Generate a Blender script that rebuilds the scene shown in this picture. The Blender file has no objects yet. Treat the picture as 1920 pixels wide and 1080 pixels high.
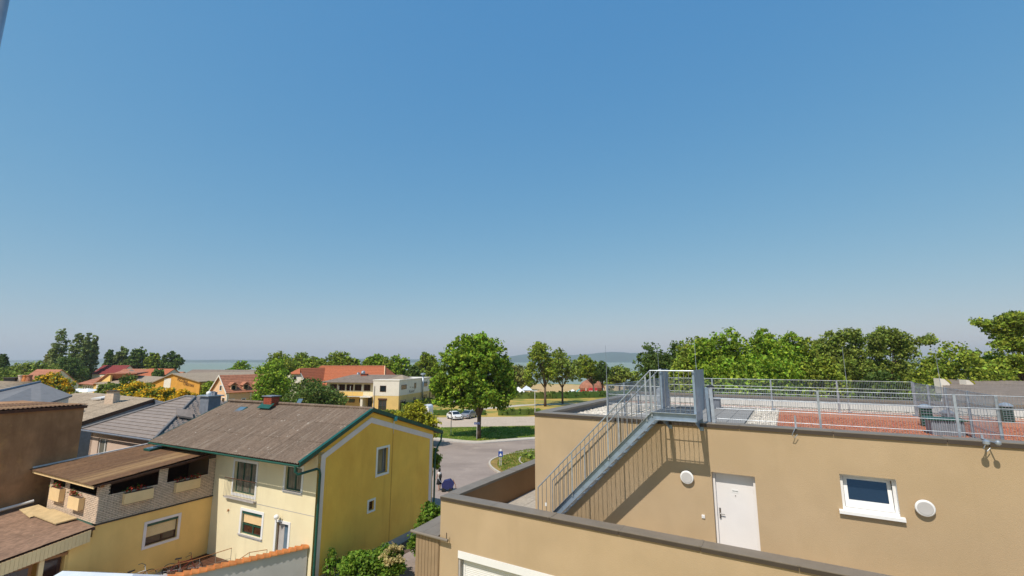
import bpy, math, random
import numpy as np
from mathutils import Vector, Matrix
PI = math.pi
C = bpy.context.scene.collection
scene = bpy.context.scene

# ------------------------------------------------------------------ camera
PITCH = math.radians(9.25); FPX = 847.5; EYE = 11.0
cam_data = bpy.data.cameras.new('camera'); cam = bpy.data.objects.new('camera', cam_data); C.objects.link(cam)
cam.location = (0, 0, EYE); cam.rotation_euler = (PI/2 + PITCH, 0, 0)
cam_data.sensor_width = 36; cam_data.lens = 36*FPX/1920
cam_data.clip_start = 0.1; cam_data.clip_end = 40000
scene.camera = cam

# ------------------------------------------------------------------ light, sky, exposure
SUN_AZ = math.radians(215.0); SUN_EL = math.radians(53.0)
world = bpy.data.worlds.new('World'); scene.world = world; world.use_nodes = True
wn = world.node_tree.nodes; wl = world.node_tree.links
bg = wn['Background']; sky = wn.new('ShaderNodeTexSky'); sky.sky_type = 'NISHITA'
sky.sun_disc = False; sky.sun_elevation = SUN_EL; sky.sun_rotation = SUN_AZ
sky.altitude = 100; sky.air_density = 1.0; sky.dust_density = 0.6; sky.ozone_density = 2.2
sep = wn.new('ShaderNodeSeparateColor'); cmb = wn.new('ShaderNodeCombineColor'); wl.new(sky.outputs[0], sep.inputs[0])
for ch, (gain, power) in enumerate(((0.515, 0.98), (1.175, 0.515), (2.32, 0.2))):      # one global response curve for the whole sky
    pw = wn.new('ShaderNodeMath'); pw.operation = 'POWER'; pw.inputs[1].default_value = power; ml = wn.new('ShaderNodeMath'); ml.operation = 'MULTIPLY'; ml.inputs[1].default_value = gain
    wl.new(sep.outputs[ch], pw.inputs[0]); wl.new(pw.outputs[0], ml.inputs[0]); wl.new(ml.outputs[0], cmb.inputs[ch])
wl.new(cmb.outputs[0], bg.inputs[0]); bg.inputs[1].default_value = 0.15
sl = bpy.data.lights.new('sun', 'SUN'); sl.energy = 3.6; sl.angle = math.radians(0.5); sl.color = (1.0, 0.93, 0.82)
so = bpy.data.objects.new('sun', sl); C.objects.link(so); so.location = (-20, -30, 60)
sun_dir = Vector((-math.sin(SUN_AZ)*math.cos(SUN_EL), -math.cos(SUN_AZ)*math.cos(SUN_EL), -math.sin(SUN_EL)))
so.rotation_euler = sun_dir.to_track_quat('-Z', 'Y').to_euler()
scene.view_settings.view_transform = 'Standard'; scene.view_settings.look = 'None'
scene.view_settings.gamma = 1; scene.view_settings.use_curve_mapping = False
scene.view_settings.exposure = 0.35

# ------------------------------------------------------------------ materials
def mat(name, col, rough=0.85, var=0.12, scale=1.5, metal=0.0, bump=0.0, bscale=40.0, col2=None, detail=6, streak=None, spec=None, island=0.0, transl=0.0, rot=0.0, mixpos=(0.35, 0.65)):
    m = bpy.data.materials.new(name); m.use_nodes = True
    nt = m.node_tree; n = nt.nodes; l = nt.links; b = n['Principled BSDF']
    b.inputs['Roughness'].default_value = rough; b.inputs['Metallic'].default_value = metal
    if spec is not None: b.inputs['Specular IOR Level'].default_value = spec
    geo = n.new('ShaderNodeNewGeometry')
    nz = n.new('ShaderNodeTexNoise'); nz.inputs['Scale'].default_value = scale; nz.inputs['Detail'].default_value = detail
    mp = n.new('ShaderNodeMapping'); l.new(geo.outputs['Position'], mp.inputs[0]); l.new(mp.outputs[0], nz.inputs['Vector'])
    if streak: mp.inputs['Scale'].default_value = streak; mp.inputs['Rotation'].default_value = (0, 0, rot); mp.vector_type = 'POINT'
    rmp = n.new('ShaderNodeValToRGB')
    c2 = col2 or tuple(c*(1-var) for c in col)
    c1 = tuple(min(1, c*(1+var*0.6)) for c in col) if not col2 else col
    rmp.color_ramp.elements[0].position = mixpos[0]; rmp.color_ramp.elements[1].position = mixpos[1]
    rmp.color_ramp.elements[0].color = (*c2, 1); rmp.color_ramp.elements[1].color = (*c1, 1)
    l.new(nz.outputs['Fac'], rmp.inputs[0]); out = rmp.outputs[0]
    if island:
        hsv = n.new('ShaderNodeHueSaturation')
        mr = n.new('ShaderNodeMapRange'); mr.inputs['To Min'].default_value = 1-island; mr.inputs['To Max'].default_value = 1+island
        l.new(geo.outputs['Random Per Island'], mr.inputs['Value']); l.new(mr.outputs[0], hsv.inputs['Value']); l.new(out, hsv.inputs['Color'])
        mr2 = n.new('ShaderNodeMapRange'); mr2.inputs['To Min'].default_value = 0.5-island*0.06; mr2.inputs['To Max'].default_value = 0.5+island*0.05
        mul = n.new('ShaderNodeMath'); mul.operation = 'FRACT'; m7 = n.new('ShaderNodeMath'); m7.operation = 'MULTIPLY'; m7.inputs[1].default_value = 7.31
        l.new(geo.outputs['Random Per Island'], m7.inputs[0]); l.new(m7.outputs[0], mul.inputs[0]); l.new(mul.outputs[0], mr2.inputs['Value']); l.new(mr2.outputs[0], hsv.inputs['Hue'])
        out = hsv.outputs[0]
    else:   # small object-to-object variation
        oi = n.new('ShaderNodeObjectInfo'); hsv = n.new('ShaderNodeHueSaturation')
        mr = n.new('ShaderNodeMapRange'); mr.inputs['To Min'].default_value = 1-var*0.35; mr.inputs['To Max'].default_value = 1+var*0.35
        l.new(oi.outputs['Random'], mr.inputs['Value']); l.new(mr.outputs[0], hsv.inputs['Value']); l.new(out, hsv.inputs['Color']); out = hsv.outputs[0]
    l.new(out, b.inputs['Base Color'])
    if bump:
        bn = n.new('ShaderNodeTexNoise'); bn.inputs['Scale'].default_value = bscale; bn.inputs['Detail'].default_value = 4
        l.new(geo.outputs['Position'], bn.inputs['Vector'])
        bp = n.new('ShaderNodeBump'); bp.inputs['Strength'].default_value = bump; bp.inputs['Distance'].default_value = 0.02
        l.new(bn.outputs['Fac'], bp.inputs['Height']); l.new(bp.outputs[0], b.inputs['Normal'])
    if transl:
        tr = n.new('ShaderNodeBsdfTranslucent'); l.new(out, tr.inputs['Color']); mx = n.new('ShaderNodeMixShader'); mx.inputs[0].default_value = transl
        l.new(b.outputs[0], mx.inputs[1]); l.new(tr.outputs[0], mx.inputs[2]); l.new(mx.outputs[0], n['Material Output'].inputs['Surface'])
    return m
def add_dirt(m, col, scale=0.6, lo=0.55, hi=0.75, stretch=(1, 1, 1), amt=0.6, rot=0.0):
    """a second, larger noise that stains the base colour"""
    nt = m.node_tree; n = nt.nodes; l = nt.links; b = n['Principled BSDF']
    src = b.inputs['Base Color'].links[0].from_socket
    geo = n.new('ShaderNodeNewGeometry'); mp = n.new('ShaderNodeMapping'); mr0 = n.new('ShaderNodeVectorRotate'); mr0.rotation_type = 'Z_AXIS'; mr0.inputs['Angle'].default_value = rot; mp.inputs['Scale'].default_value = stretch
    nz = n.new('ShaderNodeTexNoise'); nz.inputs['Scale'].default_value = scale; nz.inputs['Detail'].default_value = 8; nz.inputs['Roughness'].default_value = 0.65
    mr = n.new('ShaderNodeMapRange'); mr.inputs['From Min'].default_value = lo; mr.inputs['From Max'].default_value = hi; mr.inputs['To Max'].default_value = amt
    mx = n.new('ShaderNodeMixRGB'); mx.inputs[2].default_value = (*col, 1)
    l.new(geo.outputs['Position'], mr0.inputs[0]); l.new(mr0.outputs[0], mp.inputs[0]); l.new(mp.outputs[0], nz.inputs['Vector']); l.new(nz.outputs['Fac'], mr.inputs['Value']); l.new(mr.outputs[0], mx.inputs[0])
    l.new(src, mx.inputs[1]); l.new(mx.outputs[0], b.inputs['Base Color'])
    return m
M = {}
M['beige'] = add_dirt(add_dirt(mat('beige_render', (0.48, 0.350, 0.212), 0.95, 0.07, 0.9, bump=0.45, bscale=90), (0.425, 0.305, 0.172), 0.35, 0.42, 0.7, (1, 1, 0.6), 0.7), (0.40, 0.29, 0.17), 1.1, 0.55, 0.8, (1.6, 1.6, 0.10), 0.55)
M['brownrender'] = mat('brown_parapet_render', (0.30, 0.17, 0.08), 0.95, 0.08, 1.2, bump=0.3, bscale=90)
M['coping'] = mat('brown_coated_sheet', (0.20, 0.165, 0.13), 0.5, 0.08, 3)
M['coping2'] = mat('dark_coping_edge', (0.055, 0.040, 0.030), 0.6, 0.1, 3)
M['galv'] = mat('galvanised_steel', (0.40, 0.44, 0.49), 0.42, 0.18, 7, metal=0.55)
M['galvdull'] = mat('dull_galvanised_bar', (0.20, 0.21, 0.22), 0.6, 0.15, 7, metal=0.3)
M['galvplate'] = mat('galvanised_plate', (0.28, 0.36, 0.46), 0.4, 0.14, 5, metal=0.45)
M['white'] = mat('white_paint', (0.78, 0.77, 0.76), 0.45, 0.03, 2)
M['doorwhite'] = mat('white_door_paint', (0.74, 0.71, 0.70), 0.4, 0.03, 2)
M['glass'] = mat('window_glass', (0.015, 0.02, 0.025), 0.04, 0.1, 1, spec=0.9)
M['glassred'] = mat('dark_curtained_glass', (0.05, 0.018, 0.012), 0.12, 0.3, 3, spec=0.6)
M['glassgrey'] = mat('curtained_glass', (0.17, 0.16, 0.13), 0.12, 0.35, 2.5, spec=0.7, streak=(6, 6, 0.6))
M['steel'] = mat('brushed_steel', (0.35, 0.34, 0.33), 0.3, 0.1, 20, metal=0.9)
M['black'] = mat('black_plastic', (0.02, 0.02, 0.022), 0.5, 0.1, 5)
M['pebble'] = mat('pale_pebble', (0.62, 0.56, 0.48), 0.9, 0.2, 3, island=0.28)
M['pebblebed'] = mat('pebble_bed', (0.50, 0.45, 0.38), 0.95, 0.3, 22, bump=0.9, bscale=30)
M['redsub'] = add_dirt(mat('brick_chip_substrate', (0.46, 0.18, 0.10), 0.95, 0.35, 26, bump=0.9, bscale=55), (0.36, 0.16, 0.085), 0.8, 0.45, 0.7)
M['redchip'] = mat('brick_chip', (0.48, 0.185, 0.105), 0.95, 0.2, 6, island=0.4)
M['paver'] = add_dirt(mat('grey_concrete_paver', (0.27, 0.255, 0.24), 0.9, 0.18, 9, bump=0.2, bscale=70), (0.20, 0.19, 0.18), 1.6, 0.5, 0.7)
M['terrpaver'] = add_dirt(mat('warm_concrete_paver', (0.42, 0.37, 0.31), 0.9, 0.14, 9, bump=0.2, bscale=70), (0.33, 0.29, 0.25), 1.6, 0.5, 0.7)
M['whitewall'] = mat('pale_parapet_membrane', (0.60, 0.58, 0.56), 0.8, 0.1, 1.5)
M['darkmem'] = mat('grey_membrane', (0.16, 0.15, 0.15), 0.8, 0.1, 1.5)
M['clad'] = mat('brown_board_cladding', (0.30, 0.205, 0.12), 0.7, 0.08, 3)
M['cream'] = add_dirt(add_dirt(mat('cream_render', (0.78, 0.68, 0.45), 0.95, 0.05, 0.8, bump=0.25, bscale=80), (0.66, 0.55, 0.35), 0.5, 0.45, 0.75, (1, 1, 0.4), 0.55), (0.55, 0.46, 0.30), 1.2, 0.6, 0.8, (1.5, 1.5, 0.1), 0.5)
M['gold'] = add_dirt(add_dirt(mat('ochre_render', (0.97, 0.585, 0.105), 0.95, 0.06, 0.8, bump=0.3, bscale=80), (0.74, 0.355, 0.05), 0.4, 0.45, 0.72, (1, 1, 0.5), 0.65), (0.64, 0.31, 0.06), 0.9, 0.56, 0.8, (1.5, 1.5, 0.12), 0.6)
M['annexyel'] = add_dirt(mat('yellow_render', (0.94, 0.59, 0.20), 0.95, 0.06, 0.8, bump=0.25, bscale=80), (0.70, 0.39, 0.12), 0.5, 0.5, 0.75, (1, 1, 0.4), 0.55)
M['band'] = mat('white_trim_band', (0.80, 0.69, 0.67), 0.9, 0.05, 2)
M['plinth'] = add_dirt(mat('grey_plinth', (0.42, 0.39, 0.37), 0.95, 0.1, 2), (0.28, 0.25, 0.23), 1.5, 0.5, 0.7)
M['green'] = mat('green_coated_metal', (0.006, 0.075, 0.058), 0.45, 0.15, 4)
M['greendk'] = mat('dark_green_frame', (0.012, 0.07, 0.045), 0.45, 0.15, 4)
M['eternit'] = add_dirt(add_dirt(add_dirt(mat('weathered_fibre_cement', (0.165, 0.115, 0.082), 0.95, 0.22, 9, bump=0.3, bscale=60), (0.31, 0.25, 0.195), 5.5, 0.50, 0.74, (1.6, 0.12, 0.1), 0.6, math.radians(27)), (0.08, 0.053, 0.038), 4.0, 0.50, 0.74, (1.6, 0.12, 0.1), 0.6, math.radians(27)), (0.44, 0.39, 0.33), 7.0, 0.63, 0.69, (1, 0.5, 1), 0.8, math.radians(27))
M['eternit2'] = add_dirt(add_dirt(mat('brown_weathered_roof', (0.165, 0.085, 0.04), 0.95, 0.22, 7, bump=0.3, bscale=60), (0.36, 0.22, 0.10), 0.55, 0.52, 0.62, (1.1, 0.04, 0.1), 0.8, math.radians(27)), (0.09, 0.045, 0.026), 3.0, 0.50, 0.72, (1.4, 0.10, 0.2), 0.6, math.radians(27))
M['eternit3'] = add_dirt(mat('pale_brown_roof', (0.34, 0.265, 0.19), 0.95, 0.2, 4, bump=0.3, bscale=60), (0.24, 0.18, 0.13), 0.6, 0.5, 0.72, (1, 1, 1), 0.6)
M['felt'] = add_dirt(add_dirt(mat('old_roofing_felt', (0.26, 0.155, 0.10), 0.95, 0.25, 5, bump=0.4, bscale=50), (0.55, 0.43, 0.30), 3.0, 0.655, 0.69, (1, 1, 1), 0.9), (0.14, 0.08, 0.05), 0.8, 0.48, 0.70)
M['slate'] = mat('grey_slate_roof', (0.165, 0.16, 0.165), 0.75, 0.12, 2.5, bump=0.2, bscale=40)
M['greytile'] = mat('grey_concrete_tile', (0.245, 0.20, 0.175), 0.75, 0.14, 4)
M['concrete'] = add_dirt(add_dirt(mat('stained_concrete_wall', (0.50, 0.265, 0.125), 0.95, 0.2, 1.6, bump=0.4, bscale=25), (0.22, 0.11, 0.05), 0.55, 0.40, 0.64, (1, 1, 0.3), 0.85), (0.85, 0.46, 0.15), 0.22, 0.50, 0.70, (1, 1, 1), 0.6)
M['brick'] = add_dirt(mat('white_sand_lime_brick', (0.66, 0.50, 0.37), 0.92, 0.14, 6, bump=0.3, bscale=60), (0.40, 0.34, 0.28), 1.2, 0.5, 0.72, (1, 1, 1), 0.4)
M['mortar'] = mat('dark_mortar', (0.085, 0.062, 0.048), 0.95, 0.15, 8)
M['planter'] = mat('cream_planter', (0.80, 0.57, 0.30), 0.8, 0.05, 3)
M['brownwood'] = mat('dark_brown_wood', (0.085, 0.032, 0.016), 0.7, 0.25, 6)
M['orangewood'] = mat('orange_varnished_wood', (0.33, 0.13, 0.035), 0.6, 0.2, 6, streak=(1, 1, 5))
M['pink'] = mat('pale_pink_render', (0.62, 0.47, 0.38), 0.95, 0.06, 1)
M['otile'] = add_dirt(mat('orange_clay_tile', (0.56, 0.20, 0.055), 0.75, 0.22, 5, bump=0.2), (0.40, 0.14, 0.04), 2.5, 0.55, 0.7)
M['greywall'] = mat('grey_garden_wall', (0.52, 0.50, 0.48), 0.9, 0.08, 1.2, bump=0.2)
M['metalgrey'] = mat('grey_sheet_metal', (0.17, 0.185, 0.22), 0.5, 0.15, 3)
M['redbrick'] = mat('red_chimney_brick', (0.33, 0.065, 0.03), 0.9, 0.2, 9)
M['tiltglass'] = mat('reflective_window_glass', (0.042, 0.075, 0.125), 0.04, 0.05, 1, metal=0.75)
M['skyglass'] = mat('rooflight_glass', (0.10, 0.16, 0.22), 0.06, 0.1, 2, spec=0.9)
M['canvas'] = mat('pale_canvas', (0.55, 0.60, 0.66), 0.85, 0.05, 2)
M['blueband'] = mat('blue_canvas_stripe', (0.12, 0.22, 0.36), 0.85, 0.08, 2)
M['asphalt'] = add_dirt(add_dirt(mat('sun_bleached_asphalt', (0.33, 0.262, 0.225), 0.92, 0.12, 6, bump=0.3, bscale=50), (0.23, 0.18, 0.155), 0.12, 0.45, 0.65, (1, 2.2, 1), 0.8), (0.42, 0.34, 0.285), 0.5, 0.55, 0.7, (1, 1, 1), 0.5)
M['kerb'] = mat('pale_pavement', (0.50, 0.44, 0.37), 0.9, 0.12, 2)
M['gravel'] = add_dirt(mat('dusty_gravel', (0.50, 0.40, 0.31), 0.95, 0.14, 3, bump=0.4, bscale=30), (0.38, 0.30, 0.22), 0.25, 0.5, 0.7)
M['grass'] = add_dirt(mat('dry_lawn', (0.19, 0.20, 0.025), 0.95, 0.3, 0.18, col2=(0.44, 0.29, 0.065), bump=0.6, bscale=12, mixpos=(0.42, 0.60)), (0.09, 0.12, 0.016), 0.5, 0.55, 0.75, (1, 1, 1), 0.6)
M['lawn'] = add_dirt(mat('green_lawn', (0.16, 0.22, 0.02), 0.95, 0.3, 1.2, bump=0.6, bscale=14), (0.36, 0.26, 0.05), 0.30, 0.46, 0.62, (1, 1, 1), 0.8)
M['island'] = add_dirt(mat('dry_verge', (0.30, 0.19, 0.05), 0.95, 0.3, 1.6, bump=0.6, bscale=14), (0.12, 0.14, 0.025), 0.8, 0.5, 0.62, (1, 1, 1), 0.8)
M['earth'] = mat('dark_earth', (0.10, 0.065, 0.045), 0.95, 0.3, 2)
M['water'] = mat('lake_water', (0.24, 0.28, 0.215), 0.4, 0.1, 0.004, bump=0.05, bscale=0.6, spec=0.25)
M['hill'] = mat('wooded_hill', (0.05, 0.10, 0.08), 0.95, 0.3, 0.002)
def leafm(n, c, isl=0.45, tr=0.34, var=0.3, col2=None): return mat(n, c, 0.7, var, 0.45, island=isl, transl=tr, col2=col2, spec=0.25)
M['leaf'] = leafm('maple_leaf', (0.22, 0.335, 0.026), 0.55, 0.3)
M['leaf2'] = leafm('linden_leaf', (0.25, 0.32, 0.035), 0.55, 0.3)
M['leaf3'] = leafm('acacia_leaf', (0.235, 0.30, 0.05))
M['leafdk'] = leafm('dark_leaf', (0.115, 0.178, 0.034))
M['fadedboard'] = mat('faded_board', (0.52, 0.38, 0.20), 0.9, 0.15, 3)
M['diffuser'] = mat('grey_diffuser', (0.50, 0.48, 0.47), 0.5, 0.05, 3)
M['leafpop'] = leafm('poplar_leaf', (0.20, 0.255, 0.075))
M['leafpale'] = leafm('pale_green_leaf', (0.265, 0.282, 0.069))
M['leaflime'] = leafm('lime_leaf', (0.42, 0.42, 0.03))
M['leafshrub'] = leafm('shrub_leaf', (0.155, 0.265, 0.028))
M['blossom'] = leafm('yellow_blossom', (0.68, 0.43, 0.018), 0.3)
M['leafvar'] = leafm('cream_edged_leaf', (0.55, 0.46, 0.20), 0.4)
M['redflower'] = leafm('red_geranium', (0.55, 0.035, 0.03), 0.4)
M['bark'] = mat('bark', (0.13, 0.085, 0.06), 0.95, 0.3, 3, bump=0.5, bscale=20)
M['rooftile'] = add_dirt(mat('red_roof_tile', (0.40, 0.115, 0.045), 0.85, 0.14, 3), (0.36, 0.10, 0.045), 0.8, 0.5, 0.7)
M['rooftile2'] = mat('faded_red_tile', (0.37, 0.145, 0.08), 0.85, 0.18, 2)
M['rooftile3'] = mat('deep_red_sheet', (0.20, 0.015, 0.012), 0.7, 0.1, 2)
M['peach'] = mat('peach_render', (0.74, 0.46, 0.27), 0.95, 0.05, 1)
M['offwhite'] = mat('off_white_render', (0.72, 0.66, 0.58), 0.95, 0.05, 1)
M['yellowlow'] = mat('ochre_lower_wall', (0.66, 0.46, 0.18), 0.95, 0.06, 1)
M['orangewall'] = mat('orange_render', (0.62, 0.30, 0.05), 0.95, 0.08, 1)
M['warmyellow'] = mat('warm_yellow_render', (0.80, 0.52, 0.17), 0.95, 0.06, 1)
M['greyroof'] = mat('grey_brown_roof', (0.22, 0.17, 0.135), 0.9, 0.14, 1.2)
M['bark2'] = M['bark']
M['carwhite'] = mat('white_car_paint', (0.80, 0.80, 0.80), 0.25, 0.02, 2, spec=0.8)
M['carsilver'] = mat('silver_car_paint', (0.36, 0.37, 0.40), 0.28, 0.04, 2, metal=0.5)
M['tyre'] = mat('tyre_rubber', (0.015, 0.015, 0.015), 0.8, 0.1, 5)
M['signblue'] = mat('blue_sign', (0.02, 0.07, 0.30), 0.4, 0.02, 2)
M['skin'] = mat('skin', (0.45, 0.24, 0.16), 0.6, 0.05, 8)
M['blackcloth'] = mat('black_cloth', (0.02, 0.018, 0.018), 0.9, 0.2, 12)
M['whitecloth'] = mat('white_cloth', (0.70, 0.66, 0.62), 0.9, 0.08, 12)
M['bluecloth'] = mat('dark_blue_cloth', (0.02, 0.025, 0.12), 0.8, 0.15, 8)
M['terracotta'] = mat('terracotta_fabric', (0.36, 0.15, 0.09), 0.85, 0.25, 0.8)
M['redcanvas'] = mat('red_canvas', (0.50, 0.03, 0.035), 0.8, 0.1, 1)
M['turquoise'] = mat('turquoise_plastic', (0.05, 0.38, 0.45), 0.4, 0.1, 2)
M['sand'] = mat('dry_sand', (0.50, 0.34, 0.15), 0.95, 0.15, 0.4)

# ------------------------------------------------------------------ geometry helpers
class Frame:
    """a street-aligned frame: u to the right, v away; z is measured from z0"""
    def __init__(s, az, ox=0.0, oy=0.0, z0=0.0):
        s.a = math.radians(az); s.ox = ox; s.oy = oy; s.z0 = z0
    def w(s, u, v, z):
        c, k = math.cos(s.a), math.sin(s.a)
        return Vector((s.ox + u*c + v*k, s.oy - u*k + v*c, z + s.z0))
    def inv(s, p):
        c, k = math.cos(s.a), math.sin(s.a); x = p[0]-s.ox; y = p[1]-s.oy
        return (x*c - y*k, x*k + y*c, p[2]-s.z0)
W = Frame(0)                     # plain world axes, z above the ground
FA = Frame(31.0, z0=EYE)         # apartment block with the terrace (z from eye level)
FB = Frame(27.0, z0=EYE)         # yellow house and its yard (z from eye level)

class MB:
    def __init__(s): s.v = []; s.f = []
    def add(s, vs, fs):
        k = len(s.v); s.v += [tuple(p) for p in vs]; s.f += [tuple(i+k for i in f) for f in fs]; return s
    def quad(s, a, b, c, d): return s.add([a, b, c, d], [(0, 1, 2, 3)])
    def poly(s, pts): return s.add(pts, [tuple(range(len(pts)))])
    def box(s, x0, x1, y0, y1, z0, z1, m=None):
        vs = [(x, y, z) for z in (z0, z1) for y in (y0, y1) for x in (x0, x1)]
        if m: vs = [m(*p) for p in vs]
        return s.add(vs, [(0, 2, 3, 1), (4, 5, 7, 6), (0, 1, 5, 4), (2, 6, 7, 3), (0, 4, 6, 2), (1, 3, 7, 5)])
    def extrude(s, pts, vec):
        n = len(pts); v2 = [tuple(a+b for a, b in zip(p, vec)) for p in pts]
        return s.add(list(pts)+v2, [tuple(range(n-1, -1, -1)), tuple(range(n, 2*n))] + [(i, (i+1) % n, n+(i+1) % n, n+i) for i in range(n)])
    def tube(s, p0, p1, r, n=8, r1=None):
        return s.pipe([p0, p1], [r, r if r1 is None else r1], n)
    def pipe(s, path, r, n=8, cap=True):
        if not isinstance(r, (list, tuple)): r = [r]*len(path)
        P = [Vector(p) for p in path]; rings = []; up = None
        for i, p in enumerate(P):
            d = (P[min(i+1, len(P)-1)] - P[max(i-1, 0)]).normalized()
            if up is None:
                up = Vector((0, 0, 1)) if abs(d.z) < 0.9 else Vector((1, 0, 0))
            x = d.cross(up).normalized(); y = x.cross(d).normalized(); up = y
            rings.append([tuple(p + (x*math.cos(2*PI*k/n) + y*math.sin(2*PI*k/n))*r[i]) for k in range(n)])
        vs = [q for rg in rings for q in rg]; fs = []
        for i in range(len(P)-1):
            for k in range(n): fs.append((i*n+k, i*n+(k+1) % n, (i+1)*n+(k+1) % n, (i+1)*n+k))
        if cap: fs += [tuple(range(n-1, -1, -1)), tuple(range((len(P)-1)*n, len(P)*n))]
        return s.add(vs, fs)
    def lathe(s, c, prof, n=16, axis='z', cap=True):
        vs = []; fs = []
        for r, h in prof:
            for k in range(n):
                a = 2*PI*k/n; x = r*math.cos(a); y = r*math.sin(a)
                vs.append({'z': (c[0]+x, c[1]+y, c[2]+h), 'y': (c[0]+x, c[1]+h, c[2]+y), 'x': (c[0]+h, c[1]+x, c[2]+y)}[axis])
        for i in range(len(prof)-1):
            for k in range(n): fs.append((i*n+k, i*n+(k+1) % n, (i+1)*n+(k+1) % n, (i+1)*n+k))
        if cap: fs += [tuple(range(n-1, -1, -1)), tuple(range((len(prof)-1)*n, len(prof)*n))]
        return s.add(vs, fs)
def mesh_of(mb, name, material, off=(0, 0, 0), smooth=False):
    me = bpy.data.meshes.new(name)
    me.from_pydata([(p[0]-off[0], p[1]-off[1], p[2]-off[2]) for p in mb.v], [], mb.f)
    if material: me.materials.append(material)
    if smooth: me.polygons.foreach_set('use_smooth', [True]*len(me.polygons))
    me.update(); return me
OFF = {}
def tag(o, label=None, cat=None, group=None, kind=None):
    if label: o['label'] = label
    if cat: o['category'] = cat
    if group: o['group'] = group
    if kind: o['kind'] = kind
    return o
def thing(name, label, cat, F, o, group=None):
    e = bpy.data.objects.new(name, None); C.objects.link(e); e.empty_display_size = 0.3
    e.location = F.w(*o); e.rotation_euler = (0, 0, -F.a); OFF[e.name] = o
    return tag(e, label, cat, group)
def solo(mb, name, material, F, o, label=None, cat=None, group=None, kind=None, smooth=False):
    ob = bpy.data.objects.new(name, mesh_of(mb, name, M[material], o, smooth)); C.objects.link(ob)
    ob.location = F.w(*o); ob.rotation_euler = (0, 0, -F.a); OFF[ob.name] = o
    return tag(ob, label, cat, group, kind)
def part(mb, name, material, parent, label=None, kind=None, smooth=False):
    o = OFF[parent.name]
    ob = bpy.data.objects.new(name, mesh_of(mb, name, M[material], o, smooth)); C.objects.link(ob); ob.parent = parent
    OFF[ob.name] = o
    return tag(ob, label, None, None, kind)
def piece(me, name, parent, loc, rz=0.0, mtx=None):
    """shared mesh; loc in the frame's own coordinates"""
    o = OFF[parent.name]; ob = bpy.data.objects.new(name, me); C.objects.link(ob); ob.parent = parent
    l = (loc[0]-o[0], loc[1]-o[1], loc[2]-o[2])
    if mtx is not None: ob.matrix_local = Matrix.Translation(l) @ mtx
    else: ob.location = l; ob.rotation_euler = (0, 0, rz)
    OFF[ob.name] = o
    return ob
def copy_tree(o, parent=None):
    c = o.copy(); C.objects.link(c); c.parent = parent
    if o.name in OFF: OFF[c.name] = OFF[o.name]
    for ch in list(o.children): copy_tree(ch, c)
    return c
def kidsmap(o): return o.children

# a wall given by a mapping m(s, d, z): s along it, d outward, z up; holes are real openings
def vwall(V): return lambda s, d, z: (s, V-d, z)            # faces -v
def vback(V): return lambda s, d, z: (s, V+d, z)            # faces +v
def uwall(U): return lambda s, d, z: (U+d, s, z)            # faces +u
def uleft(U): return lambda s, d, z: (U-d, s, z)            # faces -u
def wall(mb, m, s0, s1, z0, z1, holes=(), th=0.3):
    S = sorted({s0, s1, *[h[0] for h in holes], *[h[1] for h in holes]}); Z = sorted({z0, z1, *[h[2] for h in holes], *[h[3] for h in holes]})
    inh = lambda s, z: any(h[0] < s < h[1] and h[2] < z < h[3] for h in holes)
    for a, b in zip(S, S[1:]):
        for c, d in zip(Z, Z[1:]):
            if inh((a+b)/2, (c+d)/2): continue
            for dd in (0, -th): mb.quad(m(a, dd, c), m(b, dd, c), m(b, dd, d), m(a, dd, d))
    for h in list(holes) + [(s0, s1, z0, z1)]:
        a, b, c, d = h
        for p, q in (((a, c), (b, c)), ((b, c), (b, d)), ((b, d), (a, d)), ((a, d), (a, c))):
            mb.quad(m(p[0], 0, p[1]), m(q[0], 0, q[1]), m(q[0], -th, q[1]), m(p[0], -th, p[1]))
    return mb
def window(parent, m, s0, s1, z0, z1, fr='white', gl='glass', rec=0.12, fw=0.06, mull=(), trans=(), trim=0.0, trimm='band', sill=None, name='window', th=0.03):
    """frame set back in its opening > pane, surround, sill"""
    f = MB()
    for a, b, c, d in ((s0, s1, z0, z0+fw), (s0, s1, z1-fw, z1), (s0, s0+fw, z0+fw, z1-fw), (s1-fw, s1, z0+fw, z1-fw)):
        f.box(a, b, -rec-0.05, -rec, c, d, m)
    for x in mull: f.box(x-fw*0.6, x+fw*0.6, -rec-0.045, -rec+0.004, z0+fw, z1-fw, m)
    for z in trans: f.box(s0+fw, s1-fw, -rec-0.044, -rec+0.003, z-fw*0.5, z+fw*0.5, m)
    w = part(f, name, fr, parent)
    xs = [s0+fw*0.8] + sorted(mull) + [s1-fw*0.8]
    for a, b in zip(xs, xs[1:]):
        g = MB().box(a, b, -rec-0.035, -rec-0.025, z0+fw*0.8, z1-fw*0.8, m); part(g, 'pane', gl, w)
    if trim:
        t = MB(); e = trim; p = 0.025
        for a, b, c, d in ((s0-e, s1+e, z1, z1+e), (s0-e, s1+e, z0-e, z0), (s0-e, s0, z0, z1), (s1, s1+e, z0, z1)): t.box(a, b, 0.002, p, c, d, m)
        part(t, 'surround', trimm, w)
    if sill:
        part(MB().box(s0-sill-0.03, s1+sill+0.03, -rec+0.01, 0.09, z0-0.05, z0-0.005, m), 'sill', 'plinth' if fr != 'white' else 'white', w)
    return w

# ------------------------------------------------------------------ image geometry, used only to read distances off the photograph
def at(px, py, Y):
    u = (540-py)/FPX
    d = Vector(((px-960)/FPX, math.cos(PITCH)-u*math.sin(PITCH), math.sin(PITCH)+u*math.cos(PITCH)))
    return d*(Y/d.y) + Vector((0, 0, EYE))
def ppm(Y, z=0): return FPX/(Y*math.cos(PITCH)+(z-EYE)*math.sin(PITCH))

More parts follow.
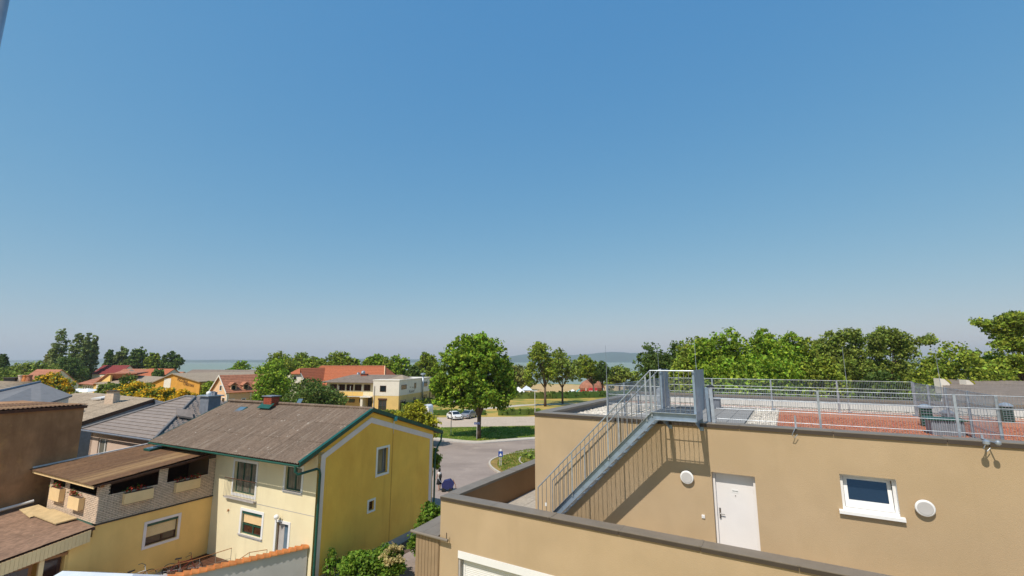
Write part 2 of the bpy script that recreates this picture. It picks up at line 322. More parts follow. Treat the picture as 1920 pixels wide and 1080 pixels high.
# ------------------------------------------------------------------ corrugated roofs: every sheet is its own overlapping piece
def sheet_roof(parent, corners, cols, rows, material, pitch=0.177, amp=0.024, over=0.06, lap=0.012, name='roof_sheet', seed=1):
    """corners: eave-left, eave-right, ridge-right, ridge-left in frame coordinates"""
    e0, e1, r1, r0 = [Vector(c) for c in corners]; rnd = random.Random(seed)
    nrm = (e1-e0).cross(r0-e0).normalized()
    if nrm.z < 0: nrm = -nrm
    width = (e1-e0).length; wv = width/cols/max(1, round(width/cols/pitch))
    L = (r0-e0).length
    def P(s, t): return (e0.lerp(e1, s)).lerp(r0.lerp(r1, s), t)
    for j in range(rows):
        t0 = j/rows - (0.06/L if j else over/L); t1 = (j+1)/rows + (0.05/L if j < rows-1 else 0)
        for i in range(cols):
            n = max(1, round(width/cols/pitch)); mb = MB(); k = n*4
            s0 = i/cols; s1 = (i+1)/cols + 0.25*pitch/width*(i < cols-1)
            dl = rnd.uniform(0, 0.006); vs = []
            for q in range(k+1):
                s = s0+(s1-s0)*q/k; h = amp*math.cos(2*PI*(s*width)/wv)
                for t, base in ((t0, lap+0.010*(i % 2)*0.5), (t1, 0.0)):
                    vs.append(P(s, t) + nrm*(h+base+dl+0.05))
            mb.add(vs, [(2*q, 2*q+2, 2*q+3, 2*q+1) for q in range(k)])
            part(mb, name, material, parent, smooth=True)
def slab(corners, th=0.08):
    e0, e1, r1, r0 = [Vector(c) for c in corners]; nrm = (e1-e0).cross(r0-e0).normalized()
    if nrm.z < 0: nrm = -nrm
    return MB().extrude([tuple(p) for p in (e0, e1, r1, r0)], tuple(-nrm*th))
# ================================================================== THE SETTING: ground, roads, water, hills
G0 = -EYE
def sheet(name, pts, z, material, label=None):
    return solo(MB().poly([(p[0], p[1], z) for p in pts]), name, material, W, (0, 0, 0), label, kind='structure')
gb = MB(); shore = [(-700, -60), (700, -60), (700, 175), (330, 190), (150, 200), (60, 214), (20, 232), (-30, 236), (-80, 262), (-160, 300), (-300, 330), (-700, 420)]
gb.extrude([(x, y, -3) for x, y in shore], (0, 0, 3)); solo(gb, 'ground', 'grass', W, (0, 0, 0), kind='structure')
solo(MB().box(-9000, 9000, 100, 9600, -3.2, -0.6), 'lake_water', 'water', W, (0, 0, 0), kind='structure')
# far shore: a real ridge, rows of heights
hr = random.Random(4)
def ridge(name, y0, prof, depth, seed):
    mb = MB(); n = len(prof); r = random.Random(seed); rows = 7; vs = []
    for j in range(rows):
        t = j/(rows-1); s = math.sin(PI*t)**0.8
        for x, h in prof: vs.append((x, y0+depth*t, -1.5 + s*(h*(1+r.uniform(-.05, .05)))))
    mb.add(vs, [(j*n+i, j*n+i+1, (j+1)*n+i+1, (j+1)*n+i) for j in range(rows-1) for i in range(n-1)])
    return solo(mb, name, 'hill', W, (0, 0, 0), kind='structure', smooth=True)
def prof(x0, x1, n, f, seed):
    r = random.Random(seed); ph = [r.uniform(0, 6) for _ in range(5)]
    return [(x, f(x)*(1+sum(0.10/(k+1)*math.sin(x/900*(k+1.3)+ph[k]) for k in range(5)))) for x in [x0+(x1-x0)*i/(n-1) for i in range(n)]]
def hillh(x):
    g = lambda c, w, h: h*math.exp(-((x-c)/w)**2)
    return 38 + g(1900, 900, 118) + g(300, 700, 95) + g(3600, 1100, 60) + g(-2600, 1500, 20) + g(-6300, 1500, 22)
ridge('far_hills', 7200, prof(-8800, 8800, 160, hillh, 2), 1400, 5)
ridge('far_shore', 6300, prof(-8800, 8800, 160, lambda x: 14+10*math.sin(x/700.0)**2, 7), 500, 8)

# roads and surfaces, each sheet 4 mm above the last
sheet('road', [(-30, 24), (-3, 24), (2, 40), (12, 46), (26, 52), (26, 70), (8, 68.6), (0, 66.2), (-4.9, 64.2), (-10, 66.3), (-18, 71), (-34, 78), (-40, 74), (-24, 62), (-24, 40)], 0.004, 'asphalt')
def smooth_curve(pts, n=6):
    out = []
    for i in range(len(pts)-1):
        p0 = pts[max(i-1, 0)]; p1 = pts[i]; p2 = pts[i+1]; p3 = pts[min(i+2, len(pts)-1)]
        for k in range(n):
            t = k/n; out.append(tuple(0.5*((2*b)+(c-a)*t+(2*a-5*b+4*c-d)*t*t+(3*b-a-3*c+d)*t**3) for a, b, c, d in zip(p0, p1, p2, p3)))
    out.append(pts[-1]); return out
def strip(name, line, w, h, material, z=0.0):
    """raised band along a curve, offset to its left by w"""
    mb = MB(); P = smooth_curve(line); L = []
    for i, p in enumerate(P):
        a = P[max(i-1, 0)]; b = P[min(i+1, len(P)-1)]; d = Vector((b[0]-a[0], b[1]-a[1])).normalized()
        L.append((p[0]-d.y*w, p[1]+d.x*w))
    for i in range(len(P)-1):
        a, b, c, d = P[i], P[i+1], L[i+1], L[i]
        mb.extrude([(a[0], a[1], z), (b[0], b[1], z), (c[0], c[1], z), (d[0], d[1], z)], (0, 0, h))
    return solo(mb, name, material, W, (0, 0, 0), kind='structure')
kl = [(-34, 77.5), (-18, 70.2), (-10.2, 66.2), (-7.2, 64.6), (-4.6, 64.0), (-2, 64.9), (3.3, 67.2), (9, 68.6), (26, 70)]
strip('pavement', kl, 1.7, 0.10, 'kerb'); strip('kerb', [(x, y-0.02) for x, y in kl], 0.16, 0.13, 'plinth')
sheet('lawn', [(-30, 79.0), (-18, 72.0), (-10, 67.9), (-4.6, 65.7), (3, 68.9), (26, 71.6), (26, 82.5), (4, 81.5), (-12, 79.0), (-30, 80.5)], 0.012, 'lawn')
sheet('gravel_parking', [(-44, 83.0), (-30, 80.6), (-12, 79.2), (4, 81.7), (26, 83), (26, 96), (4.6, 94.7), (-14, 93.2), (-30, 93.5), (-44, 95)], 0.008, 'gravel')
sheet('park_path', [(-22, 101.0), (-8, 107), (4, 118), (14, 121.5), (30, 122.5), (30, 124.4), (13, 123.6), (2, 120.4), (-9.5, 109.5), (-23, 103.2)], 0.008, 'kerb')
sheet('beach_sand', [(-3, 150), (6, 150), (34, 151), (52, 152), (60, 205), (20, 226), (-24, 232), (-10, 190)], 0.008, 'sand')
# traffic island with its kerb and flower bed
isl = smooth_curve([(6.5, 60.6), (2.85, 58.6), (-0.6, 56.2), (-2.3, 53.3), (-2.3, 50.2), (-0.8, 46.6), (2.0, 43.4), (6.5, 41)])
ib = MB().extrude([(x, y, 0.0) for x, y in isl], (0, 0, 0.14)); solo(ib, 'traffic_island', 'island', W, (0, 0, 0), kind='structure')
strip('island_kerb', [(6.5, 60.7), (2.85, 58.7), (-0.65, 56.3), (-2.36, 53.3), (-2.36, 50.2), (-0.85, 46.5), (2.0, 43.3)], 0.20, 0.17, 'kerb')
strip('bed_kerb', [(5.0, 57.9), (2.0, 56.2), (0.9, 54.3), (0.9, 51.6), (2.4, 48.8)], 0.16, 0.2, 'kerb')
sheet('yard_paving', [tuple(FB.w(u, v, 0))[:2] for u, v in ((-36, 2), (-20.2, 2), (-20.2, 16.9), (-36, 16.9))], 0.006, 'plinth')
sheet('side_path', [tuple(FB.w(u, v, 0))[:2] for u, v in ((-19.6, 14), (-18.6, 14), (-18.2, 29), (-19.6, 29))], 0.006, 'earth')

# ================================================================== APARTMENT BLOCK (frame FA)
CO = -1.66           # top of roof coping, from eye level
DECK = -1.92
FL = -5.0            # terrace floor
VW = 13.7; UL = -7.35; VB = 23.2; UR = 11.0
TC = -4.05; TUL = -9.42; TV = 11.46   # terrace parapet
ab = thing('apartment_building', 'beige rendered flat-roofed block with a brown-capped terrace, white door and roof deck', 'building', FA, (UL, TV, G0))
mv = vwall(VW)
door = (-1.99, -0.96, FL, -2.92); win = (0.84, 1.88, -3.45, -2.63)
w = wall(MB(), mv, UL, UR, FL-0.2, CO-0.075, (door, win), 0.36)
part(w, 'wall', 'beige', ab)
part(wall(MB(), uleft(UL), VW+0.001, VB+0.3, G0, CO-0.075, (), 0.3), 'wall', 'beige', ab)
part(wall(MB(), vback(VB+0.3), UL, UR, G0, CO-0.075, (), 0.12), 'wall', 'beige', ab)
# roof parapet inner faces and coping in separate lengths
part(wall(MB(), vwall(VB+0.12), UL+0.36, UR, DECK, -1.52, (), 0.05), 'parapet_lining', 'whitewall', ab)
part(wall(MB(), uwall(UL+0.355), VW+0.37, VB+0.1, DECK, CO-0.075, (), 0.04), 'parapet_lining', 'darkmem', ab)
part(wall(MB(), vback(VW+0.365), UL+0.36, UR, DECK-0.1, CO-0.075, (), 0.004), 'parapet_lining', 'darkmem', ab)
def coping_run(p0, p1, wdt, z, n, side, nm='coping_panel'):
    """p0->p1 outer edge; side vector points inward"""
    a = Vector((*p0, 0)); b = Vector((*p1, 0)); d = (b-a)/n; sv = Vector((*side, 0))
    dn = d.normalized()
    for i in range(n):
        s = a+d*i+dn*0.004; e = a+d*(i+1)-dn*0.004; mb = MB(); o = -sv*0.045; q = sv*(wdt+0.02)
        zz = z + (0.002 if i % 2 else 0)
        P = [s+o, e+o, e+q, s+q]
        mb.extrude([(p.x, p.y, zz-0.018) for p in P], (0, 0, 0.018))
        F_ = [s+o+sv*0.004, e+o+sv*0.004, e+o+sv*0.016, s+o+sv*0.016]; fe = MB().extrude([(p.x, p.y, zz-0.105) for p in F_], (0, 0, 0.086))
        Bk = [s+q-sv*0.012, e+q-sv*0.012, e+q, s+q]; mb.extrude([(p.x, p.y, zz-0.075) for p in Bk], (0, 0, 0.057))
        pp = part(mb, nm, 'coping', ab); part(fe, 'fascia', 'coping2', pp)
        # standing seam cover over the joint
        if i < n-1:
            c = a+d*(i+1); part(MB().extrude([tuple(x)[:2]+(zz+0.001,) for x in (c-dn*0.03+o, c+dn*0.03+o, c+dn*0.03+q, c-dn*0.03+q)], (0, 0, 0.006)), 'seam_cover', 'coping', pp)
coping_run((UL, VW), (UR, VW), 0.40, CO, 9, (0, 1))
coping_run((UL, VB+0.4), (UL, VW+0.44), 0.40, CO, 4, (1, 0))
coping_run((UL+0.42, VB+0.44), (UR, VB+0.44), 0.40, -1.50, 8, (0, -1))
# roof deck surface
part(MB().box(UL+0.34, UR, VW+0.34, VB+0.1, DECK-0.12, DECK-0.03), 'roof_slab', 'pebblebed', ab)
part(MB().box(-0.42, 9.4, VW+1.2, 21.75, DECK-0.03, DECK+0.012), 'planting_substrate', 'redsub', ab)
part(MB().box(-7.0, 9.0, 22.25, 22.5, DECK-0.03, DECK+0.008), 'planting_substrate', 'redsub', ab)
rr = random.Random(11)
pv = mesh_of(MB().box(-0.243, 0.243, -0.243, 0.243, -0.02, 0.02), 'paver', M['paver'])
for i in range(7):
    for j in range(13):
        piece(pv, 'paver', ab, (-4.55+0.5*i, 15.05+0.5*j, DECK+0.012+rr.uniform(-.003, .003)))
def pebbles(name, parent, regions, density, rmin, rmax, z, material, seed, flat=0.7):
    """thousands of small stones, one joined part"""
    r = np.random.RandomState(seed); base = np.array([(1, 0, 0), (-.5, .87, 0), (-.5, -.87, 0), (0, 0, 1), (0, 0, -1)], float)
    tri = [(0, 1, 3), (1, 2, 3), (2, 0, 3), (1, 0, 4), (2, 1, 4), (0, 2, 4)]
    V = []; Fc = []; k = 0; o = OFF[parent.name]
    for (x0, x1, y0, y1) in regions:
        n = int((x1-x0)*(y1-y0)*density)
        P = np.stack([r.uniform(x0, x1, n), r.uniform(y0, y1, n), np.full(n, z)+r.uniform(0, .02, n)], 1); R = r.uniform(rmin, rmax, n); A = r.uniform(0, 6.28, n)
        B = base[None]*(R[:, None, None])*np.stack([r.uniform(.7, 1.3, n), r.uniform(.7, 1.3, n), r.uniform(flat*.7, flat*1.2, n)], 1)[:, None]
        ca, sa = np.cos(A)[:, None], np.sin(A)[:, None]; X = B[..., 0]*ca-B[..., 1]*sa; Y = B[..., 0]*sa+B[..., 1]*ca
        Q = np.stack([X, Y, B[..., 2]], -1)+P[:, None]; V.append(Q.reshape(-1, 3))
        idx = (np.arange(n)*5)[:, None, None]+np.array(tri)[None]+k; Fc.append(idx.reshape(-1, 3)); k += n*5
    V = np.concatenate(V)-np.array(o); Fc = np.concatenate(Fc); me = np_mesh(name, V, Fc, 3); me.materials.append(M[material])
    ob = bpy.data.objects.new(name, me); C.objects.link(ob); ob.parent = parent; OFF[ob.name] = o; ob['kind'] = 'stuff'; return ob
def np_mesh(name, V, Fc, n):
    me = bpy.data.meshes.new(name); me.vertices.add(len(V)); me.vertices.foreach_set('co', np.ascontiguousarray(V, dtype=np.float32).ravel())
    me.loops.add(len(Fc)*n); me.loops.foreach_set('vertex_index', np.ascontiguousarray(Fc, dtype=np.int32).ravel())
    me.polygons.add(len(Fc)); me.polygons.foreach_set('loop_start', np.arange(0, len(Fc)*n, n, dtype=np.int32))
    me.update(calc_edges=True); return me
pebbles('pebbles', ab, [(UL+0.4, -5.0, 14.1, 22.2), (-5.0, -4.85, 14.1, 21.9), (-4.85, 9, 14.12, 14.78), (-1.22, -0.46, 14.8, 21.75), (-4.9, 9, 21.75, 22.22), (UL+.4, 9, 22.5, 23.1)], 620, 0.016, 0.036, DECK-0.025, 'pebble', 3)
pebbles('pebbles', ab, [(-7.0, -5.6, 14.4, 21)], 230, 0.04, 0.075, DECK-0.02, 'pebble', 5)
pebbles('brick_chips', ab, [(-0.42, 9.3, VW+1.2, 19.5)], 330, 0.010, 0.020, DECK+0.012, 'redchip', 9, 0.8)
# terrace: floor slabs, parapets, coping
part(MB().box(TUL+0.3, UR, TV+0.3, VW, FL-0.3, FL-0.02), 'terrace_slab', 'plinth', ab)
part(MB().box(TUL+0.3, UL, VW, 22.5, FL-0.3, FL-0.02), 'terrace_slab', 'plinth', ab)
tp = mesh_of(MB().box(-0.293, 0.293, -0.293, 0.293, -0.02, 0.02), 'terrace_paver', M['terrpaver'])
for i in range(3):
    for j in range(14): piece(tp, 'terrace_paver', ab, (-8.62+0.6*i, 12.25+0.6*j, FL+rr.uniform(-.002, .002)))
for i in range(20):
    for j in range(3): piece(tp, 'terrace_paver', ab, (-6.82+0.6*i, 12.25+0.6*j, FL+rr.uniform(-.002, .002)))
sh = (-8.72, -4.0, -8.2, -5.46)
part(wall(MB(), vwall(TV), TUL, UR, G0, TC-0.02, (sh,), 0.34), 'wall', 'beige', ab)
part(MB().box(TUL+0.36, UR, TV+0.341, TV+0.36, FL-0.02, TC-0.02), 'parapet_face', 'beige', ab)
part(MB().box(TUL, TUL+0.34, TV+0.001, 22.6, G0, TC-0.02), 'wall', 'beige', ab)
part(MB().box(TUL+0.342, TUL+0.36, TV+0.36, 22.6, FL-0.02, TC-0.02), 'parapet_face', 'brownrender', ab)
part(MB().box(TUL+0.36, UL-0.002, 22.25, 22.6, G0, TC-0.02), 'wall', 'beige', ab)
coping_run((TUL, TV), (UR, TV), 0.36, TC, 11, (0, 1))
coping_run((TUL, 22.6), (TUL, TV+0.40), 0.36, TC, 6, (1, 0))
# roller shutter window under the terrace
fr = MB()
fr.box(-8.72, -4.0, TV-0.02, TV+0.30, -5.66, -5.462); fr.box(-8.72, -8.66, TV+0.12, TV+0.3, -8.2, -5.66); fr.box(-8.62, -8.56, TV+0.13, TV+0.2, -8.2, -5.66)
ws = part(fr, 'shutter_window', 'white', ab)
part(MB().box(-8.722, -8.66, TV+0.02, TV+0.118, -8.2, -5.662), 'guide_reveal', 'plinth', ws)
slat = mesh_of(MB().extrude([(-8.56, 0, 0), (-8.56, 0.014, 0.004), (-8.56, 0.014, 0.043), (-8.56, 0, 0.047), (-8.56, -0.004, 0.024)], (4.5, 0, 0)), 'slat', M['white'])
for k in range(34):
    ob = piece(slat, 'slat', ws, (0, TV+0.15, -5.71-0.05*k)); ob.location.x = -OFF[ab.name][0]
# terrace door
dr = MB()
dr.box(-1.93, -1.02, VW+0.22, VW+0.27, FL+0.02, -2.98)
d = part(dr, 'door', 'doorwhite', ab)
part(MB().box(-1.934, -1.926, VW+0.205, VW+0.22, FL+0.02, -2.98).box(-1.024, -1.016, VW+0.205, VW+0.22, FL+0.02, -2.98).box(-1.93, -1.02, VW+0.205, VW+0.22, -2.984, -2.976), 'seal_shadow_gap', 'metalgrey', d)  # dark strips along the seal, painting the shadow gap round the leaf
part(MB().box(-1.99, -0.96, VW-0.02, VW+0.2, FL, FL+0.03), 'threshold', 'steel', d)
part(MB().tube((-1.015, VW+0.205, -3.4), (-1.015, VW+0.205, -3.28), 0.012, 8).tube((-1.015, VW+0.205, -4.7), (-1.015, VW+0.205, -4.58), 0.012, 8), 'hinge', 'steel', d)
fm = MB()
for a, b, c, e in ((-1.99, -1.93, FL, -2.92), (-1.02, -0.96, FL, -2.92), (-1.93, -1.02, -2.98, -2.92)): fm.box(a, b, VW+0.14, VW+0.30, c, e)
part(fm, 'frame', 'doorwhite', d)
h = MB().box(-1.885, -1.845, VW+0.205, VW+0.22, -4.12, -3.86); h.tube((-1.865, VW+0.22, -4.0), (-1.865, VW+0.165, -4.0), 0.012); h.tube((-1.865, VW+0.165, -4.0), (-1.745, VW+0.165, -4.0), 0.012); h.tube((-1.865, VW+0.21, -4.08), (-1.865, VW+0.17, -4.08), 0.02)
part(h, 'handle', 'steel', d)
sg = MB().box(-1.55, -1.39, VW+0.214, VW+0.219, -3.43, -3.34); sgo = part(sg, 'name_plate', 'white', d)
def lettering(txt, parent, F, o, size, material, rot, name='lettering', ext=0.002, squash=1.0):
    cu = bpy.data.curves.new(name, 'FONT'); cu.body = txt; cu.size = size; cu.extrude = ext; cu.align_x = 'CENTER'; cu.resolution_u = 2
    t = bpy.data.objects.new(name, cu); C.objects.link(t); bpy.context.view_layer.update()
    dg = bpy.context.evaluated_depsgraph_get(); me = bpy.data.meshes.new_from_object(t.evaluated_get(dg)); bpy.data.objects.remove(t)
    me.materials.clear(); me.materials.append(M[material])
    ob = bpy.data.objects.new(name, me); C.objects.link(ob); ob.parent = parent; po = OFF[parent.name]
    ob.location = (o[0]-po[0], o[1]-po[1], o[2]-po[2]); ob.rotation_euler = rot; ob.scale = (squash, 1, 1); OFF[ob.name] = po; return ob
lettering('TERRASSE', sgo, FA, (-1.47, VW+0.212, -3.40), 0.034, 'black', (PI/2, 0, 0))
part(MB().tube((-1.465, VW+0.22, -3.50), (-1.465, VW+0.205, -3.50), 0.012), 'spyhole', 'steel', d)
# window, tilted sash, sill
wf = MB()
mW = vwall(VW)
for a, b, c, e in ((0.842, 0.90, -3.45, -2.632), (1.82, 1.878, -3.45, -2.632), (0.90, 1.82, -2.69, -2.632), (0.90, 1.82, -3.45, -3.39)): wf.box(a, b, -0.20, -0.13, c, e, mW)
wo = part(wf, 'window', 'white', ab)
part(MB().box(0.90, 1.82, -0.345, -0.338, -3.39, -2.69, mW), 'room_shade_sheet', 'black', wo)  # thin black sheet standing for the unlit interior behind the sash
tl = lambda s, d_, z: (s, VW-d_+(z+3.38)*0.20, z)
sf = MB()
for a, b, c, e in ((0.91, 0.985, -3.38, -2.70), (1.735, 1.81, -3.38, -2.70), (0.985, 1.735, -2.77, -2.70), (0.985, 1.735, -3.38, -3.22)): sf.box(a, b, -0.19, -0.125, c, e, tl)
part(sf, 'sash', 'white', wo)
part(MB().box(0.98, 1.74, -0.165, -0.155, -3.23, -2.76, tl), 'pane', 'tiltglass', wo)
part(MB().extrude([(0.76, VW+0.13, -3.40), (0.76, VW-0.10, -3.435), (0.76, VW-0.10, -3.50), (0.76, VW-0.085, -3.50), (0.76, VW-0.085, -3.452), (0.76, VW+0.13, -3.42)], (1.20, 0, 0)), 'sill', 'white', wo)
part(MB().box(1.879, 1.884, VW+0.0, VW+0.13, -3.45, -2.63), 'reveal_lining', 'white', wo)
# wall lamp, vent, switch, brackets: each its own thing
def wall_disc(nm, u, z, label, cat):
    t = thing(nm, label, cat, FA, (u, VW, z)); b = MB().lathe((u, VW-0.062, z), [(0.10, 0.06), (0.125, 0.045), (0.155, 0.0), (0.172, -0.012), (0.175, -0.03), (0.16, -0.045), (0.14, -0.048)], 40, 'y')
    part(b, 'housing', 'white', t, smooth=True); part(MB().lathe((u, VW-0.112, z), [(0.138, 0.0), (0.132, -0.006)], 40, 'y'), 'diffuser', 'diffuser', t); return t
wall_disc('wall_lamp', -2.61, -3.12, 'round white wall lamp on the beige wall left of the white door', 'lamp')
wall_disc('wall_vent', 2.31, -3.15, 'round white wall fitting right of the small window, with its shadow below', 'wall lamp')
sw = thing('wall_socket', 'small white weatherproof socket on the wall left of the white door', 'socket', FA, (-2.26, VW, -4.08)); part(MB().box(-2.30, -2.22, VW-0.035, VW-0.001, -4.12, -4.04), 'box', 'white', sw); part(MB().box(-2.29, -2.23, VW-0.042, VW-0.036, -4.09, -4.05), 'flap', 'doorwhite', sw)
for k, (u, lab) in enumerate(((0.05, 'metal coping bracket with wire loop, above and left of the small window'), (3.47, 'metal coping bracket with two clamps near the right edge, casting two shadows on the wall'))):
    t = thing('coping_bracket', lab, 'bracket', FA, (u, VW, CO))
    part(MB().box(u-0.02, u+0.02, VW-0.07, VW+0.25, CO+0.012, CO+0.03).box(u-0.02, u+0.02, VW+0.21, VW+0.25, CO+0.03, CO+0.30 if k == 0 else CO+0.1), 'arm', 'galv', t)
    part(MB().pipe([(u-0.02, VW-0.07, CO+0.02), (u-0.06, VW-0.16, CO-0.05), (u-0.10, VW-0.16, CO-0.14), (u-0.05, VW-0.12, CO-0.2), (u+0.02, VW-0.1, CO-0.12)], 0.008, 6), 'wire_loop', 'galv', t)
    if k: part(MB().lathe((u-0.09, VW-0.34, CO-0.04), [(0.02, 0), (0.06, 0.03), (0.06, 0.08), (0.02, 0.1)], 12).lathe((u+0.08, VW-0.36, CO-0.03), [(0.02, 0), (0.05, 0.03), (0.05, 0.07), (0.02, 0.1)], 12).tube((u-0.09, VW-0.34, CO+0.01), (u, VW-0.05, CO+0.02), 0.012).tube((u+0.08, VW-0.36, CO+0.01), (u, VW-0.05, CO+0.02), 0.012), 'clamp', 'galv', t)
# clad bay with a small sheet roof, left of the terrace corner
by = thing('clad_bay', 'narrow brown board-clad bay with a grey sheet roof beside the terrace corner', 'bay', FA, (-10.4, 11.4, G0))
bz = -5.16
part(MB().box(-10.33, TUL-0.003, 11.42, 13.5, G0, bz-0.04), 'core', 'clad', by)
cb = mesh_of(MB().box(-0.058, 0.058, -0.012, 0, 0, 5.70), 'cladding_board', M['clad'])
for i in range(7): piece(cb, 'cladding_board', by, (-10.27+0.128*i, 11.417, bz-0.06-5.70))
cb2 = mesh_of(MB().box(-0.012, 0, -0.058, 0.058, 0, 5.70), 'cladding_board', M['clad'])
for i in range(15): piece(cb2, 'cladding_board', by, (-10.333, 11.5+0.128*i, bz-0.06-5.70))
for i, (a, b) in enumerate(((-10.42, -10.02), (-10.015, -9.62), (-9.615, TUL-0.004))):
    part(MB().extrude([(a, 11.36, bz-0.02), (b, 11.36, bz-0.02), (b, 13.6, bz+0.10), (a, 13.6, bz+0.10)], (0, 0, 0.015)), 'roof_panel', 'coping', by)
part(MB().pipe([(-10.45, 11.31, bz-0.03), (-9.0, 11.31, bz-0.045)], 0.045, 10), 'gutter', 'coping', by)
part(MB().tube((-9.06, 11.32, bz-0.04), (-9.06, 11.32, bz+0.16), 0.012), 'gutter_bracket', 'coping2', by)

# ---- roof railing: posts and wire mesh panels
def mesh_panel(F, p0, p1, z0, z1, pitch=0.05, rods=5, r=0.0032):
    mb = MB(); a = Vector((*p0, 0)); b = Vector((*p1, 0)); L = (b-a).length; n = int(L/pitch); dn = (b-a)/L
    for i in range(n+1):
        p = a+dn*(i*L/n); mb.tube((p.x, p.y, z0), (p.x, p.y, z1), r, 4)
    for k in range(rods):
        z = z0+(z1-z0)*k/(rods-1); mb.tube((a.x, a.y, z), (b.x, b.y, z), 0.0065, 5)
    return mb
def railing(nm, label, p0, p1, z1, nseg, z0=DECK+0.06, brace=True):
    t = thing(nm, label, 'railing', FA, (*p0, DECK)); a = Vector((*p0, 0)); b = Vector((*p1, 0)); d = (b-a)/nseg; nn = Vector((-d.y, d.x, 0)).normalized()
    for i in range(nseg+1):
        p = a+d*i
        pm = MB().box(p.x-0.025, p.x+0.025, p.y-0.025, p.y+0.025, DECK, z1+0.012); pm.box(p.x-0.07, p.x+0.07, p.y-0.07, p.y+0.07, DECK, DECK+0.03)
        part(pm, 'post', 'galv', t)
        if i < nseg: part(mesh_panel(FA, (p.x, p.y), (p.x+d.x, p.y+d.y), z0, z1), 'mesh_panel', 'galv', t)
    return t
FV = 14.3; BV = 21.5
railing('roof_railing', 'galvanised wire-mesh railing along the front edge of the roof, right of the stair landing', (-2.0, FV), (8.4, FV), -0.75, 4)
railing('roof_railing', 'short galvanised wire-mesh railing on the roof front edge, left of the stair landing', (-5.03, FV), (-3.2, FV), -0.75, 1)
railing('roof_railing', 'galvanised wire-mesh railing running back along the left side of the roof', (-5.05, FV+0.06), (-5.05, BV-0.06), -0.75, 4)
railing('roof_railing', 'galvanised wire-mesh railing across the far side of the roof in front of the trees', (-5.05, BV), (3.75, BV), -0.72, 4)
railing('roof_railing', 'galvanised wire-mesh railing running back across the red roof planting', (3.9, FV+0.06), (3.78, BV-0.06), -0.75, 4)
# things standing on the roof
t = thing('roof_ventilator', 'dark square roof ventilator with a curved silver cowl behind the landing', 'ventilator', FA, (-2.9, 21.6, DECK))
cu, cv = -2.85, 20.6
part(MB().extrude([(cu-.36, cv-.3, DECK), (cu+.36, cv-.3, DECK), (cu+.36, cv+.3, DECK), (cu-.36, cv+.3, DECK)], (0, 0, 0.42)), 'base', 'metalgrey', t)
part(MB().box(cu-.4, cu+.4, cv-.34, cv+.34, DECK+.42, DECK+.46), 'cap_plate', 'metalgrey', t)
part(MB().lathe((cu+.05, cv, DECK+.46), [(.1, 0), (.1, .3), (.15, .32), (.15, .45), (.06, .5)], 14), 'pipe', 'black', t)
part(MB().pipe([(cu-.3, cv-.1, DECK+.5), (cu-.28, cv-.1, DECK+.72), (cu-.12, cv-.1, DECK+.82), (cu+.05, cv-.1, DECK+.74), (cu+.08, cv-.1, DECK+.62)], 0.065, 10), 'cowl', 'galv', t)
t = thing('metal_tank', 'upright rounded grey metal casing standing on the roof behind the stair landing', 'casing', FA, (-4.3, 19.4, DECK))
tu, tv = -4.5, 19.6; pr = [(tu-.24, DECK), (tu+.24, DECK), (tu+.24, DECK+.78), (tu+.17, DECK+.86), (tu-.17, DECK+.86), (tu-.24, DECK+.78)]
part(MB().extrude([(x, tv-.12, z) for x, z in pr], (0, .24, 0)), 'casing', 'galv', t); part(MB().box(tu-.2, tu+.2, tv-.13, tv-.122, DECK+.2, DECK+.23).box(tu-.2, tu+.2, tv-.13, tv-.122, DECK+.5, DECK+.53), 'rib', 'galv', t)
t = thing('roof_hatch', 'low dark hatch cover lying on the pale roof behind the landing railing', 'hatch', FA, (-3.5, 19.2, DECK))
part(MB().extrude([(-3.95, 19.0, DECK+.04), (-3.0, 19.0, DECK+.04), (-3.05, 19.5, DECK+.04), (-3.85, 19.5, DECK+.04)], (0, 0, .11)), 'lid', 'black', t); part(MB().box(-3.9, -3.05, 19.05, 19.45, DECK, DECK+.04), 'frame', 'metalgrey', t)
t = thing('ventilation_box', 'dark ribbed ventilation box with a spiky rim on the red roof planting', 'vent box', FA, (3.4, 16.6, DECK))
part(MB().box(3.12, 3.76, 16.3, 16.9, DECK, DECK+0.40), 'box', 'metalgrey', t)
rb = mesh_of(MB().box(-0.009, 0.009, -0.02, 0, 0, 0.38), 'rib', M['galv'])
for i in range(14): piece(rb, 'rib', t, (3.15+0.045*i, 16.30, DECK+0.01))
part(MB().box(3.04, 3.84, 16.24, 16.96, DECK+0.40, DECK+0.43), 'lid', 'greendk', t)
for (u_, v_, hh, lab) in ((3.42, 18.3, 0.55, 'taller dark green louvred vent pipe behind the ribbed box on the roof'), (4.05, 19.0, 0.36, 'shorter teal vent pipe with a round cap behind the ribbed box on the roof'), (5.9, 21.0, 0.50, 'dark green louvred vent at the far right of the roof, on white gravel')):
    t = thing('vent_pipe', lab, 'vent', FA, (u_, v_, DECK), 'vent pipes on the roof')
    part(MB().box(u_-.13, u_+.13, v_-.13, v_+.13, DECK, DECK+hh), 'pipe', 'greendk', t); part(MB().lathe((u_, v_, DECK+hh), [(.19, 0), (.19, .03), (.09, .1), (.02, .12)], 14), 'cap', 'galv', t)
    lv = mesh_of(MB().box(-.12, .12, -.025, 0, 0, .015), 'louvre', M['metalgrey'])
    for k in range(6): piece(lv, 'louvre', t, (u_, v_-.13, DECK+.08+k*hh/7))
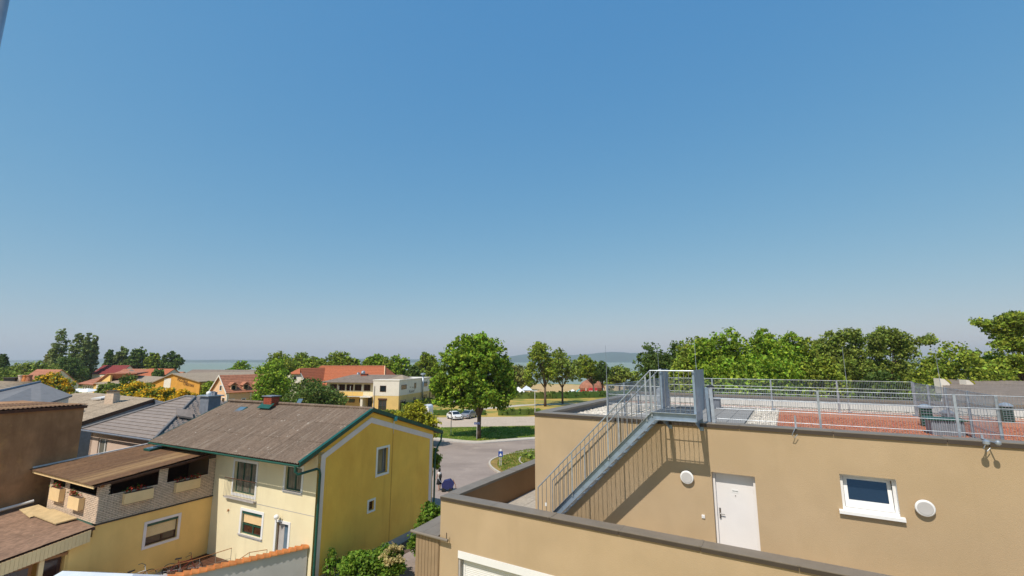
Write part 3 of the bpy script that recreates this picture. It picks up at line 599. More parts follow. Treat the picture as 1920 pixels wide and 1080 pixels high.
for (u_, v_, z1, lab) in ((-5.0, 14.22, 0.52, 'thin lightning rod at the left front corner of the roof railing'), (-5.12, 21.7, 0.75, 'thin lightning rod at the far left corner of the roof, seen over the stair rail'), (-2.24, 13.95, 0.73, 'thin lightning rod rising from the stair landing end plate'), (1.88, 21.7, 0.58, 'thin lightning rod behind the far roof railing, before the loose acacia trees'), (4.6, 21.9, 0.5, 'thin lightning rod at the far right of the roof, near the neighbouring brown roof')):
    t = thing('lightning_rod', lab, 'lightning rod', FA, (u_, v_, CO if u_ < -7 else DECK), 'lightning rods on the roof')
    zb = CO if (u_ < -7 or v_ < 14.1) else DECK
    part(MB().pipe([(u_, v_, zb), (u_, v_, (zb+z1)/2), (u_-0.01, v_, z1)], [0.011, 0.009, 0.005], 6), 'rod', 'galv', t); part(MB().lathe((u_, v_, zb), [(.07, 0), (.07, .04), (.03, .06)], 10), 'foot', 'metalgrey', t)
t = thing('roof_ladder', 'two leaning galvanised steel channels at the right end of the stair landing', 'steel channel', FA, (-1.97, 14.15, DECK))
part(MB().extrude([(-2.04, 13.95, CO+.01), (-1.96, 13.95, CO+.01), (-1.96, 14.0, CO+.01), (-2.04, 14.0, CO+.01)], (-0.02, 0.05, 0.92)), 'channel', 'galvplate', t); part(MB().extrude([(-1.9, 13.85, CO+.01), (-1.82, 13.85, CO+.01), (-1.82, 13.9, CO+.01), (-1.9, 13.9, CO+.01)], (-0.05, 0.12, 0.90)), 'channel', 'galv', t)

# ---- outside steel stair
VO = 12.62; VI = 13.56; PZ = -1.32; LU0 = -3.21; LU1 = -2.10
st = thing('steel_stair', 'galvanised steel stair climbing the beige wall from the terrace to the roof', 'staircase', FA, (-6.75, VO, FL))
foot = (-6.9, FL)
run = PZ-FL; u_foot = LU0-run*1.0
def stringer(v0, v1):
    hgt = 0.19; k = hgt*1.414
    P = [(u_foot, FL), (LU0, PZ), (LU1, PZ), (LU1, PZ-hgt), (LU0+0.09, PZ-hgt), (u_foot+k, FL)]
    return MB().extrude([(p[0], v0, p[1]) for p in P], (0, v1-v0, 0))
so_ = part(stringer(VO, VO+0.012), 'stringer', 'galvplate', st)
def flange(v0, v1):
    mb = MB(); a = 0.19
    mb.extrude([(u_foot, v0, FL), (LU0, v0, PZ), (LU0, v0, PZ-0.014), (u_foot+0.014, v0, FL)], (0, v1-v0, 0)); mb.box(LU0, LU1, v0, v1, PZ-0.014, PZ)
    mb.extrude([(u_foot+a*1.414-0.02, v0, FL), (LU0+0.09, v0, PZ-a), (LU0+0.09, v0, PZ-a-0.012), (u_foot+a*1.414, v0, FL)], (0, v1-v0, 0)); mb.box(LU0+0.09, LU1, v0, v1, PZ-a-0.012, PZ-a)
    return mb
part(flange(VO-0.075, VO), 'flange', 'galv', so_)
bl = mesh_of(MB().lathe((0, -0.008, 0), [(0.011, 0), (0.011, -0.008)], 6, 'y'), 'bolt', M['galv'])
for k in range(1, 17):
    uu = u_foot+0.13+k*(run/17.0); piece(bl, 'bolt', so_, (uu, VO, FL+k*(run/17.0)-0.0))
si_ = part(stringer(VI, VI+0.012), 'stringer', 'galvplate', st)
trd = MB()
for i in range(12): trd.box(-0.105+i*0.0185, -0.099+i*0.0185, 0, VI-VO-0.02, -0.025, 0.0)
trd.box(-0.105, 0.105, 0, 0.006, -0.03, 0.0).box(-0.105, 0.105, VI-VO-0.03, VI-VO-0.02, -0.03, 0.0).box(-0.11, -0.105, 0, VI-VO-0.02, -0.03, 0.0); tm = mesh_of(trd, 'tread', M['galv'])
NT = 17
for k in range(1, NT): piece(tm, 'tread', st, (u_foot+0.128+k*(run/NT), VO+0.014, FL+k*(run/NT)))
ld = MB()
for i in range(3): ld.box(LU0+0.02, LU1-0.02, VO+0.05+i*0.4, VO+0.056+i*0.4, PZ-0.03, PZ-0.004)
for i in range(34): ld.box(LU0+0.03+i*0.0315, LU0+0.034+i*0.0315, VO+0.02, VI+0.5, PZ-0.03, PZ-0.004)
part(ld, 'landing_grating', 'galv', st)
part(MB().box(LU1, LU1+0.012, VO-0.058, VI+0.012, PZ-0.20, PZ), 'end_channel', 'galvplate', st)
for u_ in (LU0+0.22, LU1-0.06):
    bk = MB().extrude([(u_-0.05, VO+0.2, PZ-0.21), (u_-0.05, VW-0.003, PZ-0.21), (u_-0.05, VW-0.003, PZ-0.52), (u_-0.05, VW-0.06, PZ-0.52)], (0.012, 0, 0)); bk.box(u_-0.05, u_+0.05, VO+0.1, VW-0.003, PZ-0.215, PZ-0.203); bk.box(u_-0.05, u_+0.05, VW-0.015, VW-0.003, PZ-0.55, PZ-0.215)
    part(bk, 'wall_bracket', 'galvplate', st)
# side plates of the way onto the roof
def plate(u0, v0, v1, z0, z1, lab=None):
    mb = MB().box(u0-0.006, u0+0.006, v0, v1, z0, z1); mb.box(u0-0.05, u0+0.006, v0-0.005, v0, z0, z1); mb.box(u0-0.05, u0+0.006, v1, v1+0.005, z0, z1)
    return part(mb, 'side_plate', 'galvplate', st)
plate(LU1, VO+0.03, 14.22, PZ, -0.22); plate(-3.16, 13.66, 14.5, PZ-0.0, -0.22)
# railings of the stair: handrail, posts, balusters one by one
def stair_rail(v, u_end, with_land, label=None):
    rl = part(MB().pipe([(u_foot+0.23, v, FL+0.02), (u_foot+0.23, v, FL+1.31), (LU0, v, PZ+1.08)] + ([(u_end, v, PZ+1.08)] if with_land else [(LU0+0.08, v, PZ+1.10)]), 0.018, 8), 'handrail', 'galv', st)
    bm_ = mesh_of(MB().tube((0, 0, 0), (0, 0, 1.07), 0.0085, 6), 'baluster', M['galvdull'])
    pm_ = mesh_of(MB().box(-0.02, 0.02, -0.006, 0.006, -0.12, 1.06), 'post', M['galv'])
    n = 25
    for i in range(1, n):
        uu = u_foot+0.23+(LU0-u_foot-0.23)*i/n; zz = FL+(uu-u_foot)
        if i % 8 == 0: piece(pm_, 'post', rl, (uu, v, zz+0.02-0.02))
        else: piece(bm_, 'baluster', rl, (uu, v, zz-0.01))
    if with_land:
        piece(pm_, 'post', rl, (LU0, v, PZ))
        for i in range(1, 9): piece(bm_, 'baluster', rl, (LU0+(LU1-LU0)*i/9, v, PZ))
    return rl
stair_rail(VO-0.03, LU1, True); stair_rail(VI, LU1, False)
t = thing('rail_tag', 'small white reflector clipped to the foot of the stair railing', 'reflector', FA, (u_foot+0.5, VO-0.06, FL+0.9))
part(MB().box(u_foot+0.48, u_foot+0.53, VO-0.075, VO-0.062, FL+0.84, FL+0.93), 'plate', 'white', t)

# mast close to the camera, top left
mp_ = at(-16, 40, 2.3)
t = thing('antenna_mast', 'tall grey-blue metal mast at the top left edge, close to the viewer', 'mast', W, (mp_.x, mp_.y, 0))
part(MB().pipe([(mp_.x, mp_.y, 0), (mp_.x, mp_.y, 16)], 0.05, 20), 'pole', 'galv', t, smooth=True); part(MB().box(mp_.x-.2, mp_.x+.2, mp_.y-.2, mp_.y+.2, 0, .03), 'foot_plate', 'galv', t)
# ================================================================== YELLOW HOUSE (frame FB)
UG = -19.68; VC = 16.95; VR = 26.6; UHL = -33.6
EZ = -5.1; RZ = -2.78; RV = 20.55
yh = thing('yellow_house', 'yellow gabled house with brown corrugated roof, green verge and white trim band', 'house', FB, (UG, VC, G0))
mc = vwall(VC)
f1 = (-26.35, -24.42, -7.28, -5.60); f2 = (-22.02, -20.78, -6.62, -5.45); f3 = (-25.35, -23.62, -9.28, -8.10); dd = (-22.42, -21.50, -10.55, -8.28)
part(wall(MB(), mc, UHL, UG, G0, -4.56, (f1, f2, f3, dd), 0.35), 'wall', 'cream', yh, 'cream courtyard wall')
g1 = (21.22, 22.08, -6.53, -5.12); g2 = (20.66, 21.08, -8.38, -7.88)
mg = uwall(UG)
part(wall(MB(), mg, VC+0.001, VR, G0, -5.0, (g1, g2), 0.35), 'wall', 'gold', yh, 'ochre gable wall')
part(MB().extrude([(UG, VC+0.001, -5.0), (UG, VR, -5.0), (UG, VR, -4.76), (UG, RV, RZ-0.13), (UG, VC+0.001, -4.52)], (-0.35, 0, 0)), 'gable', 'gold', yh)
part(MB().box(UHL, UG-0.36, VR-0.3, VR, G0, -5.0), 'wall', 'cream', yh)
part(MB().box(UG-0.3, UG+0.03, VC+0.5, VR-0.002, G0, -10.56), 'plinth', 'plinth', yh)
part(MB().extrude([(UG+0.002, 22.44, G0), (UG+0.002, 22.5, G0), (UG+0.002, 22.5, -3.7), (UG+0.002, 22.44, -3.7)], (0.004, 0, 0)), 'wall_joint', 'orangewall', yh)
# trim band on the gable, following the verges
zs = lambda v, off: (RZ-off) - (RV-v)*0.445 if v < RV else (RZ-off) - (v-RV)*0.305
ob_ = [(VC+0.18, G0+0.45), (VC+0.18, zs(VC+0.18, 0.43)), (RV, RZ-0.43), (VR-0.10, zs(VR-0.10, 0.40)), (VR-0.10, G0+0.45)]
ib_ = [(VC+0.46, G0+0.45), (VC+0.46, zs(VC+0.46, 0.74)), (RV, RZ-0.74), (VR-0.40, zs(VR-0.40, 0.72)), (VR-0.40, G0+0.45)]
bnd = MB()
for i in range(4):
    bnd.extrude([(UG+0.002, *ob_[i]), (UG+0.002, *ob_[i+1]), (UG+0.002, *ib_[i+1]), (UG+0.002, *ib_[i])], (0.022, 0, 0))
part(bnd, 'trim_band', 'band', yh)
# roof
EV = 15.8; EE = -4.90
L4 = [(-33.2, EV, EE), (UG+0.10, EV, EE), (UG+0.10, RV, RZ), (-32.95, RV, RZ)]
R4 = [(UG+0.10, 27.45, -4.93), (-33.2, 27.45, -4.93), (-32.95, RV, RZ), (UG+0.10, RV, RZ)]
rf = part(slab(L4, 0.10), 'roof', 'brownwood', yh); part(slab(R4, 0.10), 'roof', 'brownwood', yh)
sheet_roof(rf, L4, 14, 3, 'eternit', seed=3)
sheet_roof(rf, R4, 14, 4, 'eternit', seed=4)
part(MB().pipe([(UG+0.16, RV, RZ+0.075), (-32.9, RV-0.3, RZ+0.075)], 0.085, 10), 'ridge_cap', 'eternit', rf)
def verge(p0, p1, w=0.06, h=0.10):
    mb = MB(); mb.extrude([(p0[0], p0[1], p0[2]+0.10), (p1[0], p1[1], p1[2]+0.10), (p1[0], p1[1], p1[2]-h), (p0[0], p0[1], p0[2]-h)], (w, 0, 0))
    mb.extrude([(p0[0]-0.14, p0[1], p0[2]+0.101), (p1[0]-0.14, p1[1], p1[2]+0.101), (p1[0]-0.14, p1[1], p1[2]+0.115), (p0[0]-0.14, p0[1], p0[2]+0.115)], (0.20, 0, 0)); return mb
for p0, p1 in (((UG+0.12, EV-0.04, EE-0.01), (UG+0.12, RV, RZ)), ((UG+0.12, RV, RZ), (UG+0.12, 27.5, -4.95))): part(verge(p0, p1), 'verge_board', 'green', rf)
part(MB().extrude([(-33.25, EV-0.04, EE-0.14), (-33.0, RV, RZ-0.10), (-33.0, RV, RZ+0.12), (-33.25, EV-0.04, EE+0.08)], (0.05, 0, 0)), 'verge_board', 'green', rf)
part(MB().pipe([(-33.2, EV-0.07, EE-0.06), (UG+0.14, EV-0.07, EE-0.09)], 0.052, 10), 'gutter', 'greendk', rf)
rft = mesh_of(MB().extrude([(-.05, EV+.1, EE-.10), (-.05, VC, EE-.10+(VC-EV-.1)*.442), (-.05, VC, EE-.24+(VC-EV-.1)*.442), (-.05, EV+.1, EE-.2)], (.1, 0, 0)), 'rafter', M['orangewood'])
for i in range(14):
    ob = piece(rft, 'rafter', rf, (-33.0+i*1.02, 0, 0)); 
part(MB().pipe([(UG+0.14, 27.52, -4.98), (-33.0, 27.52, -4.98)], 0.068, 10), 'gutter', 'green', rf)
part(MB().pipe([(UG-0.10, EV-0.07, EE-0.10), (UG-0.10, EV-0.07, EE-0.36), (UG-0.02, EV+0.03, EE-0.50), (UG+0.10, VC-0.15, EE-0.42), (UG+0.12, VC+0.02, EE-0.50), (UG+0.12, VC+0.08, EE-0.72), (UG+0.12, VC+0.08, G0+0.05)], 0.062, 10), 'downpipe', 'green', yh)
part(MB().pipe([(UG+0.05, 27.52, -5.02), (UG+0.06, 27.42, -5.5), (UG+0.1, 26.85, -6.0), (UG+0.10, 26.72, -6.4), (UG+0.10, 26.72, G0+0.05)], 0.062, 10), 'downpipe', 'green', yh)
# small vent on the gable verge
part(MB().box(UG+0.1, UG+0.22, 22.36, 22.56, -3.62, -3.36), 'verge_clip', 'turquoise', yh)
part(MB().extrude([(UG+0.03, 22.42, -3.62), (UG+0.03, 22.52, -3.62), (UG+0.03, 22.47, -4.4)], (0.01, 0, 0)), 'paint_drip', 'white', yh)
# windows and doors
w1 = window(yh, mc, *f1, fr='greendk', gl='glassgrey', rec=0.14, fw=0.07, mull=(-25.72, -25.08), trim=0.14, trimm='white', name='french_window')
w2 = window(yh, mc, *f2, fr='greendk', gl='glassgrey', rec=0.10, fw=0.08, mull=(-21.36,), trim=0.14, trimm='white', sill=0.1)
w3 = window(yh, mc, *f3, fr='greendk', gl='glassred', rec=0.10, fw=0.07, mull=(-24.45,), trans=(-8.80,), trim=0.14, trimm='white', sill=0.12)
part(MB().box(f3[0], f3[1], VC+0.02, VC+0.14, f3[3]-0.14, f3[3]), 'shutter_box', 'green', w3)
sl = mesh_of(MB().box(0, f3[1]-f3[0]-0.16, -0.006, 0.006, 0, 0.048), 'shutter_slat', M['planter'])
for k in range(9): piece(sl, 'shutter_slat', w3, (f3[0]+0.08, VC+0.085, f3[3]-0.19-0.052*k))
window(yh, mg, *g1, fr='metalgrey', gl='glassgrey', rec=0.14, fw=0.07, mull=(21.86,), trim=0.13, trimm='white')
window(yh, mg, *g2, fr='brownwood', gl='glassred', rec=0.12, fw=0.05, trim=0.11, trimm='white')
df = MB(); df.box(dd[0], dd[0]+0.07, VC+0.1, VC+0.16, dd[2], dd[3]).box(dd[1]-0.07, dd[1], VC+0.1, VC+0.16, dd[2], dd[3]).box(dd[0], dd[1], VC+0.1, VC+0.16, dd[3]-0.07, dd[3])
dp = part(df, 'door', 'brownwood', yh); part(MB().box(dd[0]+0.07, dd[0]+0.48, VC+0.11, VC+0.15, dd[2], dd[3]-0.07), 'door_leaf', 'plinth', dp); part(MB().box(dd[0]+0.48, dd[1]-0.07, VC+0.12, VC+0.14, dd[2], dd[3]-0.07), 'pane', 'skyglass', dp)
tr_ = MB()
for a, b, c, e in ((dd[0]-.14, dd[0], dd[2], dd[3]+.14), (dd[1], dd[1]+.14, dd[2], dd[3]+.14), (dd[0], dd[1], dd[3], dd[3]+.14)): tr_.box(a, b, 0.002, 0.025, c, e, mc)
part(tr_, 'surround', 'white', dp)
part(MB().box(-27.0, UG, VC-0.006, VC-0.001, -7.63, -7.60), 'wall_joint', 'plinth', yh)
# french balcony
bal = MB().pipe([(-26.95, VC-0.16, -6.50), (-24.2, VC-0.16, -6.50)], 0.022, 8).pipe([(-26.95, VC-0.16, -7.5), (-24.2, VC-0.16, -7.5)], 0.016, 8)
bl_ = part(bal, 'window_railing', 'brownwood', yh)
bb = mesh_of(MB().tube((0, 0, 0), (0, 0, 1.0), 0.008, 6), 'baluster', M['steel'])
for i in range(22): piece(bb, 'baluster', bl_, (-26.9+i*0.127, VC-0.16, -7.5))
part(MB().box(-26.85, -24.2, VC-0.20, VC-0.002, -7.56, -7.49), 'sill', 'plinth', bl_)
# roof details
def skyl(u, v, wd, ln, parent_frame, nm='roof_light', lab=None, slope=0.5, z=None):
    zz = z if z is not None else (RZ-(RV-v)*0.56+0.10)
    t = thing(nm, lab, 'roof window', FB, (u, v, zz)); P = [(u, v, zz), (u+wd, v, zz), (u+wd, v+ln, zz+ln*slope), (u, v+ln, zz+ln*slope)]
    part(MB().extrude(P, (0, 0, 0.09)), 'frame', 'green', t)
    Q = [(p[0]+(0.07 if i in (0, 3) else -0.07), p[1]+(0.06 if i < 2 else -0.06), p[2]+0.094+(0.04 if i < 2 else -0.04)*slope) for i, p in enumerate(P)]
    part(MB().extrude(Q, (0, 0, 0.012)), 'pane', 'skyglass', t); part(MB().box(u-0.1, u+wd+0.1, v-0.25, v-0.01, zz-0.12, zz-0.02), 'flashing', 'galv', t)
    return t
skyl(-30.75, 19.0, 0.75, 0.8, FB, lab='narrow green-framed roof window near the ridge of the yellow house', slope=0.56)
t = thing('chimney', 'short red brick chimney with green flashing on the yellow house roof', 'chimney', FB, (-28.6, 20.1, RZ))
cu, cv = -28.15, 20.15
part(MB().box(cu-.42, cu+.42, cv-.28, cv+.28, RZ-.35, RZ+.50), 'mortar_core', 'mortar', t)
bk = mesh_of(MB().box(-.12, .12, -.008, .03, -.033, .033), 'brick', M['redbrick'])
for r_ in range(9):
    for c_ in range(3):
        x = cu-.42+.14+.26*c_+(0.07 if r_ % 2 else 0)-0.0
        piece(bk, 'brick', t, (min(x, cu+.30), cv-.285, RZ-.02+.062*r_-.03)).scale = (1, 1, .8)
        ob = piece(bk, 'brick', t, (cu+.425, cv-.18+.18*c_, RZ-.02+.062*r_-.03), PI/2); ob.scale = (.66, 1, .8)
part(MB().box(cu-.5, cu+.5, cv-.36, cv+.36, RZ+.50, RZ+.56), 'cap', 'metalgrey', t)
part(MB().extrude([(cu-.6, cv-.55, RZ-.22), (cu+.6, cv-.55, RZ-.22), (cu+.6, cv-.2, RZ+.06), (cu-.6, cv-.2, RZ+.06)], (0, 0, .03)), 'flashing', 'green', t)
t = thing('satellite_panel', 'tilted pale blue rooflight hatch standing behind the ridge of the yellow house', 'roof hatch', FB, (-26.3, 21.0, RZ))
part(MB().extrude([(-26.6, 20.75, RZ-.08), (-26.2, 20.75, RZ-.08), (-26.1, 20.95, RZ+.36), (-26.5, 20.95, RZ+.36)], (0, .03, 0)), 'lid', 'skyglass', t); part(MB().box(-26.65, -26.1, 20.7, 21.3, RZ-.25, RZ-.09), 'frame', 'galv', t)
t = thing('wall_lamp', 'white globe lamp on a bracket above the courtyard door', 'lamp', FB, (-22.25, VC, -8.0))
part(MB().lathe((-22.2, VC-.22, -8.06), [(.02, 0), (.09, .03), (.13, .1), (.13, .16), (.09, .22), (.02, .25)], 18), 'globe', 'white', t, smooth=True); part(MB().pipe([(-22.2, VC-.22, -8.08), (-22.2, VC-.2, -8.2), (-22.0, VC-.03, -8.22), (-21.98, VC, -8.05)], .018, 8), 'bracket', 'black', t)
t = thing('outside_tap', 'small brown wall fitting left of the shuttered courtyard window', 'wall fitting', FB, (-26.6, VC, -8.2)); part(MB().lathe((-26.55, VC-.06, -8.25), [(.05, 0), (.06, .03), (.05, .06)], 10, 'y').tube((-26.55, VC-.06, -8.25), (-26.55, VC-.1, -8.33), .015), 'knob', 'orangewood', t)

# ================================================================== BRICK BALCONY ANNEX
UA = -28.18; VA = 11.54; UAL = -33.6; BT = -6.42; BB = -7.66
ax = thing('balcony_annex', 'low annex with white brick balcony under a brown corrugated roof and yellow wall below', 'annex', FB, (UA, VA, G0))
ma = uwall(UA)
aw = (13.74, 15.22, -9.38, -8.30)
part(wall(MB(), ma, VA-.05, VC-0.002, G0, BB, (aw,), 0.3), 'wall', 'annexyel', ax); part(MB().box(UA-.3, UA, 10.6, VA-.052, G0, -8.2), 'wall', 'annexyel', ax)
part(MB().box(UAL, UA-0.302, VA+0.02, VC, BB-0.2, BB-0.02), 'balcony_floor', 'concrete', ax)
part(MB().box(UA-0.13, UA-0.03, VA+0.03, VC-0.002, BB, BT-0.01), 'brick_backing', 'mortar', ax)
part(MB().box(UAL, UA-0.03, VA+0.03, VA+0.13, BB, BT-0.01), 'brick_backing', 'mortar', ax)
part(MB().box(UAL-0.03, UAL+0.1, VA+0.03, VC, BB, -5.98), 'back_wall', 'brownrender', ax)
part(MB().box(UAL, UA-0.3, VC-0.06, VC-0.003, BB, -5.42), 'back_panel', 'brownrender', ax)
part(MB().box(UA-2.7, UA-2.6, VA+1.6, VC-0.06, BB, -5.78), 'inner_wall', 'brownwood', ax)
part(MB().box(UA-0.10, UA+0.05, VA-.1, VC-0.003, BB-0.06, BB), 'ledge', 'coping2', ax); part(MB().box(UAL-0.1, UA+0.05, VA-0.12, VA+0.02, BB-0.05, BB-0.0), 'ledge', 'green', ax)
# bricks one by one (largest 300), the rest joined
bw, bh = 0.25, 0.083
bA = mesh_of(MB().box(-0.03, 0.0, -(bw-.018)/2, (bw-.018)/2, -(bh-.02)/2, (bh-.02)/2), 'brick', M['brick'])
bE = mesh_of(MB().box(-(bw-.018)/2, (bw-.018)/2, 0.0, 0.03, -(bh-.02)/2, (bh-.02)/2), 'brick', M['brick'])
rb_ = random.Random(5); cells = []
nrow = int((BT-BB)/bh)
roofz = lambda v: -5.83+(v-11.19)*0.1045
def side_solid(v, z):     # pillars rise above the parapet between the openings
    if z < BT: return True
    top = roofz(v)-0.14
    return z < top and (v < VA+0.42 or 14.02 < v < 14.45 or v > 16.55)
zz = BB+bh/2; r_ = 0
while zz < -5.62:
    v = VA+(0.0 if r_ % 2 else bw/2); segs = [(VA, VA+.42), (14.02, 14.45), (16.55, VC-.004)] if zz > BT else [(VA, VC-.004)]
    for s0, s1 in segs:
        v = s0-(bw/2 if r_ % 2 else 0)
        while v < s1-.04:
            lo, hi = max(v, s0), min(v+bw, s1)
            if hi-lo > .05 and zz+bh/2 < roofz((lo+hi)/2)-0.12: cells.append(('s', (lo+hi)/2, zz, hi-lo))
            v += bw
    for s0, s1 in ([(UAL, UAL+.35), (UAL+1.75, UAL+2.25), (UA-.30, UA)] if zz > BT else [(UAL, UA)]):
        u = s0-(0 if r_ % 2 else bw/2)
        while u < s1-.04:
            lo, hi = max(u, s0), min(u+bw, s1)
            if hi-lo > .05 and zz+bh/2 < -5.94: cells.append(('e', (lo+hi)/2, zz, hi-lo))
            u += bw
    zz += bh; r_ += 1
cells.sort(key=lambda c: (c[0] == 'e' and c[1] < -30.5, c[1] if c[0] == 's' else 12.5))
stuffb = MB()
for i, (k, a, z, ln) in enumerate(cells):
    j = rb_.uniform(-.003, .004)
    if i < 300:
        ob = piece(bA if k == 's' else bE, 'brick', ax, (UA+j, a, z) if k == 's' else (a, VA-j, z))
        if ln < bw-.01: ob.scale = (1, ln/bw, 1) if k == 's' else (ln/bw, 1, 1)
    else:
        if k == 's': stuffb.box(UA-0.03+j, UA+j, a-(ln-.016)/2, a+(ln-.016)/2, z-(bh-.02)/2, z+(bh-.02)/2)
        else: stuffb.box(a-(ln-.016)/2, a+(ln-.016)/2, VA-j, VA+0.03-j, z-(bh-.02)/2, z+(bh-.02)/2)
part(stuffb, 'bricks', 'brick', ax, kind='stuff')
for (v0, v1) in ((VA, VA+0.42), (14.02, 14.45), (16.55, VC-0.003)): part(MB().box(UA-0.13, UA-0.03, v0+0.02, v1, BT-0.01, roofz(v0)-0.14), 'pillar_core', 'mortar', ax)
for (u0, u1) in ((UAL+1.75, UAL+2.1), (UAL, UAL+0.3)): part(MB().box(u0, u1, VA+0.03, VA+0.13, BT-0.01, -5.95), 'pillar_core', 'mortar', ax)
part(MB().extrude([(UA-.14, VA, roofz(VA)-.22), (UA-.14, 16.5, roofz(16.5)-.22), (UA-.14, 16.5, roofz(16.5)-.08), (UA-.14, VA, roofz(VA)-.08)], (.12, 0, 0)), 'lintel', 'brownwood', ax); part(MB().box(UAL-0.4, UA+0.1, VA+0.02, VA+0.12, -6.0, -5.90), 'lintel', 'orangewood', ax)
A4 = [(-35.0, VA-0.35, -5.83), (UA+0.28, VA-0.35, -5.83), (UA+0.28, 16.55, -5.27), (-34.3, 16.55, -5.27)]
rfa = part(slab(A4, 0.07), 'roof', 'brownwood', ax)
sheet_roof(rfa, A4, 7, 3, 'eternit2', seed=7, over=0.10)
part(MB().box(-34.9, UA+0.25, VA-0.36, VA-0.33, -5.96, -5.84), 'eave_board', 'planter', rfa)
part(MB().extrude([(-35.02, VA-0.3, -5.74), (-34.3, 16.6, -5.17), (-34.42, 16.6, -5.17), (-35.16, VA-0.3, -5.74)], (0, 0, 0.06)), 'edge_flashing', 'whitewall', rfa)
t = thing('roof_light', 'small blue-glazed roof window at the top of the annex roof beside the yellow house', 'roof window', FB, (-32.7, 15.6, -5.33)); u, v, zq = -32.9, 15.35, -5.30
part(MB().extrude([(u, v, zq), (u+.75, v, zq), (u+.75, v+.95, zq+.10), (u, v+.95, zq+.10)], (0, 0, .1)), 'frame', 'green', t); part(MB().extrude([(u+.07, v+.07, zq+.108), (u+.68, v+.07, zq+.108), (u+.68, v+.88, zq+.193), (u+.07, v+.88, zq+.193)], (0, 0, .012)), 'pane', 'skyglass', t)
aww = window(ax, ma, *aw, fr='brownwood', gl='glassred', rec=0.12, fw=0.07, mull=(14.55,), trans=(-8.98,), trim=0.13, trimm='band')
part(MB().box(UA-0.15, UA-0.02, aw[0], aw[1], aw[3]-0.14, aw[3]), 'shutter_box', 'greendk', aww)
s2 = mesh_of(MB().box(-0.006, 0.006, 0, aw[1]-aw[0]-0.12, 0, 0.05), 'shutter_slat', M['planter'])
for k in range(10): piece(s2, 'shutter_slat', aww, (UA-0.10, aw[0]+0.06, aw[3]-0.19-0.054*k))
# planters with geraniums
def planter(nm, lab, axis, a0, a1, z0, z1, nflow, seed):
    if axis == 'u': o = (UA, (a0+a1)/2, z0)
    else: o = ((a0+a1)/2, VA, z0)
    t = thing(nm, lab, 'planter', FB, o, 'flower boxes on the brick balcony')
    if axis == 'u': b = MB().box(UA+0.01, UA+0.24, a0, a1, z0, z1); c = MB().box(UA+0.03, UA+0.22, a0+.02, a1-.02, z1-0.001, z1+.012)
    else: b = MB().box(a0, a1, VA-0.24, VA-0.01, z0, z1); c = MB().box(a0+.02, a1-.02, VA-.22, VA-.03, z1-0.001, z1+.012)
    part(b, 'trough', 'planter', t); part(c, 'soil', 'earth', t)
    r = random.Random(seed); lf = MB(); fl = MB(); br = MB()
    for k in range(nflow):
        c0 = a0+(a1-a0)*r.uniform(.05, .95)
        for q in range(16):
            p = (UA+.12+r.gauss(0, .09), c0+r.gauss(0, .10), z1+.06+abs(r.gauss(0, .11))) if axis == 'u' else (c0+r.gauss(0, .1), VA-.12+r.gauss(0, .09), z1+.06+abs(r.gauss(0, .11)))
            s = r.uniform(.025, .05); a = r.uniform(0, 6); b2 = r.uniform(-1, 1); d1 = Vector((math.cos(a), math.sin(a), b2)).normalized()*s; d2 = d1.orthogonal().normalized()*s
            tgt = fl if q % 2 else lf; P = Vector(p); tgt.quad(tuple(P-d1), tuple(P-d2), tuple(P+d1), tuple(P+d2))
    part(lf, 'leaves', 'leafdk', t, kind='stuff'); part(fl, 'blossoms', 'redflower', t, kind='stuff')
planter('flower_box', 'long cream flower box on the shaded brick side, left of the middle pillar', 'u', 12.5, 13.75, -7.0, -6.5, 6, 1)
planter('flower_box', 'long cream flower box on the shaded brick side, right near the yellow house', 'u', 14.82, 16.05, -7.0, -6.5, 10, 2)
planter('flower_box', 'square cream flower box on the sunlit brick end, nearer the concrete wall', 'v', -32.85, -31.7, -7.06, -6.46, 6, 3)
planter('flower_box', 'square cream flower box on the sunlit brick end, nearer the brick corner', 'v', -30.65, -29.5, -7.18, -6.62, 8, 4)

# lower veranda wing running towards the viewer
lw = thing('veranda_wing', 'low wing with an old felt roof, cream fascia boards and a timber veranda', 'annex', FB, (UA, 8.0, G0))
Q4 = [(-35.1, 4.5, -8.62), (UA+0.30, 4.5, -8.70), (UA+0.30, VA-0.1, -7.72), (-35.1, VA-0.1, -7.66)]
lr = part(slab(Q4, 0.10), 'roof', 'brownwood', lw)
sheet_roof(lr, Q4, 6, 4, 'felt', pitch=0.15, amp=0.006, seed=12)
fb = mesh_of(MB().box(0, 0.02, -0.062, 0.062, -0.52, 0.0), 'fascia_board', M['planter'])
for i in range(52):
    v = 4.6+0.13*i
    piece(fb, 'fascia_board', lw, (UA+0.31, v, -8.70+(v-4.5)*0.98/6.94-0.03))
part(MB().box(UA-3.4, UA-3.2, 4.5, 11.3, G0, -8.2), 'back_wall', 'annexyel', lw)
part(MB().box(UA-3.4, UA-0.0, 10.605, 10.72, G0, -8.1), 'end_wall', 'annexyel', lw)
post = mesh_of(MB().box(-0.08, 0.08, -0.08, 0.08, 0, 2.55), 'post', M['planter'])
for v in (9.75, 8.3, 6.8, 5.3): piece(post, 'post', lw, (UA+0.12, v, G0))
part(MB().box(UA+0.04, UA+0.2, 4.5, 10.6, -8.62, -8.5), 'beam', 'orangewood', lw)
for v0, v1, mm in ((9.86, 10.55, 'brownwood'), (8.45, 9.6, 'orangewood'), (7.0, 8.2, 'orangewood')):
    wq = part(MB().box(UA-0.3, UA-0.24, v0, v1, G0, -8.62), 'timber_panel', mm, lw)
    part(MB().box(UA-0.24, UA-0.235, v0+.12, v1-.12, -9.8, -8.85), 'pane', 'glassred', wq)
t = thing('cover_sheet', 'pale weathered board lying on the veranda roof below the brick balcony', 'board', FB, (-31.5, 11.1, -7.7))
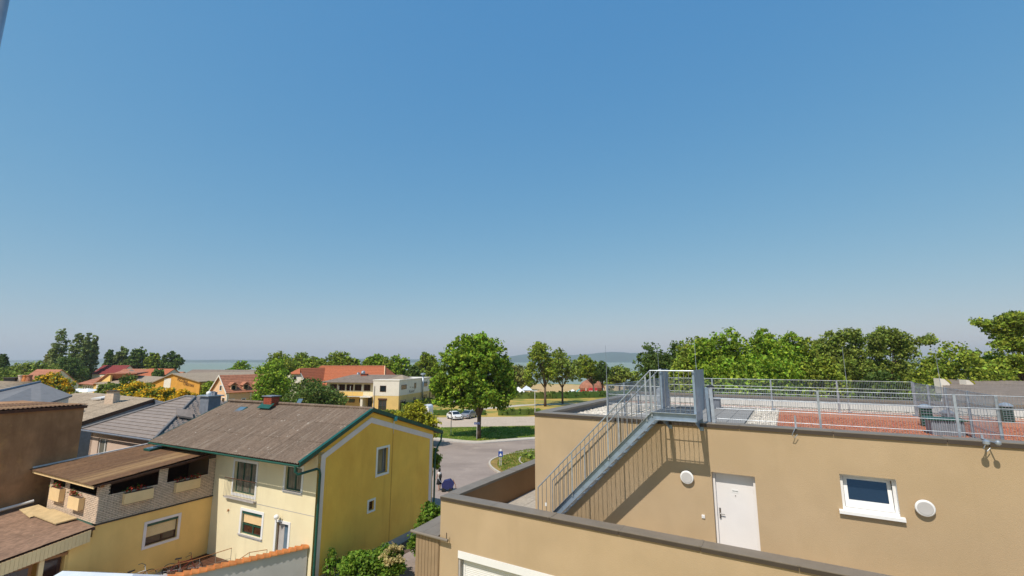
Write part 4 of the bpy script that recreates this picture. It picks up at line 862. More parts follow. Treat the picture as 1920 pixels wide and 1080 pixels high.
part(MB().extrude([(-34.4, 10.75, -7.66), (-32.4, 10.55, -7.70), (-32.3, 11.35, -7.58), (-34.2, 11.4, -7.56)], (0, 0, .03)), 'sheet', 'fadedboard', t)
t = thing('cover_sheet', 'second pale board overlapping on the veranda roof, nearer the brick corner', 'board', FB, (-30.5, 11.1, -7.7))
part(MB().extrude([(-32.6, 10.7, -7.66), (-29.9, 10.7, -7.68), (-29.6, 11.35, -7.56), (-32.4, 11.4, -7.54)], (0, 0, .05)), 'sheet', 'fadedboard', t)
t = thing('roof_pipe', 'pale grey pipe lying along the foot of the tall concrete wall', 'pipe', FB, (-34.6, 10.5, -7.5)); part(MB().pipe([(-34.85, 9.9, -7.60), (-34.5, 11.3, -7.36)], .075, 12), 'pipe', 'whitewall', t)

# tall stained wall of the neighbour on the left
UCW = -35.2
cw = thing('concrete_wall_building', 'tall windowless stained concrete side wall with a dark corrugated roof edge', 'building', FB, (UCW, 13.1, G0))
part(MB().box(UCW-9, UCW, 1.0, 13.1, G0, -2.62), 'wall', 'concrete', cw)
C4 = [(UCW+0.12, 1.0, -2.56), (UCW+0.12, 13.22, -2.56), (UCW-9, 13.22, -2.75), (UCW-9, 1.0, -2.75)]
sheet_roof(part(slab(C4, 0.06), 'roof', 'brownwood', cw), C4, 11, 3, 'eternit2', seed=21, over=0.03)
part(MB().box(UCW-0.02, UCW+0.10, 1.0, 13.2, -2.72, -2.60), 'edge_board', 'brownwood', cw)
part(MB().box(UCW+0.001, UCW+0.012, 7.0, 13.0, -8.1, -7.95), 'base_flashing', 'greendk', cw)

# garden wall with clay tile coping
p0 = Vector((-20.02, 16.93, 0)); p1 = Vector((-22.21, 12.47, 0)); dv_ = (p1-p0); p2 = p0+dv_*1.9
gw = thing('garden_wall', 'grey rendered garden wall capped with orange clay tiles', 'wall', FB, (-22.0, 12.5, G0))
nn = Vector((-dv_.y, dv_.x, 0)).normalized()*0.12
part(MB().extrude([(p0.x-nn.x, p0.y-nn.y, G0), (p2.x-nn.x, p2.y-nn.y, G0), (p2.x+nn.x, p2.y+nn.y, G0), (p0.x+nn.x, p0.y+nn.y, G0)], (0, 0, 1.93)), 'masonry', 'greywall', gw)
n = int((p2-p0).length/0.27); dt = (p2-p0)/n; ang = math.atan2(dt.y, dt.x)
prf = []
for k in range(9):
    a = PI*k/8; prf.append((0.0, -0.23*math.cos(a), 0.02+0.15*math.sin(a)))
tlm = MB(); L_ = 0.32
tlm.add([(x, y, z) for x, y, z in prf]+[(L_, y*0.84, z*0.72) for x, y, z in prf], [(i, i+1, 9+i+1, 9+i) for i in range(8)]+[tuple(range(9)), tuple(range(17, 8, -1))])
tme = mesh_of(tlm, 'roof_tile', M['otile'])
for i in range(n):
    p = p0+dt*(i+0.0); z = -9.07+(0.10 if i < int(n*0.45) and False else 0)
    ob = piece(tme, 'roof_tile', gw, (p.x+dt.x, p.y+dt.y, z+rr.uniform(-.006, .006)), ang+PI+rr.uniform(-.03, .03)); ob.rotation_euler.y = 0.10
# canvas pavilion roof in the yard
cp = thing('canvas_pavilion', 'pale canvas pavilion roof with a blue stripe at the bottom left', 'pavilion', FB, (-25.5, 9.8, G0))
a, b = Vector((-28.0, 10.75, -9.25)), Vector((-23.4, 12.75, -9.3)); back = (a-b).normalized(); fwd = Vector((back.y, -back.x, 0)); fwd = fwd if fwd.y < 0 else -fwd
c = b+fwd*3.4+Vector((0, 0, -.45)); d = a+fwd*3.4+Vector((0, 0, -.45)); r0 = a+fwd*1.2-back*0.9+Vector((0, 0, .42)); r1 = b+fwd*1.2+back*0.9+Vector((0, 0, .42))
a.z -= .12; b.z -= .12
cm = MB()
for tri in ((a, b, r1, r0), (b, c, r1), (c, d, r0, r1), (d, a, r0)): cm.extrude([tuple(p) for p in tri], (0, 0, -.02))
part(cm, 'canvas', 'canvas', cp)
s0, s1 = a.lerp(b, .30), a.lerp(b, .42); q0, q1 = r0.lerp(r1, .40), r0.lerp(r1, .62)
part(MB().extrude([tuple(p+Vector((0, 0, .012))) for p in (s0, s1, q1, q0)], (0, 0, .006)), 'stripe', 'blueband', cp)
for p in (a, b, c, d): part(MB().tube((p.x, p.y, G0), (p.x, p.y, p.z), .035, 8), 'pole', 'galv', cp)
# steps, platform and thin rails in the corner of the yard
t = thing('yard_steps', 'dark timber platform and step in the inner corner of the courtyard', 'platform', FB, (-27.5, 15.6, G0))
for k in range(9): part(MB().box(UA+0.02, UA+2.3, 14.7+k*0.245, 14.7+k*0.245+0.225, G0+0.006, G0+0.22), 'board', 'brownwood', t)
part(MB().box(UA+.02, UA+2.35, 14.3, 14.65, G0+0.006, G0+0.11), 'step', 'plinth', t)
def yard_rail(lab, pts, hgt, nb):
    t = thing('hand_rail', lab, 'handrail', FB, pts[0]); P = [Vector(p) for p in pts]
    part(MB().pipe([(p.x, p.y, p.z+hgt) for p in P], .018, 6), 'top_rail', 'orangewood', t); part(MB().pipe([(p.x, p.y, p.z+hgt*.5) for p in P], .010, 6).pipe([(p.x, p.y, p.z+hgt*.25) for p in P], .010, 6), 'lower_rail', 'steel', t)
    pm = mesh_of(MB().tube((0, 0, 0), (0, 0, hgt), .014, 6), 'post', M['steel'])
    for k in range(nb):
        s = k/(nb-1)*(len(P)-1); i = min(int(s), len(P)-2); p = P[i].lerp(P[i+1], s-i); piece(pm, 'post', t, tuple(p))
yard_rail('thin metal handrail beside the bicycles in the courtyard corner', [(-26.6, 12.6, G0), (-25.85, 14.8, G0), (-25.6, 16.7, G0)], 1.0, 6)
yard_rail('short thin handrail at the steps of the courtyard door', [(-23.6, 15.3, G0), (-23.35, 16.2, G0+.4), (-22.75, 16.75, G0+.45)], .95, 3)
# ================================================================== NEIGHBOURING ROOFS, upper left
pk = thing('pink_house', 'pale pink house with grey hipped tile roof behind the brick annex', 'house', FB, (-40, 17.4, G0))
PZ_ = -5.1; pe0, pe1, pr1, pr0 = (-45.5, 17.0, PZ_), (-35.3, 17.0, PZ_), (-39.2, 21.4, -2.8), (-40.4, 21.4, -2.8)
pw_ = (-43.75, -42.35, -6.95, -5.65)
part(wall(MB(), vwall(17.4), -45.0, -35.3, G0, PZ_-0.08, (pw_,), 0.3), 'wall', 'pink', pk)
part(wall(MB(), uleft(-45.0), 17.4, 26.5, G0, PZ_-0.08, (), 0.3), 'wall', 'pink', pk)
window(pk, vwall(17.4), *pw_, fr='white', gl='glassgrey', rec=.08, fw=.09, mull=(-42.85,))
def courses(parent, corners, n, material, th=0.045, name='tile_course', cols=1):
    """stepped tile courses, each course its own strip, lower edge proud"""
    e0, e1, r1, r0 = [Vector(c) for c in corners]; nrm = (e1-e0).cross(r0-e0).normalized(); nrm = nrm if nrm.z > 0 else -nrm
    for k in range(n):
        a, b = e0.lerp(r0, k/n), e1.lerp(r1, k/n); c, d = e1.lerp(r1, (k+1)/n), e0.lerp(r0, (k+1)/n)
        for j in range(cols):
            a2, b2 = a.lerp(b, j/cols), a.lerp(b, (j+1)/cols-.002*(cols > 1)); c2, d2 = d.lerp(c, (j+1)/cols-.002*(cols > 1)), d.lerp(c, j/cols)
            mb = MB().add([tuple(x) for x in (a2, b2, b2+nrm*th, a2+nrm*th, c2+nrm*.004, d2+nrm*.004, c2, d2)], [(0, 1, 2, 3), (3, 2, 4, 5), (0, 3, 5, 7), (1, 6, 4, 2)])
            part(mb, name, material, parent)
pr = part(MB().add([pe0, pe1, pr1, pr0], [(0, 1, 2, 3)]), 'roof', 'greytile', pk)
courses(pr, (pe0, pe1, pr1, pr0), 14, 'greytile')
# right hip: scalloped tiles
hb0, hb1, ht = Vector(pe1), Vector((-35.0, 26.5, PZ_)), Vector(pr1)
sc = MB(); nr = (hb1-hb0).cross(ht-hb0).normalized(); nr = nr if nr.z > 0 else -nr
ht2 = Vector((-39.2, 22.3, -2.8)); rows = 20
for k in range(rows):
    A, B = hb0.lerp(ht, k/rows), hb1.lerp(ht2, k/rows); up = (hb0.lerp(ht, (k+1)/rows)-A); up = (up - up.project((B-A).normalized())).normalized()*0.42 if True else up
    m_ = max(1, int((B-A).length/0.34)); d = (B-A)/m_
    for i in range(m_):
        c0 = A+d*(i+(0.5 if k % 2 else 0)+.5)+nr*.03
        sc.add([tuple(c0), tuple(c0+d*.46+up*.45), tuple(c0+up-nr*.02), tuple(c0-d*.46+up*.45), tuple(c0-nr*.03), tuple(c0+d*.46+up*.45-nr*.03), tuple(c0-d*.46+up*.45-nr*.03)], [(0, 1, 2, 3), (0, 4, 5, 1), (0, 3, 6, 4)])
part(sc, 'scalloped_tiles', 'greytile', pr, kind='stuff')
part(MB().add([tuple(hb0), tuple(hb1), tuple(ht2), tuple(ht)], [(0, 1, 2, 3)]), 'roof_deck', 'slate', pr)
part(MB().pipe([tuple(hb0+nr*.06), tuple(ht+nr*.06)], .085, 8), 'hip_cap', 'slate', pr); part(MB().pipe([(pr1[0], pr1[1], pr1[2]+.05), (pr0[0], pr0[1], pr0[2]+.05)], .085, 8), 'ridge_cap', 'slate', pr)
part(MB().pipe([(pe0[0], pe0[1], pe0[2]+.08), (pr0[0], pr0[1], pr0[2]+.06)], .09, 8), 'verge_cap', 'slate', pr)
part(MB().pipe([(-45.5, 16.93, PZ_-.05), (-35.3, 16.93, PZ_-.05)], .065, 8), 'gutter', 'metalgrey', pr)
t = thing('clad_chimney', 'large blue-grey metal-clad chimney with a silver cowl on the pink house roof', 'chimney', FB, (-37.8, 22.2, -4))
cu, cv, cz = -36.9, 21.3, -4.0
part(MB().box(cu-.55, cu+.55, cv-.45, cv+.45, cz-.6, -2.62), 'shaft', 'metalgrey', t); part(MB().box(cu-.72, cu+.72, cv-.6, cv+.6, -2.62, -2.54), 'cover_plate', 'galv', t)
part(MB().lathe((cu-.3, cv, -2.54), [(.12, 0), (.17, .06), (.19, .16), (.12, .25), (.03, .28)], 14), 'cowl', 'white', t, smooth=True); part(MB().lathe((cu+.25, cv, -2.54), [(.1, 0), (.1, .22), (.14, .24), (.14, .28)], 12).box(cu+.42, cu+.62, cv-.1, cv+.1, -2.54, -2.3), 'pots', 'metalgrey', t)
t = thing('roof_light', 'open pale-framed roof window in the scalloped grey tiles of the pink house', 'roof window', FB, (-36.6, 19.7, -4.3))
q = Vector((-36.9, 19.1, -3.95)); part(MB().extrude([tuple(q), tuple(q+Vector((.35, .9, -.25))), tuple(q+Vector((-.35, 1.1, .25))), tuple(q+Vector((-.7, .2, .45)))], (0, 0, .12)), 'frame', 'greytile', t)

r2 = thing('corrugated_roof_house', 'brown corrugated roof with a dark verge and grey gable, behind the pink house', 'house', W, (-36, 44, 0))
def poly_at(pts): return [tuple(at(x, y, Y)) for x, y, Y in pts]
T_ = poly_at([(62, 812, 37.5), (155, 791, 38.5), (287, 749, 47), (262, 746, 52), (140, 738, 53), (60, 752, 48)])
a_, b_, c_, d_ = poly_at([(150, 793, 38.5), (289, 748.5, 47), (140, 738, 53), (20, 775, 44)])
rw = part(slab((a_, b_, c_, d_), .1), 'roof', 'brownwood', r2); sheet_roof(rw, (a_, b_, c_, d_), 10, 5, 'eternit3', pitch=.2, amp=.02, seed=31)
B0, B1, B2 = [Vector(p) for p in poly_at([(151, 801, 38.7), (289, 752, 47.3), (318, 758, 45)])]
part(MB().extrude([(a_[0], a_[1], 0), (b_[0], b_[1], 0), (b_[0], b_[1], b_[2]-.12), (a_[0], a_[1], a_[2]-.12)], (-.25, .2, 0)), 'gable_wall', 'metalgrey', r2)
part(MB().extrude([tuple(Vector(a_)+Vector((0.05, -.05, -.28))), tuple(Vector(b_)+Vector((.05, -.05, -.28))), tuple(Vector(b_)+Vector((.05, -.05, .06))), tuple(Vector(a_)+Vector((.05, -.05, .06)))], (-.05, .04, 0)), 'verge_board', 'brownwood', r2)
e_ = at(300, 751, 50); part(MB().extrude([tuple(b_), (e_.x, e_.y, e_.z), tuple(Vector(c_)+Vector((2, .5, 0))), c_], (0, 0, .05)), 'roof_back', 'eternit3', r2)
part(MB().extrude([(b_[0], b_[1], 0), (b_[0]+2.8, b_[1]-1.2, 0), (b_[0]+2.8, b_[1]-1.2, b_[2]-.35), (b_[0], b_[1], b_[2]-.12)], (-.1, .3, 0)), 'side_wall', 'metalgrey', r2)
ch = at(210, 752, 46); t = thing('chimney', 'whitewashed brick chimney rising from the brown corrugated roof at the left', 'chimney', W, (ch.x, ch.y, ch.z))
part(MB().box(ch.x-.42, ch.x+.42, ch.y-.4, ch.y+.4, ch.z-.5, ch.z+.62).box(ch.x-.36, ch.x+.36, ch.y-.34, ch.y+.34, ch.z+.62, ch.z+.95), 'shaft', 'brick', t); part(MB().box(ch.x-.5, ch.x+.5, ch.y-.46, ch.y+.46, ch.z+.95, ch.z+1.03), 'cap', 'coping2', t)
q = at(190, 746, 48); t = thing('roof_light', 'small pale roof window left of the whitewashed chimney', 'roof window', W, tuple(q)); part(MB().extrude([(q.x-.6, q.y-.5, q.z-.12), (q.x+.4, q.y-.5, q.z-.12), (q.x+1.1, q.y+.9, q.z+.1), (q.x+.1, q.y+.9, q.z+.1)], (0, 0, .14)), 'frame', 'whitewall', t)
r1_ = thing('hip_roof_house', 'low house with a slate-grey hip coloured darker as its shaded side and a brown tiled slope at the far left edge', 'house', W, (-42, 38, 0))
ap, rt, rb2, lb, lv_, tl_ = poly_at([(75, 717, 44), (136, 741, 42), (78, 759, 37), (-60, 772, 31), (-60, 748, 37), (-60, 712, 47)])
s1_ = part(MB().extrude([ap, rt, rb2], (0, 0, -.15)).extrude([ap, rb2, lb, lv_], (0, 0, -.15)), 'roof', 'slate', r1_)  # slate grey here also carries the shade of the slope turned from the sun
s2_ = part(MB().extrude([ap, lv_, tl_], (0, 0, -.12)), 'roof', 'eternit3', r1_, 'brown tiled slope')
part(MB().pipe([(ap[0], ap[1], ap[2]+.05), (lv_[0], lv_[1], lv_[2]+.05)], .12, 6), 'hip_cap', 'metalgrey', s1_)
courses(s2_, (lv_, ap, Vector(ap).lerp(Vector(tl_), .15), tl_), 8, 'eternit3')
part(MB().extrude([(rt[0]-.3, rt[1], 0), (rb2[0]-.3, rb2[1]+.2, 0), (rb2[0]-.3, rb2[1]+.2, rb2[2]-.16), (rt[0]-.3, rt[1], rt[2]-.16)], (-.3, 0, 0)).extrude([(rb2[0]-.3, rb2[1]+.2, 0), (lb[0], lb[1]+.2, 0), (lb[0], lb[1]+.2, lb[2]-.16), (rb2[0]-.3, rb2[1]+.2, rb2[2]-.16)], (0, .3, 0)), 'wall', 'offwhite', r1_)
def small_box(nm, lab, cat, px, py, Y, w_, h_, material, capm='coping2'):
    q = at(px, py, Y); t = thing(nm, lab, cat, W, (q.x, q.y, q.z)); part(MB().box(q.x-w_/2, q.x+w_/2, q.y-.4, q.y+.4, q.z-.7, q.z+h_), 'shaft', material, t); part(MB().box(q.x-w_/2-.08, q.x+w_/2+.08, q.y-.48, q.y+.48, q.z+h_, q.z+h_+.08), 'cap', capm, t); return t
small_box('chimney', 'wide black chimney box on the brown slope at the far left', 'chimney', 25, 716, 46, 1.1, .36, 'black')
for k, (x, m_, lb_) in enumerate(((38, 'pink', 'pale plastered chimney pot right of the black chimney box'), (47, 'otile', 'bright orange clay chimney pot, left of the pair'), (54, 'rooftile2', 'faded red clay chimney pot, right of the pair'))):
    q = at(x, 715, 46); t = thing('chimney_pot', lb_, 'chimney pot', W, tuple(q), 'clay chimney pots on the far left roof'); part(MB().lathe(tuple(q), [(.28, -.4), (.25, .1), (.20, .45), (.24, .5), (.24, .62)], 12), 'pot', m_, t)

# ================================================================== HOUSES FURTHER OFF
def gable_house(nm, lab, F, o, x0, x1, y0, y1, eave, rid, wm, rm, axis='x', over=.3, n=9, half=0.0, bands=None, sink=0):
    """ridge along local x (gables at x0/x1) or along y; z above ground, heights given"""
    t = thing(nm, lab, 'house', F, o)
    zb = o[2]
    if axis == 'x':
        ym = (y0+y1)/2
        part(MB().box(x0, x1, y0, y1, zb, zb+eave), 'wall', wm, t)
        for x, sgn in ((x0, 1), (x1, -1)):
            tr = [(x, y0, zb+eave), (x, y1, zb+eave), (x, ym, zb+rid-.1)]
            part(MB().extrude(tr, (sgn*.25, 0, 0)), 'gable', wm, t)
        k = (rid-eave)/((y1-y0)/2); e = zb+eave-over*k
        A = [(x0-over, y0-over, e), (x1+over, y0-over, e), (x1+over, ym, zb+rid), (x0-over, ym, zb+rid)]
        B = [(x1+over, y1+over, e), (x0-over, y1+over, e), (x0-over, ym, zb+rid), (x1+over, ym, zb+rid)]
    else:
        xm = (x0+x1)/2
        part(MB().box(x0, x1, y0, y1, zb, zb+eave), 'wall', wm, t)
        for y, sgn in ((y0, 1), (y1, -1)):
            part(MB().extrude([(x0, y, zb+eave), (x1, y, zb+eave), (xm, y, zb+rid-.1)], (0, sgn*.25, 0)), 'gable', wm, t)
        k = (rid-eave)/((x1-x0)/2); e = zb+eave-over*k
        A = [(x1+over, y0-over, e), (x1+over, y1+over, e), (xm, y1+over, zb+rid), (xm, y0-over, zb+rid)]
        B = [(x0-over, y1+over, e), (x0-over, y0-over, e), (xm, y0-over, zb+rid), (xm, y1+over, zb+rid)]
    for Q in (A, B):
        r_ = part(slab(Q, .12), 'roof', rm, t); courses(r_, Q, n, rm, .05)
    return t
def fwin(t, m, s0, s1, z0, z1, fr='white', gl='glass', trim=0, mull=(), nm='window', trimm='white'):
    """a window set on a far wall: frame proud, pane inside"""
    f = MB(); fw = .08
    for a, b, c, d in ((s0, s1, z0, z0+fw), (s0, s1, z1-fw, z1), (s0, s0+fw, z0+fw, z1-fw), (s1-fw, s1, z0+fw, z1-fw)): f.box(a, b, 0.003, .06, c, d, m)
    for x in mull: f.box(x-.04, x+.04, 0.004, .055, z0+fw, z1-fw, m)
    w_ = part(f, nm, fr, t); part(MB().box(s0+fw, s1-fw, 0.002, .03, z0+fw, z1-fw, m), 'pane', gl, w_)
    if trim:
        tb = MB()
        for a, b, c, d in ((s0-trim, s1+trim, z1, z1+trim), (s0-trim, s1+trim, z0-trim, z0), (s0-trim, s0, z0, z1), (s1, s1+trim, z0, z1)): tb.box(a, b, 0.002, .05, c, d, m)
        part(tb, 'surround', trimm, w_)
    return w_
# -- white and ochre commercial building
c0 = at(746.5, 772.5, 103.5); FC = Frame(10.8, c0.x, c0.y, 0)
cb_ = thing('white_ochre_building', 'two-storey block with white upper and ochre lower walls, bird logo and grey roof', 'building', FC, (0, 0, 0))
H2, H1 = 6.75, 3.45
part(MB().box(-6.3, 0, 0, 19.5, H1, H2), 'upper_wall', 'offwhite', cb_); part(MB().box(-6.3, 0, 0, 24, 0, H1-.002), 'lower_wall', 'yellowlow', cb_)
part(MB().box(-6.4, .1, -.1, 19.6, H2, H2+.22), 'parapet_cap', 'offwhite', cb_); part(MB().box(-6, -.3, 19.5, 24, H1, H2-.6), 'rear_wall', 'orangewall', cb_)
mfc, mrc = vwall(0), uwall(0)
fwin(cb_, mfc, -4.6, -3.1, 3.95+.35, 5.65, 'brownwood', 'glass'); wq = fwin(cb_, mfc, -4.8, -2.9, .25, 2.5, 'brownwood', 'glass', mull=(-3.8,), nm='glazed_door')
part(MB().box(-4.9, -2.8, -.14, -.003, 2.5, 2.85), 'shutter_box', 'brownwood', cb_)
for s0, s1, z0, z1 in ((1.2, 4.0, 4.75, 5.75), (8.6, 9.6, 4.7, 5.9), (14.6, 17.0, 4.75, 5.9), (.9, 3.7, 1.55, 2.35), (8.4, 9.5, 1.6, 2.5), (14.2, 16.8, 1.7, 2.6), (20.6, 23.0, 1.75, 2.6)):
    fwin(cb_, mrc, s0, s1, z0, z1, 'brownwood', 'glass')
part(MB().box(-5.6, 0, -.004, -.002, H1-.04, H1), 'wall_joint', 'plinth', cb_)
part(MB().tube((.35, 13.2, 1.9), (.35, 13.2, H2+.9), .22, 10), 'flue_pipe', 'galv', cb_, smooth=True); part(MB().lathe((.35, 13.2, H2+.9), [(.3, 0), (.62, .05), (.62, .35), (.3, .5)], 14), 'flue_cowl', 'galv', cb_)
part(MB().tube((.12, 18.9, .2), (.12, 18.9, H2-.3), .09, 6), 'downpipe', 'brownwood', cb_)
bd = part(MB().box(.002, .012, 4.6, 11.2, 3.62, 3.64), 'logo_line', 'metalgrey', cb_)
lt = lettering('Kaiser', bd, FC, (.02, 7.2, 3.75), 1.0, 'coping2', (PI/2, 0, PI/2), ext=.004, squash=1.3)
def bird(y, z, s):
    return MB().extrude([(0.004, y-s, z+.35*s), (0.004, y-.45*s, z+.25*s), (0.004, y, z-.1*s), (0.004, y+.5*s, z+.3*s), (0.004, y+s, z+.3*s), (0.004, y+.45*s, z+.5*s), (0.004, y, z+.15*s), (0.004, y-.5*s, z+.5*s)], (.012, 0, 0))
for y, z, s in ((6.2, 4.9, .5), (7.8, 4.75, .6), (9.0, 4.35, .65)): part(bird(y, z, s), 'bird_logo', 'coping2', bd)
# left wing with balcony
part(MB().box(-19, -6.301, 1.4, 12, 0, H1-.3), 'lower_wall', 'yellowlow', cb_); part(MB().box(-19, -6.301, 1.8, 12, H1-.3, H2-.35), 'upper_wall', 'cream', cb_)
for k, (s0, s1) in enumerate(((-18.2, -16.4), (-16.0, -14.3), (-13.9, -12.2), (-11.8, -10.1), (-9.5, -7.9))): fwin(cb_, vwall(1.8), s0, s1, 4.0+.35, 5.75, 'brownwood', 'glassred', mull=((s0+s1)/2,))
for s0, s1 in ((-17.6, -16.2), (-13.0, -11.4), (-10.3, -9.3)): fwin(cb_, vwall(1.4), s0, s1, 1.7, 2.5, 'brownwood', 'glass')
bb_ = part(MB().box(-19, -8.1, -.2, 1.8, H1-.35, H1-.15), 'balcony', 'whitewall', cb_)
bp_ = mesh_of(MB().box(-.62, .62, -.03, .03, 0, .95), 'balcony_panel', M['warmyellow'])
for k in range(8): piece(bp_, 'balcony_panel', bb_, (-18.3+1.3*k, -.2, H1-.15))
bpo = mesh_of(MB().tube((0, 0, 0), (0, 0, 2.2), .05, 6), 'awning_post', M['whitewall'])
for k in range(4): piece(bpo, 'awning_post', bb_, (-17.6+2.9*k, -.16, H1-.15))
en = part(MB().box(-9.0, -6.35, -.9, 1.3, H1-.42, H1-.2), 'entrance_canopy', 'offwhite', cb_); part(MB().box(-8.95, -8.4, -.6, 1.35, 0, H1-.42), 'pillar', 'offwhite', cb_); fwin(cb_, vwall(1.38), -8.1, -6.9, 0.05, 3.0, 'brownwood', 'glass', nm='entrance_door')
part(MB().box(-19, -9.0, -1.4, -1.25, 0, .8), 'low_wall', 'yellowlow', cb_)
part(MB().pipe([(-6.5, 1.2, H2-.5), (-5.9, -.12, H2-1.2), (-5.9, -.12, .1)], .08, 6), 'downpipe', 'plinth', cb_)
# grey hipped roof over the wing, tan hip over the block
gr0 = [(-19.8, .4, H2-.45), (-6.2, .4, H2-.5), (-2.6, 7.2, H2+1.1), (-15.5, 7.2, H2+1.1)]; part(slab(gr0, .15), 'roof', 'greyroof', cb_)
courses(cb_.children[-1], gr0, 8, 'greyroof', .04)
part(MB().extrude([(-6.2, .4, H2-.5), (-.1, 2.5, H2+.23), (2.2-3.2, 10, H2+.24), (-2.6, 7.2, H2+1.1)], (0, 0, -.1)), 'roof', 'eternit3', cb_, 'tan hip slope')
part(slab([(-15.5, 7.2, H2+1.1), (-2.6, 7.2, H2+1.1), (-2.0, 14, H2-.5), (-19, 14, H2-.5)], .12), 'roof', 'greyroof', cb_); part(MB().extrude([(-19.8, .4, H2-.45), (-15.5, 7.2, H2+1.1), (-19.6, 14, H2-.5)], (0, 0, -.1)), 'roof', 'greyroof', cb_)
q = at(683, 706, 112); t = thing('chimney', 'small red brick chimney on the grey roof of the white and ochre building', 'chimney', W, tuple(q)); part(MB().box(q.x-.75, q.x+.75, q.y-.5, q.y+.5, q.z-.9, q.z+.55), 'shaft', 'redbrick', t); part(MB().box(q.x-.85, q.x+.85, q.y-.6, q.y+.6, q.z+.55, q.z+.65), 'cap', 'coping2', t)
for px, s_, lb_ in ((672, .6, 'left of two silver roof ventilators before the red tiled roof'), (681, .75, 'right, taller silver roof ventilator with a domed cap, before the red tiled roof')):
    q = at(px, 700, 118); t = thing('roof_ventilator', lb_, 'ventilator', W, tuple(q), 'silver ventilators'); part(MB().lathe((q.x, q.y, q.z-1.6), [(.6*s_, 0), (.6*s_, 2.2*s_), (.75*s_, 2.3*s_), (.5*s_, 2.9*s_), (.1, 3.05*s_)], 12), 'drum', 'galv', t)
    part(MB().box(q.x+.1*s_, q.x+.5*s_, q.y-.68*s_, q.y-.5*s_, q.z-1.2, q.z+.5*s_), 'louvre', 'metalgrey', t)
# -- red half-hipped house behind it
g0 = at(600, 735, 122); FR = Frame(12, g0.x, g0.y, 0)
rh = thing('red_roof_house', 'long white house with a bright orange-red half-hipped tile roof', 'house', FR, (0, 0, 0))
ez, rz_ = 5.2, 9.75; xa, xb, ya, yb = -6.6, 18.2, 0, 12.5; ym = (ya+yb)/2
part(MB().box(xa, xb, ya, yb, 0, ez), 'wall', 'offwhite', rh)
# main roof: ridge along x from x=-2.5 ; front gable with half hip at left
part(MB().extrude([(xa, ya, ez), (xa, yb, ez), (xa, ym+2.2, rz_-1.5), (xa, ym-2.2, rz_-1.5)], (.3, 0, 0)), 'gable', 'offwhite', rh)
RA = [(xa-.5, ya-.6, ez-.45), (xb+.4, ya-.6, ez-.45), (xb-3.2, ym, rz_), (xa+2.0, ym, rz_)]
ra = part(slab(RA, .15), 'roof', 'rooftile', rh); courses(ra, RA, 13, 'rooftile', .05)
part(slab([(xb+.4, yb+.6, ez-.45), (xa-.5, yb+.6, ez-.45), (xa+2.0, ym, rz_), (xb-3.2, ym, rz_)], .15), 'roof', 'rooftile', rh)
part(MB().extrude([(xb+.4, ya-.6, ez-.45), (xb+.4, yb+.6, ez-.45), (xb-3.2, ym, rz_)], (0, 0, -.12)), 'roof', 'rooftile', rh)
part(MB().pipe([(xa+2, ym, rz_+.08), (xb-3.2, ym, rz_+.08)], .14, 6), 'ridge_cap', 'rooftile2', ra)
part(MB().pipe([(xb-3.2, ym, rz_+.08), (xb+.4, ya-.6, ez-.38)], .14, 6), 'hip_cap', 'peach', ra)
# projecting gable wing facing the viewer
gx0, gx1, gy = -6.6, .6, -6.5; gm = (gx0+gx1)/2+.2; gr = 9.35
part(MB().box(gx0, gx1, gy, ya, 0, ez), 'wall', 'offwhite', rh)
part(MB().extrude([(gx0, gy, ez), (gx1, gy, ez), (gm+1.3, gy, gr-1.15), (gm-1.3, gy, gr-1.15)], (0, .3, 0)), 'gable', 'offwhite', rh)
for Q in ([(gx1+.5, gy-.5, ez-.5), (gx1+.5, ym, ez-.5), (gm, ym, gr), (gm, gy+1.5, gr)], [(gx0-.5, ym, ez-.5), (gx0-.5, gy-.5, ez-.5), (gm, gy+1.5, gr), (gm, ym, gr)]):
    r_ = part(slab(Q, .15), 'roof', 'rooftile', rh); courses(r_, Q, 12, 'rooftile', .05)
part(MB().extrude([(gm-1.7, gy-.5, gr-1.35), (gm+1.7, gy-.5, gr-1.35), (gm, gy+1.5, gr+.02)], (0, 0, -.12)), 'roof', 'rooftile', rh)
fwin(rh, vwall(gy), gm-.5, gm+.4, 6.4, 7.4, 'brownwood', 'glass', trim=.15)
# -- peach house with dormers
q = at(425, 752, 90); FP = Frame(-55, q.x, q.y, 0)
ph = gable_house('peach_house', 'peach house with two dormers in its red roof and white corner trim', FP, (0, 0, 0), 0, 8.5, 0, 7.1, 5.2, 8.35, 'peach', 'rooftile2', 'x', .25, 11)
ph['category'] = 'house'
mpf, mpl = vwall(0), uleft(0)
for s in (1.0, 3.1, 5.4): fwin(ph, mpf, s-.3, s+.3, 2.6, 3.7, 'brownwood', 'glassred', trim=.13)
part(MB().box(-.05, 8.5, -.07, -.002, 4.85, 5.1), 'eave_band', 'offwhite', ph); part(MB().box(-.06, .28, -.07, -.002, 0, 4.85), 'corner_band', 'offwhite', ph); part(MB().box(4.3, 4.55, -.07, -.002, 0, 4.85), 'wall_band', 'offwhite', ph); part(MB().box(-.07, -.002, -.05, .35, 0, 4.85), 'corner_band', 'offwhite', ph)
fwin(ph, mpl, 2.6, 3.4, 5.4, 6.3, 'brownwood', 'glass', trim=.13); fwin(ph, mpl, .9, 1.9, 2.0, 4.0, 'brownwood', 'glassred', trim=.12, nm='red_door')
for a, b in (((-.3, 4.92), (3.55, 8.3)), ((3.55, 8.3), (7.4, 4.92))):
    part(MB().extrude([(-.34, a[0], a[1]-.22), (-.34, b[0], b[1]-.22), (-.34, b[0], b[1]+.12), (-.34, a[0], a[1]+.12)], (-.08, 0, 0)), 'verge_board', 'offwhite', ph)
